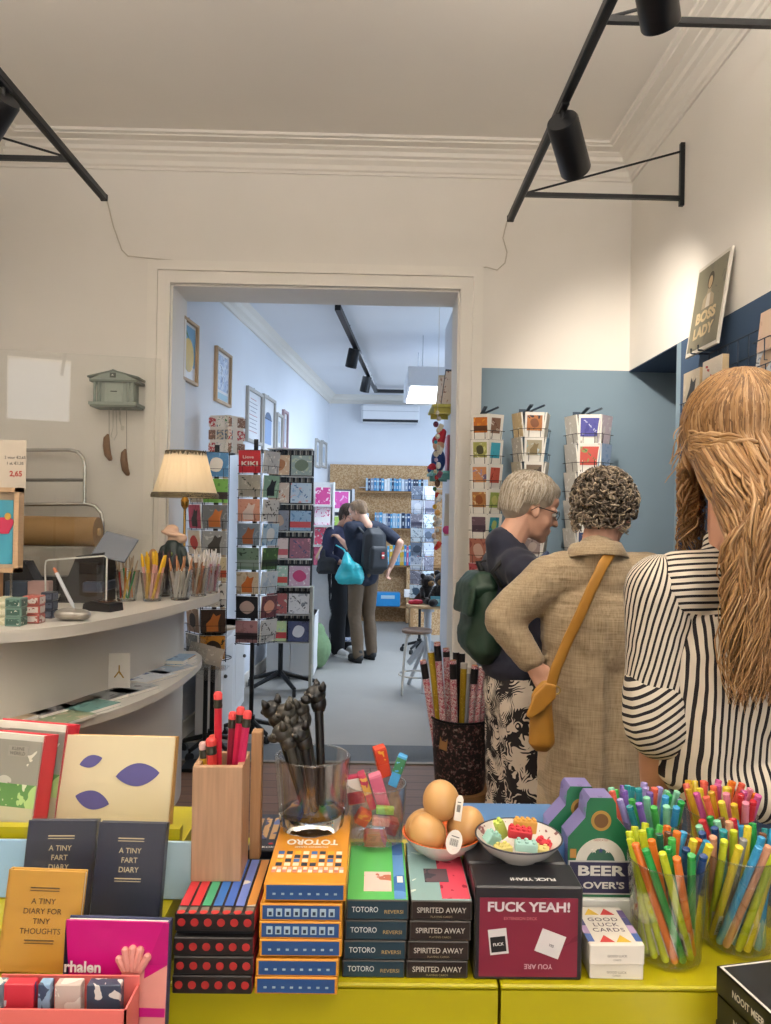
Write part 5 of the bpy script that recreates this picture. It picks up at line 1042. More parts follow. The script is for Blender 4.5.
E3a = [(['#4a4a9a', '#52529f', '#444490', '#c9cbe8'], 'bx', 'indigo'), (['#8a9a5a', '#c9564a', '#d8d0b0', '#3f7a4a'], 'bx', 'red and green doodle'), (['#3a3a80', '#c03a5a', '#4a4a90', '#c8304a'], 'bl', 'indigo and crimson'), (['#c8405a', '#d86a78', '#a83048', '#e8c8c8'], 'bo', 'rose red'), (['#2a3558', '#3f4c74', '#1f2844', '#c9a86a'], 'bx', 'midnight blue'), (['#3a4a6a', '#5a6a8a', '#2a3850', '#b8c0cf'], 'bo', 'slate'), (['#8a8a94', '#a8a8b0', '#6a6a74', '#c9c9cf'], 'bo', 'silver'), (['#8a8a94', '#a8a8b0', '#6a6a74', '#c9c9cf'], 'bl', 'steel')]
E3b = [(['#e6e2e6', '#d8ccd8', '#efecef', '#b8a8c0'], 'f', 'white and lilac'), (['#8fb0dc', '#a8c2e4', '#7a9ccc', '#e0e8f2'], 'f', 'pale blue')]+[(['#e0dedc', '#cfccc8', '#eceae8', '#a8a4a0'], 'f', d_) for d_ in ('white', 'off-white', 'cream', 'ivory', 'light grey', 'pale grey')]
E3l = [(['#e3e0da', '#d0ccc4', '#eeece8', '#a8a298'], 'f', d_) for d_ in ('white', 'cream', 'ivory', 'off-white', 'pale', 'milk white', 'light', 'chalk white')]
wallrack(484, 418, 613, 8, [(-.42, 'left', E1a), (.48, 'right', E1b), (1.6, 'far right', []), (-1.8, 'far left', [])], 'wall rack of white-bordered postcards beside the door casing', 'rack beside the casing', 'postcards on the first wall rack', .108, .148, .10)
wallrack(530, 416, 610, 8, [(0, 'front', E2a), (-1.25, 'left', E2s), (1.2, 'right', E2r)], 'middle wall rack of postcards above the grey-haired woman', 'middle wall rack', 'postcards on the middle wall rack', .115, .148, .09)
wallrack(587, 419, 615, 7, [(-.18, 'front', E3a), (.75, 'right', E3b), (-1.3, 'left', E3l)], 'right wall rack of cards with white cards, above the curly-haired woman', 'right wall rack', 'postcards on the right wall rack', .135, .172, .11)
# ---------------------------------------------------------------- right wall: wire grid, poster, cards
gx = 1.605; t = thing('wire_grid_panel', 'dark blue wire grid panel fixed to the blue wall at the right', 'wire grid', (gx, 3.1, 1.2))
b = MB(); gm_ = mat('#22344a', .5, .2)
for i in range(13): y = -.62+1.24*i/12*.95; b.tube([(0, y, 0), (0, y, 1.21)], .0035, gm_, 5)
for j in range(13): z = 1.21*j/12; b.tube([(0, -.62, z), (0, .56, z)], .0035, gm_, 5)
b.build('grid', t, .9)
for y in (-.55, .5):
    for z in (.1, 1.1): b = MB(); b.tube([(0, y, z), (.025, y, z)], .006, gm_, 6); b.build('wall_clip', t)
BL, BR_ = PX(685, 358, 1.535), PX(717, 344, 1.535); w_ = BL.y-BR_.y; h = .45
t = thing('poster', 'white-framed BOSS LADY poster leaning at the top of the wire grid', 'poster', ((BL+BR_)/2)); t.rotation_euler = (M.Rotation(-pi/2, 4, 'Z') @ M.Rotation(-.14, 4, 'X')).to_euler()
b = MB(); b.box((0, .006, h/2), (w_, .012, h), mat('#d8d2c6', .5), bev=.002); b.build('frame', t)
b = MB(); b.box((0, -.0008, h/2), (w_-.035, .0016, h-.04), art(['#6d6a5c', '#77735f', '#625f55'], 8, 4)); T = TR((0, -.0018, 0), (pi/2, 0, 0))
pp = mat('#b5a68c', .6); b.prism([(-.062, .215), (.066, .215), (.060, .262), (.022, .285), (.018, .31), (-.016, .31), (-.020, .285), (-.056, .262)], 0, .0005, pp, T); b.prism([(-.02, .215), (.024, .215), (.018, .28), (-.014, .28)], .0005, .0009, mat('#d8cfc0'), T)
b.prism([(.002+.033*cos(a), .345+.042*sin(a)) for a in [2*pi*i/20 for i in range(20)]], .0003, .0008, mat('#4a4336'), T); b.prism([(.002+.021*cos(a), .336+.030*sin(a)) for a in [2*pi*i/20 for i in range(20)]], .0008, .0013, mat('#c9ae8a'), T)
b.text('BOSS', .072, mat('#d8c39a'), T @ TR((0, .172, .0012)), .05, fit=.215); b.text('LADY', .072, mat('#d8c39a'), T @ TR((-.006, .098, .0012)), .05, fit=.215); b.build('print', t)
b = MB(); b.tube([BL+V((.02, -.12, -.004)), BL+V((-.02, -.12, -.004)), BL+V((-.02, -.12, .02))], .004, gm_, 6); b.tube([BL+V((.07, -.12, -.004)), BL+V((.02, -.12, -.004))], .004, gm_, 6); b.tube([BL+V((.07, -.2, -.004)), BL+V((-.02, -.2, -.004)), BL+V((-.02, -.2, .02))], .004, gm_, 6); solo(b, 'wire_hook', 'dark wire hook holding up the BOSS LADY poster', 'hook')
def rcard(lab, px, py, X, w_, h, pal, st, t=.012, lean=-.1, pap=None):
    q = PX(px, py, X); card(lab, q, -pi/2, lean, w_, h, pal, len(lab), st, 'cards on the wire grid', t, 'notebook' if t > .02 else 'greeting_card', pap)
brn = mat('#c9b08a', .6)
rcard('cream notebook with a dark figure, left one of two under the BOSS LADY poster', 694, 393, 1.53, .185, .215, ['#d8cbb5', '#d0c2aa', '#e0d5c2', '#3a3634'], 'fa', .03, -.02, brn)
rcard('cream notebook with a red heart and lettering, right one under the BOSS LADY poster', 715, 382, 1.53, .20, .215, ['#e0d6c6', '#d8ccba', '#e6ddcf', '#b5342f'], 'fx', .03, -.02, brn)
rcard('dark grey pictured notebook below the cream ones on the wire grid', 689, 430, 1.53, .19, .19, ['#4a5260', '#6a7280', '#343b48', '#a8adb5'], 'fo', .022, -.02)
rcard('beige card at the right edge on the wire grid', 768, 330, 1.52, .12, .16, ['#c9a88f', '#d5b8a2', '#b8957a', '#e0cfc0'], 'f')
rcard('blue and white pictured card at the right edge on the wire grid', 768, 358, 1.52, .16, .15, ['#7a90b0', '#c9d0d8', '#5a7094', '#b89a80'], 'wo')
b = MB()
for px, py, w_ in ((694, 402, .19), (715, 391, .2), (689, 438, .19), (768, 340, .13), (768, 366, .16)):
    q = PX(px, py, 1.53); x = -.03; b.tube([q+V((.07, -w_/2, 0)), q+V((x, -w_/2, 0)), q+V((x, w_/2, 0)), q+V((.07, w_/2, 0))], .0025, gm_, 5); z = -.085; b.tube([q+V((.07, -w_/4, z)), q+V((x, -w_/4, z)), q+V((x, -w_/4, 0))], .0025, gm_, 5); b.tube([q+V((.07, w_/4, z)), q+V((x, w_/4, z)), q+V((x, w_/4, 0))], .0025, gm_, 5)
o = b.build('wire_pockets', None, .9); tag(o, 'dark wire card pockets hooked on the wire grid panel', 'card pocket', kind='stuff')
# ---------------------------------------------------------------- ceiling tracks
blk = mat('#1c1e22', .4, .3, var=.05, name='black_aluminium'); ZTK = 3.31
def track(px, lab, yend, X, wallx, rods, heads):
    t = thing('track_light_rail', lab, 'track light', (X, yend, ZTK), 0, 'ceiling track rails')
    b = MB(); L_ = yend-YB-.4; b.box((0, -L_/2, 0), (.036, L_, .034), blk, bev=.003); b.box((0, -L_/2, -.0175), (.014, L_-.02, .003), mat('#0b0c0e', .6)); b.build('rail', t)
    b = MB(); b.box((0, .008, 0), (.04, .016, .038), blk, bev=.004); b.build('end_cap', t)
    for ry in rods:
        sg = 1 if wallx > X else -1; dx = wallx-X; y = ry-yend
        b = MB(); b.box((dx/2, y, .022), (abs(dx), .022, .022), blk); b.tube([(sg*.03, y, .03), (dx, y, .28)], .006, blk, 8); b.box((dx-sg*.012, y, .15), (.024, .026, .34), blk, bev=.002); b.build('wall_bracket', t)
    return t
XRT = (Q(612, 0, ZTK).x+Q(510, 218, ZTK).x)/2; XLT = (Q(0, 75, ZTK).x+Q(103, 197, ZTK).x)/2; print('rails', Q(612, 0, ZTK), Q(510, 218, ZTK), Q(0, 75, ZTK), Q(103, 197, ZTK))
trR = track(0, 'black track rail on wall brackets at the upper right', Q(510, 218, ZTK).y, (Q(612, 0, ZTK).x+Q(510, 218, ZTK).x)/2, XR, (4.06, 2.62, 1.0), ())
trL = track(0, 'black track rail on wall brackets at the upper left', Q(103, 197, ZTK).y, (Q(0, 75, ZTK).x+Q(103, 197, ZTK).x)/2, XL, (3.78, 2.3, .8), ())
def head(lab, X, y, tgt, e, ang=58, blend=.7, L_=.17, r=.042, col=(1, .9, .78)):
    t = thing('spotlight', lab, 'spotlight', (X, y, ZTK-.02), 0, 'black track spotlights')
    p = V((0, 0, -.06)); d = (V(tgt)-V((X, y, ZTK-.08))).normalized(); q = d.to_track_quat('Z', 'Y').to_matrix().to_4x4()
    b = MB(); b.box((0, 0, -.0), (.03, .10, .022), blk, bev=.003); b.tube([(0, 0, 0), p], .009, blk, 10); b.ell(p, .016, blk, 10, 8); b.build('track_adapter', t)
    b = MB(M.Translation(p+d*.03) @ q); b.lathe([(0, -.045), (r*.92, -.045), (r, -.035), (r, L_-.05), (r*.96, L_-.045), (r*.86, L_-.05), (r*.8, L_-.075)], blk, 32, caps=False); b.build('can', t, .5)
    b = MB(M.Translation(p+d*.03) @ q); b.lathe([(r*.8, L_-.076), (0, L_-.076)], mat('#fff2dd', emit=12), 24); b.build('lens', t)
    if e: spot('spot_beam', V((X, y, ZTK-.08))+d*(L_+.0), tgt, e, ang, blend, col, .04)
    return t
head('black cylinder spotlight hanging from the right rail', XRT, 3.12, (1.78, 4.9, 2.1), 118, 72, 1, .25, .066)
head('black cylinder spotlight on the left rail, cut off by the left edge', XLT, 3.05, (-2.46, 3.6, 2.35), 10, 70, .8, .25, .066)
head('white-mouthed spotlight on the right rail at the top edge', XRT+.03, 2.2, (1.63, 3.6, 2.2), 22, 62, .8, .2, .06)
for i, (X, y, tg_) in enumerate(((XRT, 1.3, (.6, 2.9, .9)), (XRT, .3, (.3, 1.1, .9)), (XLT, 1.9, (-1.2, 3.4, 1.0)), (XLT, .7, (-.4, 1.1, .9)))): head('black track spotlight, number %d from the shop front on its rail' % (i+1), X, y, tg_, 24, 62, .8, .2, .06)
# thin cable along the wall
cab = mat('#cfc6b8', .6)
b = MB(); b.tube([P(x, y, YW-.02) for x, y in ((507, 221), (503, 238), (507, 252), (505, 263), (497, 270), (486, 267), (478, 268))], .004, cab, 6); solo(b, 'cable', 'thin pale cable hanging from the end of the right rail', 'cable', smooth=3)
b = MB(); b.tube([P(x, y, YW-.02) for x, y in ((107, 200), (113, 225), (122, 250), (128, 256), (138, 257), (180, 261), (300, 264))], .004, cab, 6); solo(b, 'cable', 'thin pale cable running from the left rail to the door head', 'cable', smooth=3)
# ================================================================ people
skin = mat('#d9a88f', .5, var=.05, scale=25, name='skin'); skin2 = mat('#c99478', .5, var=.05, scale=25, name='skin_tanned')
def head_prims(b, m, T, neck=True):
    e = lambda c, r, rot=(0, 0, 0): b.ell(c, r, m, 18, 12, rot, T)
    e((-.012, 0, .04), (.094, .074, .082)); e((.026, 0, -.02), (.064, .060, .082)); e((.038, 0, -.068), (.046, .046, .036)); e((.070, 0, -.092), (.020, .022, .017))
    for s_ in (-1, 1):
        e((.048, s_*.034, -.028), (.032, .026, .030)); e((-.004, s_*.075, -.004), (.018, .008, .032), (0, -.25, s_*.3)); e((.088, s_*.012, -.030), (.010, .008, .007))
        e((.072, s_*.030, .020), (.018, .024, .010))
    b.cap(T @ V((.085, 0, .012)), T @ V((.107, 0, -.024)), .009, .0125, m); e((.088, 0, -.054), (.010, .022, .006)); e((.086, 0, -.066), (.010, .019, .007)); e((.06, 0, .05), (.035, .05, .035))
    if neck: b.cap(T @ V((-.028, 0, -.05)), T @ V((-.05, 0, -.17)), .054, .062, m)
def hand_prims(b, m, T, side=1, curl=.35, sc=1.0):
    """wrist at origin, fingers along +x, palm facing -z, thumb towards +y*side"""
    p = lambda x, y, z: T @ V((x*sc, y*sc*side, z*sc))
    b.cap(p(-.02, 0, 0), p(.02, 0, 0), .026*sc, .024*sc, m)
    for y, L_ in ((.030, .068), (.010, .077), (-.010, .072), (-.029, .056)):
        b.cap(p(.01, y*.55, 0), p(.085, y, .004), .016*sc, .0125*sc, m); a = 0; x, z = .085, .004
        for k, f in enumerate((.45, .31, .24)):
            a += curl*(1+.2*k); x2, z2 = x+L_*f*cos(a), z-L_*f*sin(a); b.cap(p(x, y*(1+.05*k), z), p(x2, y*(1.05+.05*k), z2), (.0098-.0009*k)*sc, (.0092-.0009*k)*sc, m, 10); x, z = x2, z2
    b.cap(p(.012, .018, -.004), p(.045, .044, -.012), .015*sc, .012*sc, m); b.cap(p(.045, .044, -.012), p(.072, .053, -.020), .0115*sc, .0095*sc, m); b.cap(p(.072, .053, -.020), p(.095, .056, -.030), .0095*sc, .008*sc, m)
def frame(o, x, zup):
    """transform with local x along x, local z near zup"""
    x = V(x).normalized(); z = V(zup); z = (z-x*z.dot(x)).normalized(); y = z.cross(x)
    return M.Translation(V(o)) @ M((x, y, z)).transposed().to_4x4()
def shoe(parent, heel, fwd, m, sole, L_=.27, name='shoe'):
    f = V(fwd).normalized(); s = V((-f.y, f.x, 0)); h = V(heel)
    b = MB(); b.cap(h+f*.035+V((0, 0, .055)), h+f*(L_*.5)+V((0, 0, .05)), .045, .045, m); b.cap(h+f*(L_*.5)+V((0, 0, .045)), h+f*(L_-.04)+V((0, 0, .038)), .046, .036, m); b.cap(h+f*.04+V((0, 0, .07)), h+f*.045+V((0, 0, .115)), .045, .044, m)
    o = fuse(b, name, .008, 3, parent); b = MB()
    out = [h+f*(L_*.5+cos(a)*L_*.5)+s*(sin(a)*.048) for a in [2*pi*i/20 for i in range(20)]]
    b.prism([(p.x, p.y) for p in out], h.z, h.z+.022, sole); b.build('sole', o); return o
def folds(a1=.005, a2=.002, sx=7, sz=16, seed=0):
    return lambda c: a1*noise.noise(V((c.x*sx+seed, c.y*sx, c.z*sz)))+a2*noise.noise(V((c.x*30+seed, c.y*30, c.z*55)))
def pouch(b, m, c, d, taper=1.0, bev=.03):
    """a soft box, narrower at the top when taper < 1"""
    k = len(b.v); b.box(c, d, m, bev=bev)
    for i in range(k, len(b.v)):
        v = b.v[i]; t = (v.z-(c[2]-d[2]/2))/d[2]; q = 1+(taper-1)*t; b.v[i] = V((c[0]+(v.x-c[0])*q, c[1]+(v.y-c[1])*q, v.z))
def legs(b, m, hipz, hw, knee, ank, r):
    """local: forward +x; two tapered legs; knee, ank: lists of (x,y,z) for left, right"""
    for i, s_ in enumerate((1, -1)):
        h = V((0, s_*hw, hipz)); k = V(knee[i]); a = V(ank[i]); b.cap(h, k, r[0], r[1], m, 16); b.cap(k, k+(a-k)*.35+V((-.012, 0, 0)), r[1]*.92, r[1]*.96, m, 16); b.cap(k+(a-k)*.35+V((-.012, 0, 0)), a, r[1]*.96, r[2], m, 16)
def cloth(name, h, h2=None, weave=220, rough=.85, wv=.16):
    """woven fabric: two crossed thread sets over a slow colour drift"""
    key = ('cloth', h, h2, weave)
    if key in MATS: return MATS[key]
    m = bpy.data.materials.new(name); m.use_nodes = True; nt = m.node_tree; L = nt.links.new; b = nt.nodes['Principled BSDF']
    tc = nd(nt, 'ShaderNodeTexCoord'); fac = None
    for i, st in enumerate(((weave, weave, weave*.06), (weave*.05, weave*.05, weave))):
        mp = nd(nt, 'ShaderNodeMapping'); mp.inputs['Scale'].default_value = st; nz = nd(nt, 'ShaderNodeTexNoise'); nz.inputs['Scale'].default_value = 1; nz.inputs['Detail'].default_value = 2
        L(tc.outputs['Object'], mp.inputs[0]); L(mp.outputs[0], nz.inputs['Vector'])
        if fac is None: fac = nz.outputs['Fac']
        else:
            ma = nd(nt, 'ShaderNodeMath', operation='ADD'); L(fac, ma.inputs[0]); L(nz.outputs['Fac'], ma.inputs[1]); fac = ma.outputs[0]
    mr = nd(nt, 'ShaderNodeMapRange'); mr.inputs[1].default_value = .7; mr.inputs[2].default_value = 1.3; L(fac, mr.inputs[0])
    c = hexc(h); d = hexc(h2) if h2 else tuple(x*(1-wv*2) for x in c)
    mx = nd(nt, 'ShaderNodeMix', data_type='RGBA'); mx.inputs[6].default_value = (*c, 1); mx.inputs[7].default_value = (*d, 1); L(mr.outputs[0], mx.inputs[0]); L(mx.outputs[2], b.inputs['Base Color'])
    b.inputs['Roughness'].default_value = rough; b.inputs['Sheen Weight'].default_value = .2; b.inputs['Specular IOR Level'].default_value = .2
    bp = nd(nt, 'ShaderNodeBump'); bp.inputs['Strength'].default_value = .25; bp.inputs['Distance'].default_value = .002; L(mr.outputs[0], bp.inputs['Height']); L(bp.outputs[0], b.inputs['Normal'])
    MATS[key] = m; return m
def hairmats(cs): return [mat(c, .42, var=.15, scale=40, name='hair', spec=.4) for c in cs]
def person(label, loc, heading): return thing('person', label, 'person', loc, heading, None)
def local(root):
    iv = (M.Translation(root.location) @ M.Rotation(root.rotation_euler.z, 4, 'Z')).inverted()
    return lambda px, py, Y: iv @ P(px, py, Y)
# ---------------------------------------------------------------- A: grey-haired woman in navy, in profile
YA_ = 2.92; c = P(519, 600, YA_); A = person('person with short grey hair and glasses in a navy top and patterned trousers, looking right', (c.x, YA_, 0), D(8))
La = local(A); hd = La(531, 510, YA_); HT = M.Translation(hd) @ M.Rotation(D(17), 4, 'Y') @ M.Rotation(D(-3), 4, 'Z')
HT = HT @ M.Scale(1.02, 4)
b = MB(); head_prims(b, skin, HT)
nb = HT @ V((-.05, 0, -.17)); ch = V((-.01, 0, 1.30)); pel = V((0.0, 0, .98))
b.cap(nb, V((-.035, 0, 1.40)), .064, .074, skin); b.cap(V((-.03, -.12, 1.40)), V((-.03, .12, 1.40)), .05, .05, skin)
b.ell((-.01, 0, 1.24), (.095, .14, .2), skin); b.ell((0, 0, 1.0), (.10, .14, .13), skin); b.cap((0, 0, 1.0), (0, 0, 1.2), .095, .09, skin)
elR = V((.05, -.21, 1.13)); wrR = V((.25, -.13, 1.05)); elL = V((.06, .20, 1.12)); wrL = V((.26, .10, 1.10))
for s_, el, wr in ((-1, elR, wrR), (1, elL, wrL)):
    b.cap((-.03, s_*.17, 1.38), el, .046, .038, skin); b.cap(el, wr, .038, .026, skin); hand_prims(b, skin, frame(wr+(wr-el).normalized()*.02, wr-el, (0, 0, 1)), s_*-1 if s_ < 0 else -1, .4, .95)
legs(b, skin, .93, .085, [(.02, .09, .5), (.03, -.09, .5)], [(0, .09, .09), (.02, -.09, .09)], (.08, .052, .036))
for s_ in (-1, 1): b.cap((0, s_*.09, .05), (.14, s_*.10, .03), .036, .026, skin)
fuse(b, 'body', .006, 3, A)
nav = mat('#1c2036', .8, var=.12, scale=60, name='navy_jersey', sheen=.15)
b = MB(); b.cap((-.04, -.115, 1.41), (-.04, .115, 1.41), .078, .078, nav); b.ell((-.02, 0, 1.26), (.125, .175, .19), nav); b.cap((-.01, 0, 1.27), (0, 0, 1.04), .125, .13, nav); b.ell((.0, 0, 1.04), (.14, .175, .10), nav); b.ell((.055, -.07, 1.24), (.07, .07, .07), nav); b.ell((.055, .07, 1.24), (.07, .07, .07), nav)
for s_, el, wr in ((-1, elR, wrR), (1, elL, wrL)): b.cap((-.035, s_*.165, 1.39), el, .076, .058, nav); b.cap(el, el+(wr-el)*.45, .056, .05, nav)
b.cap(nb+V((-.005, 0, .018)), V((-.035, 0, 1.41)), .073, .098, nav)
fuse(b, 'navy_top', .009, 5, A, folds(.008, .002, 6, 12))
pat = bpy.data.materials.new('scroll_print'); pat.use_nodes = True; nt = pat.node_tree; L = nt.links.new; p_ = nt.nodes['Principled BSDF']; p_.inputs['Roughness'].default_value = .85
tc = nd(nt, 'ShaderNodeTexCoord'); vo = nd(nt, 'ShaderNodeTexVoronoi', feature='F1'); vo.inputs['Scale'].default_value = 10; vo.inputs['Randomness'].default_value = .9
nz = nd(nt, 'ShaderNodeTexNoise'); nz.inputs['Scale'].default_value = 7; mxv = nd(nt, 'ShaderNodeMix', data_type='RGBA'); mxv.inputs[0].default_value = .12
L(tc.outputs['Object'], nz.inputs[0]); L(tc.outputs['Object'], mxv.inputs[6]); L(nz.outputs['Color'], mxv.inputs[7]); L(mxv.outputs[2], vo.inputs['Vector'])
m1 = nd(nt, 'ShaderNodeMath', operation='MULTIPLY'); m1.inputs[1].default_value = 85; L(vo.outputs['Distance'], m1.inputs[0]); m2 = nd(nt, 'ShaderNodeMath', operation='SINE'); L(m1.outputs[0], m2.inputs[0])
nz2 = nd(nt, 'ShaderNodeTexNoise'); nz2.inputs['Scale'].default_value = 17; L(mxv.outputs[2], nz2.inputs[0]); m3 = nd(nt, 'ShaderNodeMapRange'); m3.inputs[1].default_value = .40; m3.inputs[2].default_value = .62; m3.inputs[3].default_value = 1.0; m3.inputs[4].default_value = -1.6; L(nz2.outputs['Fac'], m3.inputs[0])
m4 = nd(nt, 'ShaderNodeMath', operation='ADD'); L(m2.outputs[0], m4.inputs[0]); L(m3.outputs[0], m4.inputs[1]); m5 = nd(nt, 'ShaderNodeMapRange'); m5.inputs[1].default_value = -.35; m5.inputs[2].default_value = -.15; L(m4.outputs[0], m5.inputs[0])
mx = nd(nt, 'ShaderNodeMix', data_type='RGBA'); mx.inputs[6].default_value = (*hexc('#241f22'), 1); mx.inputs[7].default_value = (*hexc('#dccfc0'), 1); L(m5.outputs[0], mx.inputs[0]); L(mx.outputs[2], p_.inputs['Base Color'])
b = MB(); b.ell((0, 0, .99), (.125, .165, .11), pat); legs(b, pat, .92, .085, [(.02, .11, .52), (.03, -.11, .52)], [(.0, .12, .18), (.02, -.12, .18)], (.105, .098, .110)); b.ell((-.03, 0, .93), (.10, .15, .12), pat)
fuse(b, 'patterned_trousers', .01, 5, A, folds(.010, .003, 9, 3))
for s_ in (-1, 1): shoe(A, (-.05+.02*(s_ < 0), s_*.095, .0), (1, .0, 0), mat('#2b2a2c', .5), mat('#e3e0d8', .6))
gh = hairmats(('#b9ad9c', '#a89a86', '#cbc1b2', '#8d7f6c'))
def scalp_hair(parent, T, mats_, base, n, rad, start, endf, seed, thick=.0035, lift=.004, sweep=.0):
    """base shell plus short combed strands lying on the skull; endf(az) = lowest elevation for that azimuth (0 = back, pi = face)"""
    rg = random.Random(seed); b = MB()
    for c_, r_ in base: b.ell(c_, r_, mats_[0], 20, 14, (0, 0, 0), T)
    o = fuse(b, 'hair', .007, 3, parent); b = MB(); C_ = V(base[0][0])
    for i in range(n):
        az = rg.uniform(-pi, pi); e1 = endf(az)+rg.uniform(-.10, .12); e0 = max(min(rg.uniform(start-.9, start+.1), 1.5), e1+.35); pts = []; a0_ = az+rg.uniform(-.25, .25); k = 7
        for j in range(k):
            t = j/(k-1); el = e0+(e1-e0)*t; a = a0_+(az-a0_)*t+sweep*t; lf = 1+lift*(j > 1)*rg.uniform(.3, 1.6)+.02*sin(t*pi)
            hz = cos(el) if el > 0 else cos(el*.42); pts.append(T @ (C_+V((-hz*cos(a)*rad[0], hz*sin(a)*rad[1], sin(el)*rad[2]*(1 if el > 0 else 1.15)))*lf))
        b.tube(pts, [thick*(.9-.75*(j/(k-1))**2) for j in range(k)], mats_[rg.randrange(len(mats_))], 4, cap=False)
    tag(b.build('hair_strands', o, 3), kind='stuff'); return o
HA = HT
scalp_hair(A, HA, gh, [((-.022, 0, .052), (.101, .084, .086)), ((-.060, 0, .0), (.055, .066, .066)), ((.035, 0, .085), (.055, .06, .045))], 1100, (.106, .088, .093), 1.45,
           lambda az: (.25 if abs(az) > 2.3 else (-.05 if abs(az) > 1.75 else (-.35 if abs(az) > 1.15 else -.85))), 3, .0042, .012)
b = MB(); gl_ = mat('#2a2a30', .3, .4)
for s_ in (-1, 1):
    q = [HT @ V((.094, s_*.034+.021*cos(a), .006+.017*sin(a))) for a in [2*pi*i/16 for i in range(16)]]; b.tube(q, .0014, gl_, 5, True); b.tube([HT @ V((.094, s_*.055, .010)), HT @ V((.07, s_*.072, .012)), HT @ V((-.002, s_*.082, .010)), HT @ V((-.022, s_*.082, -.010))], .0015, gl_, 5)
b.tube([HT @ V((.094, -.013, .010)), HT @ V((.099, 0, .014)), HT @ V((.094, .013, .010))], .0014, gl_, 5); b.build('glasses', A, 3)
b = MB()
for s_ in (-1, 1): b.ell((.079, s_*.030, .006), (.012, .014, .009), mat('#e8e2dc', .2), 12, 8, (0, 0, 0), HT); b.ell((.088, s_*.031, .004), (.004, .0055, .0055), mat('#4a3a2e', .2), 10, 6, (0, 0, 0), HT)
b.build('eyes', A, 3)
b = MB(); b.tube([La(548, 552, YA_-.03), La(541, 560, YA_-.03), La(536, 558, YA_-.03)], [.008, .014, .006], mat('#4a5a80', .7), 8); b.build('scarf_edge', A, 3)
# green backpack hanging on A's back
grnb = mat('#1f3a2c', .5, var=.12, scale=18, name='green_canvas')
bp0 = P(481, 618, YA_); t = thing('backpack', 'dark green backpack hanging on the back of the person in navy', 'backpack', (bp0.x, YA_, bp0.z-.17), D(8))
b = MB(); pouch(b, grnb, (0, 0, .17), (.13, .27, .33), .86, .045); pouch(b, grnb, (-.01, 0, .10), (.14, .25, .16), .9, .05); fuse(b, 'bag', .01, 8, t, folds(.009, .002, 9, 9, 4))
b = MB(); pouch(b, grnb, (-.012, 0, .30), (.14, .27, .10), .8, .04); b.box((-.068, 0, .245), (.025, .25, .12), grnb, (0, .12, 0), bev=.01); fuse(b, 'flap', .008, 6, t, folds(.006, .002, 10, 12, 7))
def Lb(px, py, Y): return (M.Translation(t.location) @ M.Rotation(D(8), 4, 'Z')).inverted() @ P(px, py, Y)
dkst = mat('#17181c', .6)
for dy in (-.13, .11):
    b = MB(); b.tube([(.04, dy, .30), Lb(492, 572, YA_+dy), Lb(500, 560, YA_+dy)+V((.01, 0, .0)), Lb(512, 553, YA_+dy)+V((0, 0, .006)), Lb(522, 563, YA_+dy)+V((.02, 0, 0)), Lb(526, 600, YA_+dy)+V((.03, 0, 0))], .014, dkst, 8, flat=.5); b.build('strap', t, 3)
b = MB(); b.tube([(.01, 0, .33), (-.015, 0, .385), (.03, 0, .395), (.04, 0, .33)], .013, dkst, 8); b.build('grab_handle', t, 3)
# ---------------------------------------------------------------- B: curly-haired woman in a linen shirt, from behind
YB2 = 2.45; c = P(601, 600, YB2); B = person('person with grey curly hair in a sand-coloured linen shirt seen from behind', (c.x, YB2, 0), D(90))
Lp = local(B); hd = Lp(605, 515, YB2+.03); HT = M.Translation(hd) @ M.Rotation(D(-32), 4, 'Z') @ M.Rotation(D(14), 4, 'Y') @ M.Scale(.98, 4)
b = MB(); head_prims(b, skin, HT); nb = HT @ V((-.05, 0, -.17)); b.cap(nb, V((-.025, 0, 1.40)), .056, .062, skin)
shz = 1.425; elL = Lp(500, 616, YB2+.05); elL.x = -.02; wrL = Lp(531, 664, YB2); wrL.x = -.06; elR = V((.03, -.30, 1.12)); wrR = V((.2, -.20, 1.05))
b.cap((-.03, -.13, shz), (-.03, .13, shz), .055, .055, skin); b.ell((-.01, 0, 1.22), (.10, .15, .2), skin); b.ell((0, 0, .98), (.115, .16, .14), skin); b.cap((0, 0, .98), (0, 0, 1.2), .10, .10, skin)
for s_, el, wr in ((1, elL, wrL), (-1, elR, wrR)):
    b.cap((-.02, s_*.175, shz-.015), el, .05, .04, skin); b.cap(el, wr, .04, .028, skin)
hand_prims(b, skin, frame(wrL, (wrL-elL)+V((-.0, -.03, -.02)), (-.9, 0.1, .25)), 1, .3, .95); hand_prims(b, skin, frame(wrR, wrR-elR, (0, 0, 1)), 1, .4, .95)
legs(b, skin, .93, .09, [(.02, .10, .5), (.03, -.10, .5)], [(0, .10, .09), (.02, -.10, .09)], (.085, .055, .038))
for s_ in (-1, 1): b.cap((0, s_*.10, .05), (.14, s_*.11, .03), .036, .026, skin)
fuse(b, 'body', .006, 3, B)
lin_ = cloth('sand_linen', '#b3a084', '#8f7c61', 260)
def linfold(c):
    x = folds(.006, .0018, 6, 10, 3)(c); w_ = max(0, min(1, (1.18-c.z)/.25)); x += w_*.005*sin(c.z*70+4*noise.noise(V((c.x*6, c.y*6, c.z*3)))*3)*noise.noise(V((c.x*5+9, c.y*7, c.z*2)))
    x += .006*math.exp(-((c.y-.035)/.010)**2)*(1 if c.z < 1.33 and c.x < 0 else 0)
    return x-.004*math.exp(-((c.z-1.335)/.004)**2)*(1 if abs(c.y) < .19 else 0)
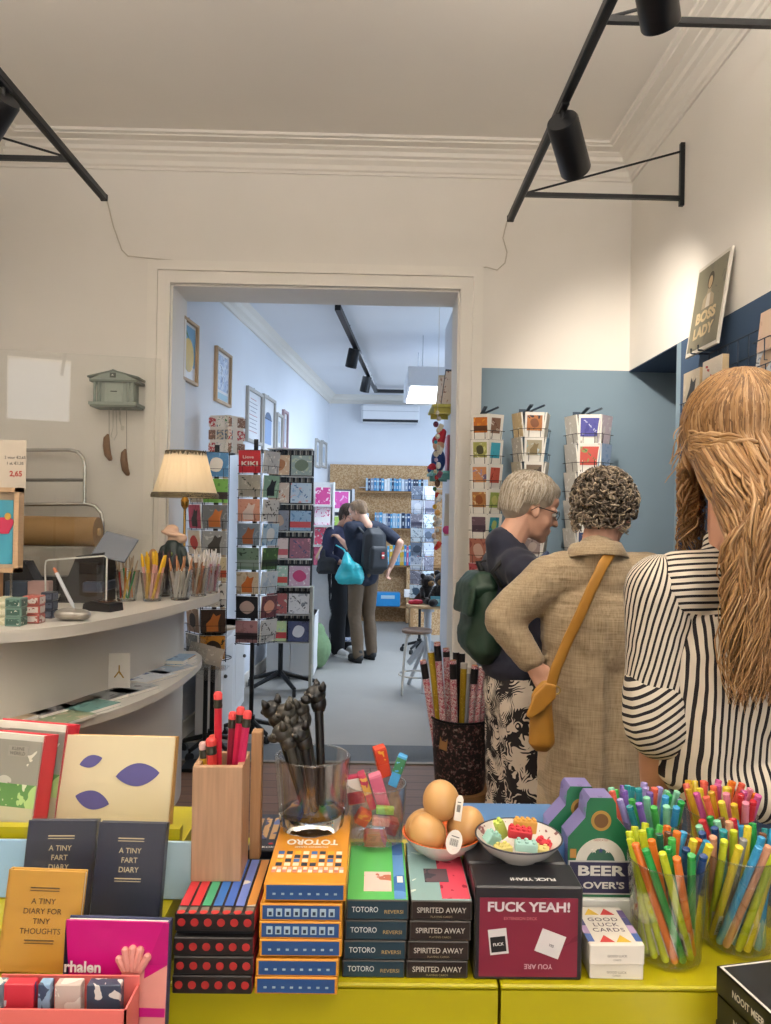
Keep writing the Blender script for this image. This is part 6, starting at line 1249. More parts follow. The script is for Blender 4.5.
b = MB(); b.cap((-.03, -.135, shz-.005), (-.03, .135, shz-.005), .078, .078, lin_); b.ell((-.02, 0, 1.25), (.145, .205, .20), lin_); b.cap((-.01, -.055, 1.25), (-.0, -.045, .82), .135, .148, lin_); b.cap((-.01, .055, 1.25), (-.0, .045, .82), .135, .148, lin_); b.cap((0, -.04, .92), (0, -.045, .74), .150, .148, lin_); b.cap((0, .04, .92), (0, .045, .74), .150, .148, lin_)
b.cap(nb+V((-.004, 0, .014)), (-.035, 0, 1.42), .076, .105, lin_)
for s_, el, wr in ((1, elL, wrL), (-1, elR, wrR)):
    b.cap((-.025, s_*.18, shz-.02), el, .080, .064, lin_); b.cap(el, el+(wr-el)*.80, .064, .048, lin_)
fuse(b, 'linen_shirt', .008, 4, B, linfold)
b = MB(M.Translation(nb+V((.010, 0, .034))) @ M.Rotation(D(12), 4, 'Y') @ M.Scale(1.08, 4)); b.lathe([(.073, -.02), (.066, .014), (.067, .020), (.074, .019), (.094, -.022), (.092, -.026), (.078, -.02)], lin_, 40, wob=lambda a, i: 1+.012*sin(a*3+i), caps=False); b.build('collar', B, 3)
bei = cloth('beige_twill', '#c3ad90', '#b09a7c', 300)
b = MB(); b.ell((0, 0, .92), (.12, .16, .12), bei); legs(b, bei, .9, .09, [(.02, .10, .5), (.03, -.10, .5)], [(.0, .10, .10), (.02, -.10, .10)], (.105, .09, .085)); fuse(b, 'beige_trousers', .01, 4, B, folds(.006, .002, 8, 6, 5))
for s_ in (-1, 1): shoe(B, (-.05+.02*(s_ < 0), s_*.10, .0), (1, .0, 0), mat('#6b5846', .6), mat('#d8d2c4', .6))
ch_ = hairmats(('#5c5042', '#85776a', '#a2917c', '#3d352c', '#b9a78e'))
rg = random.Random(5); b = MB(); base = [((-.022, 0, .050), (.106, .092, .090)), ((-.055, 0, -.008), (.066, .076, .062)), ((.03, 0, .085), (.075, .078, .055))]
for c_, r_ in base: b.ell(c_, r_, ch_[0], 20, 14, (0, 0, 0), HT)
ho = fuse(b, 'hair', .008, 3, B, lambda c: .006*noise.noise(c*45))
b = MB()
for i in range(1150):
    el = math.asin(rg.uniform(-.93, 1)); az = rg.uniform(-pi, pi)
    if abs(az) > 2.15 and el < .35 or abs(az) > 1.6 and el < -.35: continue
    hz = cos(el) if el > 0 else cos(el*.5)*(1-.04*abs(el)); p = V((-hz*cos(az)*.112-.022, hz*sin(az)*.097, sin(el)*(.098 if el > 0 else .118)+.046))
    n_ = (p-V((-.02, 0, .04))).normalized(); t1 = n_.orthogonal().normalized(); t1 = M.Rotation(rg.uniform(0, 6.28), 3, n_) @ t1; t2 = n_.cross(t1); r_ = rg.uniform(.007, .014); ph = rg.uniform(0, 6.3); tr_ = rg.uniform(3.5, 6.0)
    pts = [HT @ (p+t1*(cos(ph+tr_*k/8)*r_)+n_*(sin(ph+tr_*k/8)*r_*.9+.004)+t2*(.020*(k/8-.5))) for k in range(9)]
    b.tube(pts, [.0036*(1-.55*(k/8)) for k in range(9)], ch_[rg.choice((1, 1, 2, 2, 0, 4, 3))], 4, cap=False)
tag(b.build('hair_curls', ho, 3), kind='stuff')
b = MB()
for s_ in (-1, 1): b.ell((.079, s_*.030, .006), (.012, .014, .009), mat('#e8e2dc', .2), 12, 8, (0, 0, 0), HT); b.ell((.088, s_*.031, .004), (.004, .0055, .0055), mat('#4a3a2e', .2), 10, 6, (0, 0, 0), HT)
b.build('eyes', B, 3)
# mustard shoulder bag
mus = mat('#b5802f', .5, var=.08, scale=25, bump=.1, name='mustard_leather')
bc = P(541, 752, YB2-.16); t = thing('shoulder_bag', 'mustard leather shoulder bag hanging across the linen shirt', 'bag', bc)
b = MB(); pouch(b, mus, (.0, 0, .10), (.088, .06, .20), .72, .025); pouch(b, mus, (.012, 0, .185), (.05, .04, .06), .7, .012); fuse(b, 'bag', .006, 7, t, folds(.005, .001, 14, 12, 2))
b = MB(); b.prism([(-.055, .118), (-.04, .108), (.0, .135), (.035, .175), (.035, .21), (.005, .215), (-.03, .18)], .024, .040, mus, M.Rotation(pi/2, 4, 'X')); fuse(b, 'flap', .004, 5, t)
LT = lambda px, py, Y: P(px, py, Y)-bc
b = MB(); pth = [LT(547, 700, YB2-.165), LT(556, 668, YB2-.17), LT(568, 640, YB2-.165), LT(580, 615, YB2-.172), LT(592, 588, YB2-.172), LT(603, 565, YB2-.155), LT(612, 551, YB2-.115), LT(617, 546, YB2-.05), LT(622, 548, YB2+.02)]
sm = []
for i in range(len(pth)-1): sm += [pth[i]*(1-k/4)+pth[i+1]*(k/4) for k in range(4)]
b.tube(sm+[pth[-1]], .0165, mus, 10, flat=-.18); b.build('strap', t, 3)
b = MB()
for q in ((546, 702), (556, 690)): p = LT(*q, YB2-.17); b.tube([p+V((cos(a)*.012, -.004, sin(a)*.012)) for a in [2*pi*i/12 for i in range(12)]], .003, mat('#b89a5a', .3, .8), 6, True)
b.build('buckle_rings', t, 3)
# ---------------------------------------------------------------- C: long-haired woman in a striped blouse, nearest
YC2 = 1.32; c = P(752, 600, YC2); Cp = person('person with long wavy red-blond hair in a black and white striped blouse seen from behind', (c.x, YC2, 0), D(90))
Lc = local(Cp); hd = Lc(737, 452, YC2+.05); HT = M.Translation(hd) @ M.Rotation(D(-14), 4, 'Z') @ M.Rotation(D(8), 4, 'Y') @ M.Scale(1.02, 4)
b = MB(); head_prims(b, skin2, HT); nb = HT @ V((-.05, 0, -.17)); SZ = 1.49
b.cap(nb, (-.03, 0, SZ+.02), .054, .07, skin2); b.cap((-.02, -.13, SZ), (-.02, .13, SZ), .048, .048, skin2); b.ell((-.01, 0, 1.30), (.09, .135, .2), skin2); b.ell((0, 0, 1.02), (.09, .125, .12), skin2); b.cap((0, 0, 1.04), (0, 0, 1.28), .085, .085, skin2)
elL = Lc(655, 722, YC2+.03); elL.x = .0; wrL = Lc(664, 850, YC2+.1); wrL.x = .13; elR = V((.0, -.235, 1.20)); wrR = V((.13, -.19, 1.0))
for s_, el, wr in ((1, elL, wrL), (-1, elR, wrR)):
    b.cap((-.015, s_*.165, SZ-.01), el, .046, .038, skin2); b.cap(el, el+(wr-el)*.3, .038, .038, skin2); b.cap(el+(wr-el)*.3, wr, .038, .026, skin2); hand_prims(b, skin2, frame(wr, wr-el+V((.05, 0, 0)), (.6, 0, .5)), -s_, .35, .95)
legs(b, skin2, .98, .085, [(.02, .09, .53), (.03, -.09, .53)], [(0, .09, .09), (.02, -.09, .09)], (.085, .055, .038))
for s_ in (-1, 1): b.cap((0, s_*.09, .05), (.14, s_*.10, .03), .036, .026, skin2)
fuse(b, 'body', .006, 3, Cp)
def stripes(name, expr, pitch, duty=.40, attr=None):
    """black and cream stripes across a local direction; a hair of wobble"""
    m = bpy.data.materials.new(name); m.use_nodes = True; nt = m.node_tree; L = nt.links.new; p_ = nt.nodes['Principled BSDF']; p_.inputs['Roughness'].default_value = .85; p_.inputs['Specular IOR Level'].default_value = .2
    tc = nd(nt, 'ShaderNodeTexCoord'); dt = nd(nt, 'ShaderNodeVectorMath', operation='DOT_PRODUCT'); dt.inputs[1].default_value = expr; L(tc.outputs['Object'], dt.inputs[0])
    nz = nd(nt, 'ShaderNodeTexNoise'); nz.inputs['Scale'].default_value = 9; L(tc.outputs['Object'], nz.inputs[0]); ma = nd(nt, 'ShaderNodeMath', operation='MULTIPLY_ADD'); ma.inputs[1].default_value = .006; L(nz.outputs['Fac'], ma.inputs[0])
    if attr: at_ = nd(nt, 'ShaderNodeAttribute'); at_.attribute_name = attr; L(at_.outputs['Fac'], ma.inputs[2])
    else: L(dt.outputs['Value'], ma.inputs[2])
    mu = nd(nt, 'ShaderNodeMath', operation='MULTIPLY'); mu.inputs[1].default_value = 1/pitch; L(ma.outputs[0], mu.inputs[0]); fr = nd(nt, 'ShaderNodeMath', operation='FRACT'); L(mu.outputs[0], fr.inputs[0])
    lt = nd(nt, 'ShaderNodeMath', operation='LESS_THAN'); lt.inputs[1].default_value = duty; L(fr.outputs[0], lt.inputs[0])
    mx = nd(nt, 'ShaderNodeMix', data_type='RGBA'); mx.inputs[6].default_value = (*hexc('#d3c7b6'), 1); mx.inputs[7].default_value = (*hexc('#2a2628'), 1); L(lt.outputs[0], mx.inputs[0]); L(mx.outputs[2], p_.inputs['Base Color'])
    return m
sv = stripes('vertical_stripes', (0, 1, .03), .0108); sh_ = stripes('yoke_stripes', (.25, .05, 1), .0110)
def blousefold(c):
    w_ = max(0, min(1, (1.40-c.z)/.2)); return folds(.007, .0012, 7, 5, 8)(c)+w_*.007*sin(c.y*75+2*noise.noise(V((c.x*4, c.y*3, c.z*3))))
b = MB(); b.cap((-.02, -.135, SZ-.005), (-.02, .135, SZ-.005), .066, .066, sv); b.ell((-.015, 0, 1.35), (.125, .172, .16), sv); b.cap((-.01, -.06, 1.34), (-.0, -.055, 1.19), .112, .11, sv); b.cap((-.01, .06, 1.34), (-.0, .055, 1.19), .112, .11, sv); b.ell((0, 0, 1.165), (.14, .165, .07), sv); b.cap(nb+V((.015, 0, -.01)), (-.02, 0, SZ), .062, .08, sv)
o = fuse(b, 'striped_blouse', .007, 4, Cp, blousefold)
o.data.materials.append(sh_)
for p_ in o.data.polygons:
    if p_.center.z > 1.435+.012*abs(p_.center.y)/.15 and p_.center.x < .03: p_.material_index = 1
el2 = elL+(wrL-elL)*.12
for s_, el, wr, nm in ((1, elL, wrL, 'left'), (-1, elR, wrR, 'right')):
    sh0 = V((-.015, s_*.165, SZ-.012)); ax = (el-sh0).normalized(); across = ax.cross(V((1, 0, 0))).normalized()
    ms = stripes('sleeve_stripes', (1, 0, 0), .0110, attr='along_arm'); e2 = el-ax*.03
    b = MB(); b.cap(sh0, sh0+(el-sh0)*.5, .064, .062, ms); b.cap(sh0+(el-sh0)*.5, e2, .062, .062, ms); sl = fuse(b, 'sleeve', .007, 4, Cp, folds(.007, .0012, 9, 7, 3+s_))
    ab = sl.data.attributes.new('along_arm', 'FLOAT', 'POINT'); u_ = V((-1, 0, 0)); u_ = (u_-ax*u_.dot(ax)).normalized(); v_ = ax.cross(u_)
    ab.data.foreach_set('value', [.062*math.atan2((v.co-sh0).dot(v_), (v.co-sh0).dot(u_))+.30*(v.co-sh0).dot(ax)*(-s_) for v in sl.data.vertices])
    mc = stripes('cuff_stripes', tuple(ax*.75+across*.55), .0110); b = MB(); q = (wr-el).normalized(); b.cap(el-ax*.065, el-ax*.012, .066, .069, mc); fuse(b, 'rolled_cuff', .007, 3, sl, folds(.005, .001, 12, 12, 5))
jean = cloth('blue_denim', '#46566e', '#2f3b50', 420)
b = MB(); b.ell((0, 0, 1.0), (.128, .165, .15), jean); b.cap((0, -.035, 1.02), (0, -.035, 1.13), .115, .105, jean); b.cap((0, .035, 1.02), (0, .035, 1.13), .115, .105, jean); b.ell((-.06, .06, .96), (.085, .085, .11), jean); b.ell((-.06, -.06, .96), (.085, .085, .11), jean); legs(b, jean, .96, .088, [(.02, .09, .53), (.03, -.09, .53)], [(.0, .09, .10), (.02, -.09, .10)], (.105, .072, .058)); fuse(b, 'jeans', .01, 4, Cp, folds(.004, .001, 9, 9, 6))
for s_ in (-1, 1): shoe(Cp, (-.05+.02*(s_ < 0), s_*.09, .0), (1, .0, 0), mat('#d8d5d0', .5), mat('#efece6', .6))
rh = hairmats(('#a1764a', '#b18654', '#8c643a', '#c59d70', '#765431', '#a97f50'))
rg = random.Random(9); b = MB(); hm = rh[0]
b.ell((-.018, 0, .045), (.106, .089, .094), hm, 20, 14, (0, 0, 0), HT); b.ell((-.045, 0, -.02), (.062, .070, .075), hm, 20, 14, (0, 0, 0), HT)
HB = lambda x, y, z: HT @ V((x, y, z))
y_ = hd.y+.04; b.cap(HB(-.05, .0, -.04), V((-.12, y_-.01, 1.55)), .058, .050, hm); b.cap(V((-.115, y_-.005, 1.55)), V((-.125, y_, 1.48)), .046, .03, hm)
ho = fuse(b, 'hair', .007, 4, Cp, lambda c: .005*noise.noise(V((c.x*40, c.y*40, c.z*7))))
b = MB()
for i in range(2000):
    az = rg.uniform(-2.35, 2.35); s0 = rg.uniform(.5, 1.45); k1, k2 = 8, 14; pts = []; lo = -.35
    sidey = rg.gauss(0, 1)
    for j in range(k1):
        t = j/(k1-1); el = s0+(lo-s0)*t; a = az*(.35+.65*min(1, t*1.6)); lf = 1.02+.03*sin(t*3+i)*.6+.012*rg.random()
        pts.append(HT @ (V((-.018, 0, .042))+V((-cos(el)*cos(a)*.108, cos(el)*sin(a)*.091, sin(el)*.097))*lf))
    p0 = pts[-1]; front = abs(az) > 1.7
    ln = rg.uniform(.10, .2) if front else rg.uniform(.29, .43); zend = p0.z-ln
    lk = random.Random(int((az+3)*9)*7+i % 3); w0 = p0.y-hd.y; tx = -.145-.02*lk.random()-.008*rg.random() if not front else p0.x-.01
    ty = (hd.y+.038+w0*.46+lk.gauss(0, .012)+rg.gauss(0, .005)) if not front else p0.y*.97
    amp = lk.uniform(.010, .021); ph = lk.uniform(0, 6.3)+rg.uniform(0, .6); fq = lk.uniform(13, 20)
    for j in range(1, k2):
        t = j/(k2-1); e = min(1, t*1.25); e = e*e*(3-2*e); z = p0.z+(zend-p0.z)*t
        x = p0.x+(tx-p0.x)*min(1, t*2.5)+.006*sin(fq*t+ph+1); y = p0.y+(ty-p0.y)*e**(1+2.2*max(0, w0/.09))+amp*sin(fq*t*.7+ph)*min(1, t*3)
        if z < SZ+.10 and not front: x = min(x, -.125-.02*rg.random())
        pts.append(V((x, y, z)))
    n_ = len(pts); r0_ = rg.uniform(.0018, .0035)
    b.tube(pts, [r0_*(.75+.25*min(1, j/4))*(1-.8*max(0, (j/(n_-1)-.6)/.4)) for j in range(n_)], rh[rg.randrange(6)], 4, cap=False)
for i in range(34):     # loose twisted side strands gathered across the back of the head
    t0 = rg.uniform(0, 1); y0 = .092; pts = []
    for j in range(10):
        t = j/9; a = 1.25-1.5*t; pts.append(HB(-cos(a)*.116-.018-.006*sin(t*9+i), sin(a)*.094, .0+.035*(t0-.5)-.045*t+.008*sin(t*8+i)))
    b.tube(pts, [.0042*(1-.6*abs(2*j/9-1)) for j in range(10)], rh[rg.choice((1, 3, 3, 5))], 4, cap=False)
for i in range(14):     # flyaways
    a = rg.uniform(.8, 2.0); pts = [HB(-cos(a)*.11, sin(a)*.095, rg.uniform(-.02, .05))]
    dv_ = V((rg.uniform(-.008, .004), rg.uniform(.004, .014), rg.uniform(-.022, .0)))
    for j in range(1, 6): pts.append(pts[0]+dv_*(j/3)+V((0, .004*sin(j+i), -.004*j)))
    b.tube(pts, [.0011]*5+[.0004], rh[3], 4, cap=False)
tag(b.build('hair_strands', ho, 3), kind='stuff')
b = MB()
for s_ in (-1, 1): b.ell((.079, s_*.030, .006), (.012, .014, .009), mat('#e8e2dc', .2), 12, 8, (0, 0, 0), HT); b.ell((.088, s_*.031, .004), (.004, .0055, .0055), mat('#4a3a2e', .2), 10, 6, (0, 0, 0), HT)
b.build('eyes', Cp, 3)
# ---------------------------------------------------------------- the couple in the back room
def small(label, loc, heading, skinm, hd, sh, els, wrs, hips, kn, an, topm, trm, topname, trname, shoem, solem, tilt, turn, sc=1.0, sleeve=.6, tr=(.095, .075, .062)):
    p = person(label, loc, heading); b = MB(); HT = M.Translation(hd) @ M.Rotation(turn, 4, 'Z') @ M.Rotation(tilt, 4, 'Y'); head_prims(b, skinm, HT); nb = HT @ V((-.05, 0, -.17))
    b.cap(nb, (-.03, 0, sh+.01), .06, .075, skinm); b.cap((-.02, -.14, sh), (-.02, .14, sh), .055, .055, skinm); b.ell((-.005, 0, sh-.17), (.10, .15, .2), skinm); b.ell((0, 0, hips+.05), (.11, .15, .13), skinm); b.cap((0, 0, hips), (0, 0, sh-.2), .095, .1, skinm)
    for i, s_ in enumerate((1, -1)):
        b.cap((-.02, s_*.18, sh-.01), els[i], .05, .042, skinm); b.cap(els[i], wrs[i], .042, .03, skinm); d = V(wrs[i])-V(els[i]); hand_prims(b, skinm, frame(V(wrs[i])+d.normalized()*.02, d, (0.2, 0, 1)), -s_, .55, 1.0)
    legs(b, skinm, hips, .085, kn, an, (.085, .055, .04))
    for a in an: b.cap(V(a)-V((0, 0, .03)), V(a)+V((.13, 0, -.05)), .036, .028, skinm)
    fuse(b, 'body', .0075, 3, p)
    b = MB(); b.cap((-.02, -.145, sh-.005), (-.02, .145, sh-.005), .076, .076, topm); b.ell((-.005, 0, sh-.18), (.13, .185, .2), topm); b.cap((0, -.04, sh-.2), (0, -.045, hips+.0), .125, .128, topm); b.cap((0, .04, sh-.2), (0, .045, hips+.0), .125, .128, topm); b.cap(nb+V((.01, 0, -.02)), (-.02, 0, sh), .066, .085, topm)
    for i, s_ in enumerate((1, -1)): e = V((-.02, s_*.185, sh-.015)); b.cap(e, e+(V(els[i])-e)*min(1, sleeve*1.2), .078, .070, topm); 
    if sleeve > .9:
        for i in (0, 1): b.cap(els[i], V(els[i])+(V(wrs[i])-V(els[i]))*.6, .062, .05, topm)
    fuse(b, topname, .01, 4, p, folds(.007, .002, 7, 10, 2))
    b = MB(); b.ell((0, 0, hips+.03), (.125, .16, .12), trm); legs(b, trm, hips, .088, kn, [V(a)+V((0, 0, .0)) for a in an], tr); fuse(b, trname, .01, 3, p, folds(.008, .002, 9, 9, 3))
    for a in an: shoe(p, (a[0]-.06, a[1], 0), (1, 0, 0), shoem, solem)
    b = MB()
    for s_ in (-1, 1): b.ell((.079, s_*.030, .006), (.012, .014, .009), mat('#e8e2dc', .2), 12, 8, (0, 0, 0), HT); b.ell((.088, s_*.031, .004), (.004, .0055, .0055), mat('#4a3a2e', .2), 10, 6, (0, 0, 0), HT)
    b.build('eyes', p, 3); return p, HT
YD = 8.35; c = P(363, 600, YD); hD = D(120)
iv = (M.Translation((c.x, YD, 0)) @ M.Rotation(hD, 4, 'Z')).inverted()
hl = iv @ P(351, 511, YD); hl = V((hl.x*.25, hl.y*.55, hl.z-.012)); _a = iv @ P(400, 543, YD-.03); _w = iv @ P(391, 566, YD-.02); _l = iv @ P(353, 552, YD+.02); _m = iv @ P(342, 541, YD+.12)
Dp, HD = small('person with cropped hair in a navy T-shirt and brown trousers, in the back room', (c.x, YD, 0), hD, skin, hl, 1.46, [_l, _a], [_m, _w], .93, [(.03, .09, .5), (.05, -.10, .5)], [(-.10, .10, .09), (.0, -.12, .09)], mat('#232a3c', .85, var=.1, name='navy_cotton'), mat('#6d5b48', .85, var=.12, scale=18, name='brown_cotton'), 'navy_tshirt', 'brown_trousers', mat('#1c1b1c', .5), mat('#141414', .6), D(20), D(42))
scalp_hair(Dp, HD, hairmats(('#a08468', '#8e745a', '#b39678')), [((-.016, 0, .046), (.095, .077, .083)), ((-.055, 0, .0), (.054, .064, .055))], 160, (.098, .08, .088), 1.4, lambda az: (.55 if abs(az) > 2.0 else -.8), 6, .003, .01)
YE = 8.72; c2 = P(343, 600, YE); hE = D(-50); iv = (M.Translation((c2.x, YE, 0)) @ M.Rotation(hE, 4, 'Z')).inverted(); hl = iv @ P(341, 516, YE); hl = V((.07, 0.0, hl.z))
Ep, HE = small('person in a dark blue top and black trousers beside the one with the backpack', (c2.x, YE, 0), hE, skin, hl, 1.40, [V((.03, .24, 1.12)), V((.02, -.27, 1.12))], [V((.22, .10, 1.1)), V((.20, -.16, 1.05))], .92, [(.03, .09, .5), (.05, -.10, .5)], [(-.06, .10, .09), (.05, -.11, .09)], mat('#2e3350', .85, var=.12, name='dark_blue_knit'), mat('#16171c', .85, var=.1, name='black_cotton'), 'dark_blue_top', 'black_trousers', mat('#dcdad6', .5), mat('#efeeea', .6), D(22), D(8), sleeve=1.0, tr=(.11, .10, .09))
scalp_hair(Ep, HE, hairmats(('#4a3a30', '#3c2f28', '#5a483c')), [((-.024, 0, .05), (.102, .084, .086)), ((-.06, 0, -.02), (.06, .07, .09))], 160, (.106, .088, .092), 1.4, lambda az: (.4 if abs(az) > 2.2 else -1.2), 8, .0035, .02)
b = MB()
for s_ in (-1, 1): b.tube([HE @ V((.096, s_*.034+.022*cos(a), .006+.018*sin(a))) for a in [2*pi*i/14 for i in range(14)]], .002, mat('#7a2a34', .3), 5, True); b.tube([HE @ V((.096, s_*.056, .010)), HE @ V((-.01, s_*.083, .010))], .002, mat('#7a2a34', .3), 5)
b.build('glasses', Ep, 3)
# backpack on the man, turquoise carrier bag, dark bag and beige strap
bkb = mat('#24272c', .6, var=.12, scale=25, name='black_nylon'); q = P(376, 556, YD-.02)
Mr = M.Translation((c.x, YD, 0)) @ M.Rotation(hD, 4, 'Z'); q = Mr @ V((-.235, .0, .97))
t = thing('backpack', 'black backpack on the back of the person in brown trousers', 'backpack', q, hD)
b = MB(); pouch(b, bkb, (.01, 0, .24), (.19, .32, .50), .78, .07); fuse(b, 'bag', .012, 8, t, folds(.008, .002, 9, 9, 4))
b = MB(); pouch(b, bkb, (-.085, 0, .17), (.08, .25, .26), .8, .03); fuse(b, 'front_pocket', .01, 6, t)
b = MB(); b.box((-.128, -.03, .20), (.004, .03, .07), mat('#c23a3a'), (0, 0, 0)); b.box((-.130, -.03, .20), (.004, .03, .015), white); b.build('red_badge', t)
for s_ in (-1, 1):
    b = MB(); b.tube([(.05, s_*.10, .42), (.16, s_*.12, .505), (.24, s_*.13, .56), (.32, s_*.135, .50), (.365, s_*.13, .38), (.33, s_*.13, .22)], .02, bkb, 8, flat=.5); b.build('strap', t, 3)
tq = mat('#2fb5bf', .35, var=.08, scale=14, name='turquoise_film'); q = P(350, 571, YD-.28)
t = thing('carrier_bag', 'turquoise plastic carrier bag held by the person with the backpack', 'bag', q+V((0, 0, -.14)))
b = MB(); pouch(b, tq, (0, 0, .12), (.37, .16, .24), .55, .06); b.cap((-.02, 0, .2), (-.035, .03, .31), .09, .03, tq); fuse(b, 'bag', .012, 6, t, folds(.014, .004, 11, 9, 6))
b = MB(); e = P(331, 534, YD-.12)-V(t.location); b.tube([(-.03, .02, .28), V((-.07, .08, .36)), P(336, 545, YD-.15)-V(t.location)], .012, tq, 6, flat=.4); b.build('handle', t, 3)
q = P(327, 569, YE-.3); b = MB(); pouch(b, bkb, (0, 0, .08), (.27, .10, .19), .72, .04); b.cap((-.05, 0, .16), (-.04, .02, .24), .03, .015, bkb); o = fuse(b, 'handbag', .01, 6, None, folds(.008, .002, 9, 9, 9)); o.location = q-V((0, 0, .04)); tag(o, 'black handbag held low by the person in black trousers', 'bag')
b = MB(); b.tube([P(320, 588-26, YE-.28), P(316, 574-16, YE-.3), P(322, 546, YE-.28)], [.02, .028, .02], mat('#d9b48f', .6), 8, flat=.3); solo(b, 'paper_roll', 'beige folded paper held by the person in black trousers', 'paper', smooth=3)
# ================================================================ the back room
osb = art(['#c29a6c', '#b0875a', '#cfae84', '#a27a50'], 34, 2, .7); osbe = mat('#b98f60', .7, var=.15, scale=40)
def W(px, py):
    d = ray(px, py); t = (-1.345-.1*(YW+DT)-0)/(d.x-.1*d.y); return CO+d*t
aw = -math.atan2(.1, 1)
# framed prints on the left wall
def wallframe(lab, xl, xr, yt, yb, deco, fw=.022, fm=None):
    a, e = W(xl, (yt+yb)/2), W(xr, (yt+yb)/2); w_ = (e-a).length; zt, zb = W(xl, yt).z, W(xl, yb).z; h = zt-zb; c = (a+e)/2
    t = thing('framed_print', lab, 'picture', (c.x, c.y, zb), 0, 'framed prints on the back room wall'); t.rotation_euler = (0, 0, pi/2+aw)   # local -y faces into the room
    m = fm or mat('#c9ab86', .5, var=.12, scale=8); b = MB()
    for s_ in (-1, 1): b.box((s_*(w_/2-fw/2), -.014, h/2), (fw, .028, h), m, bev=.002); b.box((0, -.014, h/2+s_*(h/2-fw/2)), (w_-2*fw, .028, fw), m, bev=.002)
    b.tube([(-.02, -.008, h), (0, -.004, h+.02), (.02, -.008, h)], .003, mat('#a8a8a4', .4, .6), 5)
    b.build('frame', t); b = MB(); T = TR((0, -.006, h/2), (pi/2, 0, 0)); b.box((0, -.004, h/2), (w_-fw, .004, h-fw), mat('#e6e8ec', .3)); deco(b, T, w_-2*fw, h-2*fw); b.build('print', t)
def lemon(b, T, w_, h):
    b.box((0, h*.1, .001), (w_*.92, h*.7, .002), mat('#6fa8cc', .4), T=T); b.prism([(w_*.36*cos(a), -h*.06+h*.30*sin(a)) for a in [2*pi*i/28 for i in range(28)]], .001, .003, mat('#e2c25a', .4), T); b.prism([(-w_*.05, h*.24), (w_*.02, h*.22), (-w_*.2, h*.36), (-w_*.28, h*.33)], .002, .004, mat('#5a8a5a'), T)
def blues(b, T, w_, h): b.box((0, h*.08, .001), (w_*.82, h*.72, .002), art(['#4a6fa8', '#9ab0d0', '#c9d5e6', '#33507f'], 22, 3), T=T); b.box((0, -h*.4, .001), (w_*.8, h*.12, .002), mat('#a9cfe0'), T=T)
def lines_(b, T, w_, h):
    for i in range(9): b.box((-w_*.05, h*(.36-.085*i), .001), (w_*.6*(1 if i % 3 else .7), h*.012, .002), mat('#8a8a98' if i % 4 else '#c07a7a'), T=T)
def arch(b, T, w_, h): b.box((0, -h*.12, .001), (w_*.6, h*.5, .002), mat('#8fa8d0'), T=T); b.prism([(w_*.3*cos(a), h*.12+h*.14*sin(a)) for a in [pi*i/12 for i in range(13)]], 0, .002, mat('#5a7090'), T); b.box((0, h*.12, .0022), (w_*.66, h*.02, .002), mat('#3a4a60'), T=T)
def plain(b, T, w_, h): b.box((0, 0, .001), (w_*.6, h*.7, .002), art(['#c9d2de', '#aebccc', '#dfe4ea'], 12, 6), T=T)
lg = mat('#b8b4ae', .5, var=.06)
for a in (('framed lemon print on blue, nearest the doorway', 179.5, 195.5, 314, 379, lemon), ('framed blue patterned print, second from the doorway', 214, 229, 345, 401, blues), ('framed print of printed lines, third from the doorway', 245.5, 260.5, 385, 441, lines_, .03, lg), ('framed print of a blue arch, fourth from the doorway', 261.5, 273.5, 393, 452, arch, .03, lg), ('narrow framed print, fifth from the doorway', 275, 281, 412, 449, plain, .03, lg), ('framed pink-grey print, sixth from the doorway', 281.5, 286.5, 409, 449, plain, .03, mat('#b0959a', .5)), ('small framed print near the far corner, seventh from the doorway', 314.5, 319, 438, 467, plain, .03, lg), ('small framed print near the far corner, furthest from the doorway', 320.5, 325.5, 440, 467, plain, .03, lg)): wallframe(*a)
# OSB book wall
YO = 11.42; x0 = P(328, 500, YO).x+.02; x1 = 1.9; zt = P(380, 465, YO).z
t = thing('book_shelf', 'wide chipboard shelf wall with rows of blue books at the end of the back room', 'shelf', ((x0+x1)/2, YO, 0)); X0 = (x0+x1)/2; wU = x1-x0
b = MB(); b.box((0, .03, zt/2), (wU, .03, zt), osb); b.build('back_panel', t)
zs = [P(390, py, 11.2).z for py in (491, 528, 565, 606)]; xs0 = P(357, 500, 11.2).x
for i, z in enumerate(zs):
    b = MB(); xa_ = xs0 if i < 3 else xs0; b.box(((xa_+x1)/2-X0, -.105, z-.014), (x1-xa_, .24, .028), osbe); b.build('shelf_board', t)
b = MB(); b.box((P(410, 500, 11.2).x-X0+.02, -.105, zs[2]/2), (.10, .24, zs[2]-.03), osb); b.build('upright', t)
b = MB()
for z in zs[:2]: b.tube([(xs0-X0+.03, -.21, z+.045), (wU/2-.02, -.21, z+.045)], .006, mat('#c9ccd2', .3, .7), 6)
b.build('rail', t)
BC = ['#3f8fc4', '#7fb8dc', '#d5e2ee', '#2a4f80', '#a9cbe4', '#e8ecf0', '#5aa8d8', '#1f3454', '#8fa0b8', '#c9d8e8']; BN = ['mid blue', 'sky blue', 'very pale blue', 'dark blue', 'light blue', 'white', 'bright blue', 'navy', 'grey-blue', 'ice blue']
rg = random.Random(21)
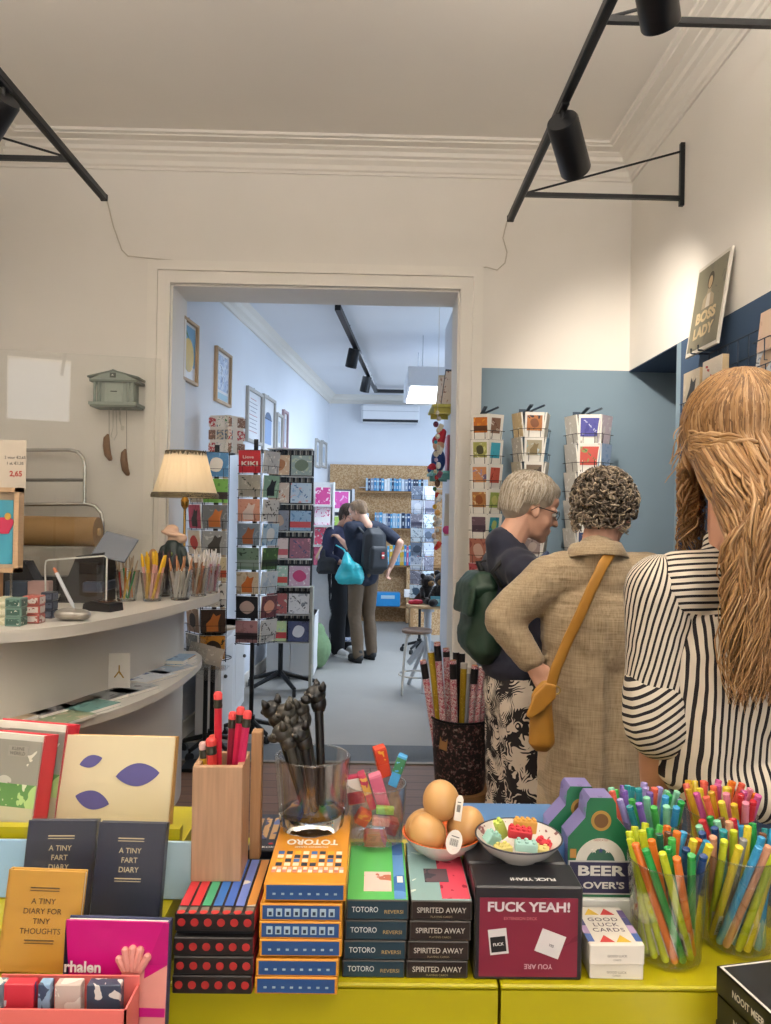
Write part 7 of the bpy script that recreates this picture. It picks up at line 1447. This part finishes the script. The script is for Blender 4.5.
def bookrow(row, z, xl, xr, Y, hpx, word, pal=None, pn=None):
    x = P(xl, 500, Y).x; xe = P(xr, 500, Y).x; k = 0
    while x < xe:
        w_ = rg.uniform(.026, .052); h = hpx*(.9+.1*rg.random()); i = rg.randrange(10) if not pal else rg.randrange(len(pal))
        b = MB(); cl = mat((pal or BC)[i], .45); b.box((0, 0, h/2), (w_-.003, .15, h), cl, bev=.003); b.box((0, -.0755, h*.75), (w_*.6, .001, h*.12), mat('#e3e6ea')); b.box((0, -.0755, h*.3), (w_*.25, .001, h*.25), mat('#e3e6ea')); b.box((0, .0, h-.001), (w_-.008, .14, .004), wpaper)
        o = b.build('book', None, .5); at(o, (x+w_/2, Y, z)); tag(o, '%s book, number %d from the left on the %s chipboard shelf' % ((pn or BN)[i], k+1, word), 'book', 'books on the %s shelf' % word); x += w_+.001; k += 1
bookrow(0, zs[0], 365.5, 427, 11.24, .19, 'upper'); bookrow(1, zs[1], 358, 369, 11.24, .23, 'second'); bookrow(1, zs[1], 375, 427, 11.24, .23, 'middle'); bookrow(2, zs[2], 388, 428, 11.24, .30, 'third', ['#3fa0d8', '#5ab0e0', '#e0b83a', '#d86a8a', '#2f8fcf', '#cfd8e0'], ['blue', 'light blue', 'yellow', 'pink', 'bright blue', 'white'])
b = MB(); b.box((0, 0, .10), (.36, .2, .2), mat('#2f9ae0', .4), bev=.01); b.box((0, -.102, .14), (.2, .002, .05), mat('#bfe0f5')); o = b.build('box', None); q = P(388, 590, 11.1); at(o, (q.x, 11.22, zs[3])); tag(o, 'bright blue box on the lowest chipboard shelf', 'box')
# chipboard low counter to the right
a = P(412, 600, 10.2); b = MB(); zz = P(425, 600, 10.2).z; b.box((0, 0, zz/2), (.75, .5, zz), osb); b.box((0, 0, zz+.01), (.78, .53, .02), osbe); b.box((-.36, -.255, zz/2), (.04, .02, zz), osbe); o = b.build('counter', None, 0); at(o, (a.x+.36, 10.45, 0)); tag(o, 'chipboard counter block beside the round table', 'counter')
for i, (px, py, w_, h, c_, lab) in enumerate(((409, 599, .13, .10, '#e8e6e4', 'white box at the left end of the chipboard counter'), (420, 599, .16, .26, '#dcd6d6', 'white and pink striped box on the chipboard counter'), (431, 599, .16, .2, '#cfc8c4', 'pale box at the right on the chipboard counter'))):
    q = P(px, py, 10.3); b = MB(); b.box((0, 0, h/2), (w_, .12, h), mat(c_), bev=.004); [b.box((-w_*.35+w_*.14*k, -.0605, h/2), (w_*.05, .002, h*.8), mat('#d8a0a8')) for k in range(6)] if i == 1 else None; o = b.build('box', None); at(o, (q.x, 10.36, zz+.0205)); tag(o, lab, 'box', 'boxes on the chipboard counter')
# card spinner at the right of the back room
YS = 8.9; c = P(421, 545, YS)
GR = [['#9aa4b4', '#6f7c90', '#c0c8d4', '#4a5668'], ['#7f8ca4', '#b8c2d2', '#5a6780', '#d5dbe4'], ['#a8a8b4', '#80808e', '#c8c8d2', '#56566a'], ['#8fa8b8', '#c8d4dc', '#607c90', '#3f566a']]; GN = ['slate', 'blue-grey', 'lilac-grey', 'steel blue']
def gcol(o_): return [(GR[(r+o_) % 4], ('fx', 'fo', 'fl')[(r+o_) % 3], GN[(r+o_) % 4]) for r in range(8)]
z1 = zat(421, 487, YS); z0 = zat(421, 598, YS)
spinner('grey card spinner at the right of the back room, behind the round table', c, z0, z1, z1+.05, [(-.35, 'left', gcol(0)), (.5, 'right', gcol(1)), (1.9, 'far', []), (-1.9, 'rear', [])], .15, .16, .155, 8, True, 'cards on the grey spinner', 'grey back room spinner')
# bright magazine stand against the left side
YM = 8.6; c = P(319, 520, YM); t = thing('magazine_stand', 'white magazine stand with bright covers beyond the square cards', 'shelf', (c.x-.06, YM, 0)); z1 = zat(319, 482, YM)
b = MB(); wS_ = .44; b.box((0, .10, z1/2), (wS_, .02, z1), mat('#e6e8ea', .5)); [b.box((0, .02, zat(319, py, YM)), (wS_, .18, .015), mat('#e9eaec', .5)) for py in (506, 526, 546, 566)]
for s_ in (-1, 1): b.box((s_*wS_/2, .04, z1/2), (.018, .14, z1), mat('#e9eaec', .5))
b.build('stand', t, 0)
MG = [(['#d83a5a', '#c42a4a', '#e8607a', '#f0d0d8'], 'fl', 'red'), (['#e8d8e0', '#c8408a', '#f0e8ec', '#d04a90'], 'wo', 'white and magenta'), (['#9ac04a', '#7aa838', '#d8e0b8', '#d84a8a'], 'fo', 'green and pink'), (['#e04a8a', '#f0e0e8', '#c83070', '#f4f0f0'], 'fl', 'pink'), (['#4ab0c0', '#e8ecec', '#3890a0', '#f0f0f0'], 'fx', 'teal and white'), (['#f0ecec', '#d85070', '#e8e0e4', '#3aa0a8'], 'wx', 'white and coral'), (['#e8e4e8', '#c06aa0', '#d8d0d8', '#b03a80'], 'wo', 'pale pink'), (['#d0406a', '#e87898', '#b03058', '#f0d8e0'], 'fo', 'raspberry')]
for r, py in enumerate((506, 526, 546, 566)):
    for k in range(2):
        pal, st, nm = MG[(r*2+k) % 8]; z = zat(319, py, YM)+.0085
        card('%s magazine, %s shelf of the magazine stand, %s' % (nm, ORDR[r], ('left', 'right')[k]), V((c.x-.06-.10+.2*k, YM-.02, z+.105)), 0, -.12, .18, .205, pal, r+k, st, 'magazines on the white stand', .012, 'magazine')
YM2 = 10.2; t = thing('poster_rack', 'tall dark rack with a magenta poster in front of the chipboard wall', 'rack', P(341, 600, YM2)*1); t.location.z = 0; z1 = zat(341, 489, YM2)
b = MB(); b.box((-.22, 0, z1/2), (.05, .3, z1), mat('#3a3f4a', .5)); b.box((.14, 0, z1/2), (.03, .3, z1), mat('#c8ccd2', .5)); b.box((-.04, .12, z1/2), (.34, .02, z1), mat('#5a5f6a', .5)); b.build('rack_frame', t)
for k, (z, cl) in enumerate(((z1-.17, ['#c83a98', '#d85aa8', '#e8c8e0']), (z1-.5, ['#d8d878', '#a8c860', '#f0f0d8']), (z1-.83, ['#8a6a9a', '#b8a0c0', '#5a4a70']))): b = MB(); b.box((-.03, -.14, z), (.26, .02, .28), wpaper); b.box((-.03, -.151, z+.02), (.22, .002, .22), art(cl, 12, k)); o = b.build('poster_card', t)
# green bean bag and speckled chair on the floor
YG_ = 7.9; q = P(317, 628, YG_); gb = mat('#7c9a70', .85, var=.12, scale=30)
b = MB(); b.ell((0, 0, .20), (.15, .17, .20), gb); b.ell((.0, 0, .34), (.09, .10, .14), gb); o = fuse(b, 'bean_bag', .012, 6, None, folds(.012, .003, 7, 7, 3)); at(o, (q.x, YG_, .0)); tag(o, 'green bean bag on the floor behind the card stands', 'bean bag')
sp = art(['#dfe2e8', '#dfe2e8', '#8a9ac0', '#6a7ab0'], 60, 4, .8); q = P(335, 628, 8.6); t = thing('deck_chair', 'low chair with speckled white and blue fabric behind the couple', 'chair', (q.x, 8.9, 0))
b = MB(); b.box((0, 0, .30), (.30, .03, .62), sp, (-.35, .25, 0), bev=.01); b.box((.05, -.12, .18), (.3, .3, .03), sp, (.1, 0, 0), bev=.01); b.build('fabric_seat', t)
for x in (-.08, .16): b = MB(); b.tube([(x, -.05, .2), (x+.06, -.16, 0)], .012, mat('#3a3f4a'), 6); b.build('leg', t)
# round pale table, stool, plush toys
YT2 = 7.05; c = P(428, 604, YT2); zt = c.z; t = thing('round_table', 'small round pale wooden table on a white adjustable pedestal', 'table', (c.x, YT2, 0)); wm = mat('#b9bdc2', .4, .2); pw2 = mat('#cfae82', .5, var=.1, scale=10)
b = MB(); b.lathe([(0, zt-.025), (.20, zt-.025), (.205, zt-.012), (.20, zt), (0, zt)], pw2, 36); b.build('table_top', t, .5)
b = MB(); b.tube([(0, 0, .1), (0, 0, zt-.03)], .035, wm, 14); b.lathe([(.06, zt-.07), (.06, zt-.03), (.03, zt-.03)], wm, 14); b.build('pedestal', t)
for k in range(3): a = 2*pi*k/3+.3; b = MB(); b.box((cos(a)*.12, sin(a)*.12, zt*.4), (.3, .03, .05), wm, (0, .85, a)); b.tube([(cos(a)*.02, sin(a)*.02, zt*.55), (cos(a)*.22, sin(a)*.22, .0)], .018, wm, 8); b.build('leg', t)
YS2 = 6.85; c2 = P(417, 629, YS2); t = thing('stool', 'stool with a brown seat and pale bent tube legs in front of the round table', 'stool', (c2.x, YS2, 0)); zt2 = c2.z
b = MB(); b.lathe([(0, zt2-.03), (.135, zt2-.03), (.14, zt2-.01), (.13, zt2), (0, zt2)], mat('#8a6f5c', .5, var=.1, scale=10), 28); b.build('seat', t, .5)
for k in range(4): a = 2*pi*k/4+.75; b = MB(); b.tube([(cos(a)*.07, sin(a)*.07, zt2-.03), (cos(a)*.12, sin(a)*.12, zt2-.06), (cos(a)*.15, sin(a)*.15, zt2-.2), (cos(a)*.18, sin(a)*.18, 0)], .011, mat('#d5d2cb', .4), 8); b.build('leg', t)
b = MB(); b.tube([(cos(a)*.158, sin(a)*.158, .17) for a in [2*pi*i/24 for i in range(24)]], .008, mat('#d5d2cb', .4), 6, True); b.build('foot_ring', t, 3)
def bear(lab, px, py, Y, s_, yaw, m, mz):
    q = P(px, py, Y); t = thing('plush_toy', lab, 'plush toy', (q.x, Y, zt+.001), yaw, 'dark plush toys on the round table'); b = MB(M.Scale(s_, 4))
    b.ell((0, 0, .09), (.075, .07, .09), m); b.ell((0, -.01, .20), (.07, .065, .062), m)
    for k in (-1, 1): b.ell((k*.052, 0, .255), (.026, .016, .026), m); b.cap((k*.06, -.01, .13), (k*.085, -.055, .07), .026, .022, m); b.cap((k*.04, -.04, .03), (k*.06, -.12, .028), .032, .030, m)
    fuse(b, 'body', .006, 4, t, lambda c: .004*noise.noise(c*90)); b = MB(M.Scale(s_, 4)); b.ell((0, -.068, .188), (.034, .022, .026), mz); b.ell((0, -.088, .195), (.009, .006, .007), mat('#151214')); b.build('muzzle', t, 3)
    b = MB(M.Scale(s_, 4)); [b.ell((k*.026, -.066, .222), (.006, .005, .006), mat('#0e0c0c', .15)) for k in (-1, 1)]; b.build('eyes', t, 3); return q
pl_ = mat('#1b1513', .95, var=.2, scale=120, sheen=.3); tan_ = mat('#8a6a44', .95, var=.1, scale=100)
bear('dark brown plush bear with a tan face at the right on the round table', 443, 600, 6.95, 1.15, -.3, pl_, tan_); bear('dark brown plush bear behind, further left on the round table', 427, 598, 7.13, 1.0, .5, pl_, tan_)
b = MB(); q = P(436, 595, 6.83); b.box((0, 0, .045), (.09, .012, .09), mat('#5a9aa8', .5), (-.15, 0, .1), bev=.002); b.box((0, -.008, .05), (.07, .002, .03), mat('#a8d0d4'), (-.15, 0, .1)); o = b.build('booklet', None); at(o, (q.x, 6.87, zt+.002)); tag(o, 'teal booklet in front of the plush bears', 'booklet')
b = MB(); q = P(418, 603, 7.1); b.prism([(-.06, 0), (.09, 0), (.09, .16)], -.004, .004, mat('#4a3f3c', .5), M.Rotation(pi/2, 4, 'X')); o = b.build('greeting_card', None, 0); at(o, (q.x-.02, 7.10, zt+.002), .2); tag(o, 'dark triangular card standing on the round table', 'card')
b = MB(); q = P(405, 601, 7.0); b.cap((-.05, 0, .02), (.02, .01, .02), .02, .024, mat('#c82f4a')); b.cap((.0, 0, .03), (.05, 0, .025), .018, .02, mat('#d84a60')); o = fuse(b, 'soft_toy', .006, 3, None); at(o, (c.x-.12, 7.0, zt-.0)); tag(o, 'small red soft toy at the edge of the round table', 'plush toy')
# display panel just behind the right of the doorway, with shelves, frames, garland
xP = .575; t = thing('display_board', 'white display panel edge-on behind the right of the doorway', 'panel', (xP+.02, 5.95, 0))
b = MB(); b.box((0, 0, 1.6), (.04, 1.1, 3.2), mat('#dfe3ea', .6, var=.02)); b.build('board', t); b = MB(); b.box((-.022, -.52, 1.6), (.012, .05, 3.2), mat('#cfd3d8', .5)); b.build('edge_strip', t)
def pshelf(lab, py, col, Y=5.75, dep=.17, wd=.5):
    z = zat(445, py, Y); b = MB(); b.box((-dep/2, 0, 0), (dep, wd, .02), mat(col, .5), bev=.003); b.box((-dep*.5, -wd*.35, -.03), (dep*.8, .012, .04), mat(col, .5)); b.box((-dep*.5, wd*.35, -.03), (dep*.8, .012, .04), mat(col, .5)); o = b.build('wall_shelf', None); at(o, (xP-.001, Y, z)); tag(o, lab, 'shelf', 'small shelves on the display panel'); return z+.011
zy = pshelf('yellow wall shelf on the display panel', 410, '#cfc15a'); zt_ = pshelf('teal wall shelf on the display panel', 474, '#6fb0a8')
for i, (dy, x, cl, lab, q) in enumerate(((-.12, -.05, ['#b08a6a', '#d8c8b8', '#8a4a3a'], 'framed picture leaning at the front of the yellow shelf', .3), (.0, -.08, ['#c8a890', '#e0d4c8', '#a06a50'], 'framed picture in the middle of the yellow shelf', .22), (.12, -.06, ['#8a98a8', '#d0d4d8', '#5a6878'], 'framed picture at the back of the yellow shelf', .18))):
    t = thing('framed_picture', lab, 'picture frame', (xP+x, 5.75+dy, zy), 0, 'framed pictures on the yellow shelf'); t.rotation_euler = (0, q*.6, -.9); b = MB(); h = .27-.02*i; b.box((0, 0, h/2), (.15, .012, h), mat(('#2f3a48', '#c8b8a0', '#4a5058')[i], .4), bev=.002); b.build('frame', t); b = MB(); b.box((0, -.0065, h/2), (.125, .002, h-.03), art(cl, 30, i)); b.build('print', t)
b = MB(); dl = mat('#2f4a86', .8); t = thing('soft_doll', 'red and blue soft doll sitting on the teal shelf', 'doll', (xP-.105, 5.72, zt_)); b.ell((0, 0, .09), (.055, .06, .09), dl); b.cap((-.02, -.03, .03), (-.05, -.09, .02), .03, .03, dl); b.cap((-.02, .03, .03), (-.05, .03, .02), .03, .03, dl); fuse(b, 'body', .007, 3, t)
b = MB(); b.ell((0, -.01, .20), (.045, .045, .045), mat('#d8a888', .7)); b.build('head', t, 3); b = MB(); b.cap((0, 0, .235), (.03, 0, .30), .05, .03, mat('#c4303e', .8)); fuse(b, 'hat', .007, 3, t)
b = MB(); [b.ell((-.05, y, .03), (.03, .03, .03), mat('#c4303e', .8)) for y in (-.095, .035)]; b.build('feet', t, 3)
b = MB(); b.box((0, 0, .15), (.02, .16, .30), mat('#d87a8a', .5), bev=.003); o = b.build('picture_book', None); at(o, (xP-.015, 5.95, zt_)); tag(o, 'pink book standing on the teal shelf behind the doll', 'book')
# garland of pompoms and little figures hanging from the door head
gx_, gy = P(437, 450, 5.4).x, 5.4; zt1 = DZ-.0; t = thing('garland', 'hanging string of pompoms, beads and little figures beside the right of the doorway', 'garland', (gx_, gy, zt1))
zA = zat(437, 411, 5.4)-zt1; zB_ = zat(437, 552, 5.4)-zt1
b = MB(); b.tube([(0, 0, .34), (0, 0, zB_)], .0016, mat('#d8d4cc', .6), 5); b.build('string', t)
GC = ['#e0d8c8', '#d0c8b8', '#7a3a50', '#d8c8a8', '#e8e0d0', '#3a9aa8', '#d8ccb8', '#e0d4c0', '#b8a8c0', '#e8e4da', '#d0c0a0', '#b83a3a', '#5a4030', '#3a6a3a', '#c8402f', '#e8e0d8', '#d8a83a', '#e0a860', '#d8d0c4', '#c8b8a0', '#e4dcd0', '#d0b8a8', '#e8e4dc', '#c83040']
for i, cl in enumerate(GC):
    z = zA+(zB_-zA)*(i+.3)/len(GC); b = MB(); r_ = .013+.007*((i*7) % 5)/4; b.ell((.012*sin(i*2.3), .01*cos(i*1.7), z), (r_, r_, r_*(1.1 if i % 3 else 1.4)), mat(cl, .85, var=.2, scale=120), 10, 7)
    if i % 4 == 2: b.box((.022, -.005, z-.02), (.035, .02, .05), mat(GC[(i*5) % 24], .7), (.3, .4, .2), bev=.006)
    b.build('pompom', t, 3)
# pale wooden slats hanging on the panel and a pink knob
for i in range(4):
    b = MB(); a = P(444-3.4*i+5, 494, 5.62+.16*i); e = P(439-3.4*i+5, 535, 5.62+.16*i); b.box((0, 0, 0), (.014, .05, (a-e).length), mat('#d8c8b0', .6, var=.1, scale=12, stretch=(10, 10, 1)), bev=.003); o = b.build('wooden_ruler', None); at(o, (xP-.02-.012*0, 5.58+.13*i, (a.z+e.z)/2), rot=(.18, .0, 0)); tag(o, '%s of four pale wooden slats hanging on the display panel' % ('nearest', 'second', 'third', 'furthest')[i], 'slat', 'pale wooden slats on the display panel')
b = MB(); q = P(448, 530, 5.5); b.ell((0, 0, 0), (.03, .03, .032), mat('#c8407a', .6), 14, 9); b.tube([(0, 0, 0), (xP-q.x, 0, .0)], .006, mat('#c8407a', .6), 6); o = b.build('hook_knob', None); at(o, (q.x-.01, 5.5, q.z)); tag(o, 'pink knob on the display panel below the slats', 'hook')
# wall air conditioner, light box, ceiling track
YA4 = YF; a = P(361, 422, YF-.2); e = P(420, 405, YF-.2); t = thing('air_conditioner', 'white wall air conditioner high on the far wall', 'air conditioner', ((a.x+e.x)/2, YF, a.z))
w_ = e.x-a.x; h = e.z-a.z; b = MB(); b.box((0, -.11, h/2), (w_, .22, h), mat('#eceef2', .4, var=.02), bev=.03); b.build('housing', t); b = MB(); b.box((0, -.215, .025), (w_*.94, .03, .035), mat('#23252a', .5)); b.build('air_slot', t); b = MB(); b.box((0, -.221, h*.62), (w_*.96, .004, .008), mat('#c9ccd2')); b.build('panel_seam', t)
y0, y1 = 7.4, 8.56; zL = P(408, 386, y0).z; xl = P(408, 386, y0).x; t = thing('ceiling_light_box', 'square white light box with a glowing underside hanging from the back room ceiling', 'ceiling light', (xl+.55, (y0+y1)/2, zL))
b = MB(); b.box((0, 0, .10), (1.1, y1-y0, .19), mat('#dfe2e8', .6, var=.02), bev=.005); b.build('housing', t); b = MB(); b.box((0, 0, .003), (1.04, y1-y0-.06, .006), mat('#f4f8ff', emit=9)); b.build('diffuser', t)
b = MB(); [b.tube([(sx*.4, sy*.4, .19), (sx*.4, sy*.4, 3.4-zL)], .004, mat('#c8ccd2', .3, .7), 6) for sx in (-1, 1) for sy in (-1, 1)]; tag(b.build('suspension_wires', t), kind='stuff')
area('light_box_glow', (xl+.55, (y0+y1)/2, zL-.01), (0, 0, 0), 1.0, 1.1, 40, (.72, .85, 1))
pa = P(339, 312, 6.2); ZTB = 3.33
def R3(px, py): return Q(px, py, ZTB)
A_, B_, C_ = R3(338, 308), R3(376, 391), R3(420, 392); t = thing('track_light_rail', 'black track rail with a corner on the back room ceiling', 'track light', (A_.x, A_.y, ZTB), 0, 'ceiling track rails'); O = V(t.location)
b = MB()
for p, q in ((A_, B_), (B_, C_)): d = q-p; b.box((p+q)/2-O, (d.length+.035, .05, .045), blk, (0, 0, math.atan2(d.y, d.x)))
b.build('rail', t); b = MB(); [b.tube([p-O, p-O+V((0, 0, .07))], .01, blk, 6) for p in (A_*.8+B_*.2, A_*.2+B_*.8, C_)]; tag(b.build('ceiling_hangers', t), kind='stuff')
for i, (px, py) in enumerate(((355, 347), (368, 375))):
    q = A_+(B_-A_)*((py-308)/(391-308)); q = R3(px-1, py-1); t = thing('spotlight', ('nearer', 'further')[i]+' black spotlight on the back room rail', 'spotlight', (q.x, q.y, ZTB-.02), 0, 'black track spotlights'); sc_ = S(q.y)
    b = MB(); b.tube([(0, 0, 0), (0, 0, -.05)], .012, blk, 8); b.build('track_adapter', t); b = MB(TR((0, 0, -.04), (.25, .2, 0))); b.lathe([(0, .03), (.055, .03), (.06, .02), (.06, -.16), (.052, -.165), (.045, -.15)], blk, 24, caps=False); b.build('can', t, .5); b = MB(TR((0, 0, -.04), (.25, .2, 0))); b.lathe([(.045, -.149), (0, -.149)], mat('#f0f4ff', emit=8), 20); b.build('lens', t)
# cool area lights in the back room: at the right wall, under the ceiling
area('back_room_side_light', (3.35, 8.0, 1.9), (D(90), 0, D(90)), 3.6, 2.2, 95, (.64, .80, 1))
area('back_room_top_light', (.6, 9.4, 3.38), (0, 0, 0), 2.2, 2.0, 26, (.68, .82, 1))
# ---------------------------------------------------------------- basket of wrapping paper rolls
YK = 4.3; c = P(461, 700, YK); rt = 30*S(YK); zr = P(461, 716, YK).z; t = thing('wastepaper_basket', 'black mesh basket full of wrapping paper rolls beside the doorway', 'basket', (c.x, YK, .07))
bm2 = art(['#141416', '#141416', '#1a1a1c', '#5a3a3a', '#8a8078'], 55, 3, .5); b = MB(); hh = zr-.07
b.lathe([(rt*.80, 0), (rt*.82, .01), (rt, hh), (rt-.006, hh), (rt*.80, .012), (0, .01)], bm2, 40, caps=False); b.lathe([(rt*.8, 0), (0, 0)], bm2, 40, caps=False); b.build('mesh_body', t, .8)
b = MB(); b.tube([(cos(2*pi*k/40)*rt, sin(2*pi*k/40)*rt, hh) for k in range(40)], .007, mat('#151517', .4, .5), 8, True); b.build('rim', t, 3)
b = MB(); b.box((-rt*.62, -rt*.70, hh*.72), (.05, .004, .09), mat('#a87a4a', .6), (0, .1, -.7)); b.build('paper_tag', t)
b = MB(); b.lathe([(0, 0), (.17, 0), (.175, .01), (.175, .058), (.17, .069), (0, .069)], mat('#8a6238', .55, var=.15, scale=8), 36); o = b.build('wooden_plinth', None, .5); at(o, (c.x, YK, 0)); tag(o, 'round brown wooden plinth under the black basket', 'stand')
flo = art(['#cfa0a8', '#d8b8b8', '#b85a6a', '#e0d0cc', '#8a4a7a'], 60, 1, .5); yel = art(['#c8a82a', '#b89a20', '#d8bc4a'], 70, 2, .5); blr = mat('#1a181a', .5); grr = mat('#8a8c90', .4)
RL = [(423, 660, -.02, flo, 1, 'floral', 'leaning furthest left'), (431, 652, .0, yel, 0, 'yellow', 'leaning at the left'), (437, 642, -.05, flo, 1, 'floral', 'tallest'), (446, 648, .05, flo, 2, 'orange-topped floral', 'at the back of the bunch'), (453, 660, -.08, flo, 1, 'floral', 'in the front middle'), (464, 663, .0, yel, 3, 'yellow', 'in the middle'), (469, 668, -.06, grr, 3, 'grey', 'thin, in the middle'), (475, 665, -.04, flo, 1, 'floral', 'right of the middle'), (482, 667, -.02, flo, 0, 'purple-pink floral', 'second from the right'), (488, 672, .02, flo, 0, 'pink floral', 'furthest right'), (456, 652, .09, blr, 0, 'black', 'at the back left'), (462, 653, .10, blr, 0, 'black', 'at the back right')]
for i, (px, py, dy, m, bd, nm, lab) in enumerate(RL):
    e = P(px, py, YK+dy); a = V((c.x+(e.x-c.x)*.45, YK+dy*.8, .085)); L_ = (e-a).length; r_ = .019 if nm != 'grey' else .011
    t = thing('wrapping_paper_roll', '%s wrapping paper roll, %s in the black basket' % (nm, lab), 'paper roll', a, 0, 'wrapping paper rolls in the basket'); t.rotation_euler = rod(a, e)
    b = MB(); b.tube([(0, 0, 0), (0, 0, L_-.002)], r_, m, 16); b.lathe([(r_*.95, L_-.001), (r_*.75, L_), (r_*.7, L_-.02), (0, L_-.02)], mat('#c88a5a', .6) if bd else wpaper, 16); b.build('paper', t, .8)
    if bd: b = MB(); z_ = L_-(.02 if bd != 3 else .0); hb = .085 if bd == 1 else .03; b.tube([(0, 0, z_-hb), (0, 0, z_-.0)], r_*1.06, blr if bd != 3 else mat('#c8c4bc'), 16); b.build('band', t, .8)
# ---------------------------------------------------------------- clear glass screen behind the counter; it mirrors the shop window
n_ = V((.205, -.979, 0)).normalized(); ang = math.atan2(n_.x, -n_.y); q = V((-1.64, 3.99, ZK))
t = thing('glass_screen', 'tall clear glass screen standing behind the till', 'screen', q, ang)
b = MB(); b.box((0, 0, .64), (.98, .008, 1.25), glassmat((.97, .975, .97), 'screen_glass', .035, .01, .25)); b.build('pane', t, 0)
b = MB(); b.box((.30, 0, .012), (.06, .05, .024), chrome, bev=.004); b.build('clamp_foot', t)
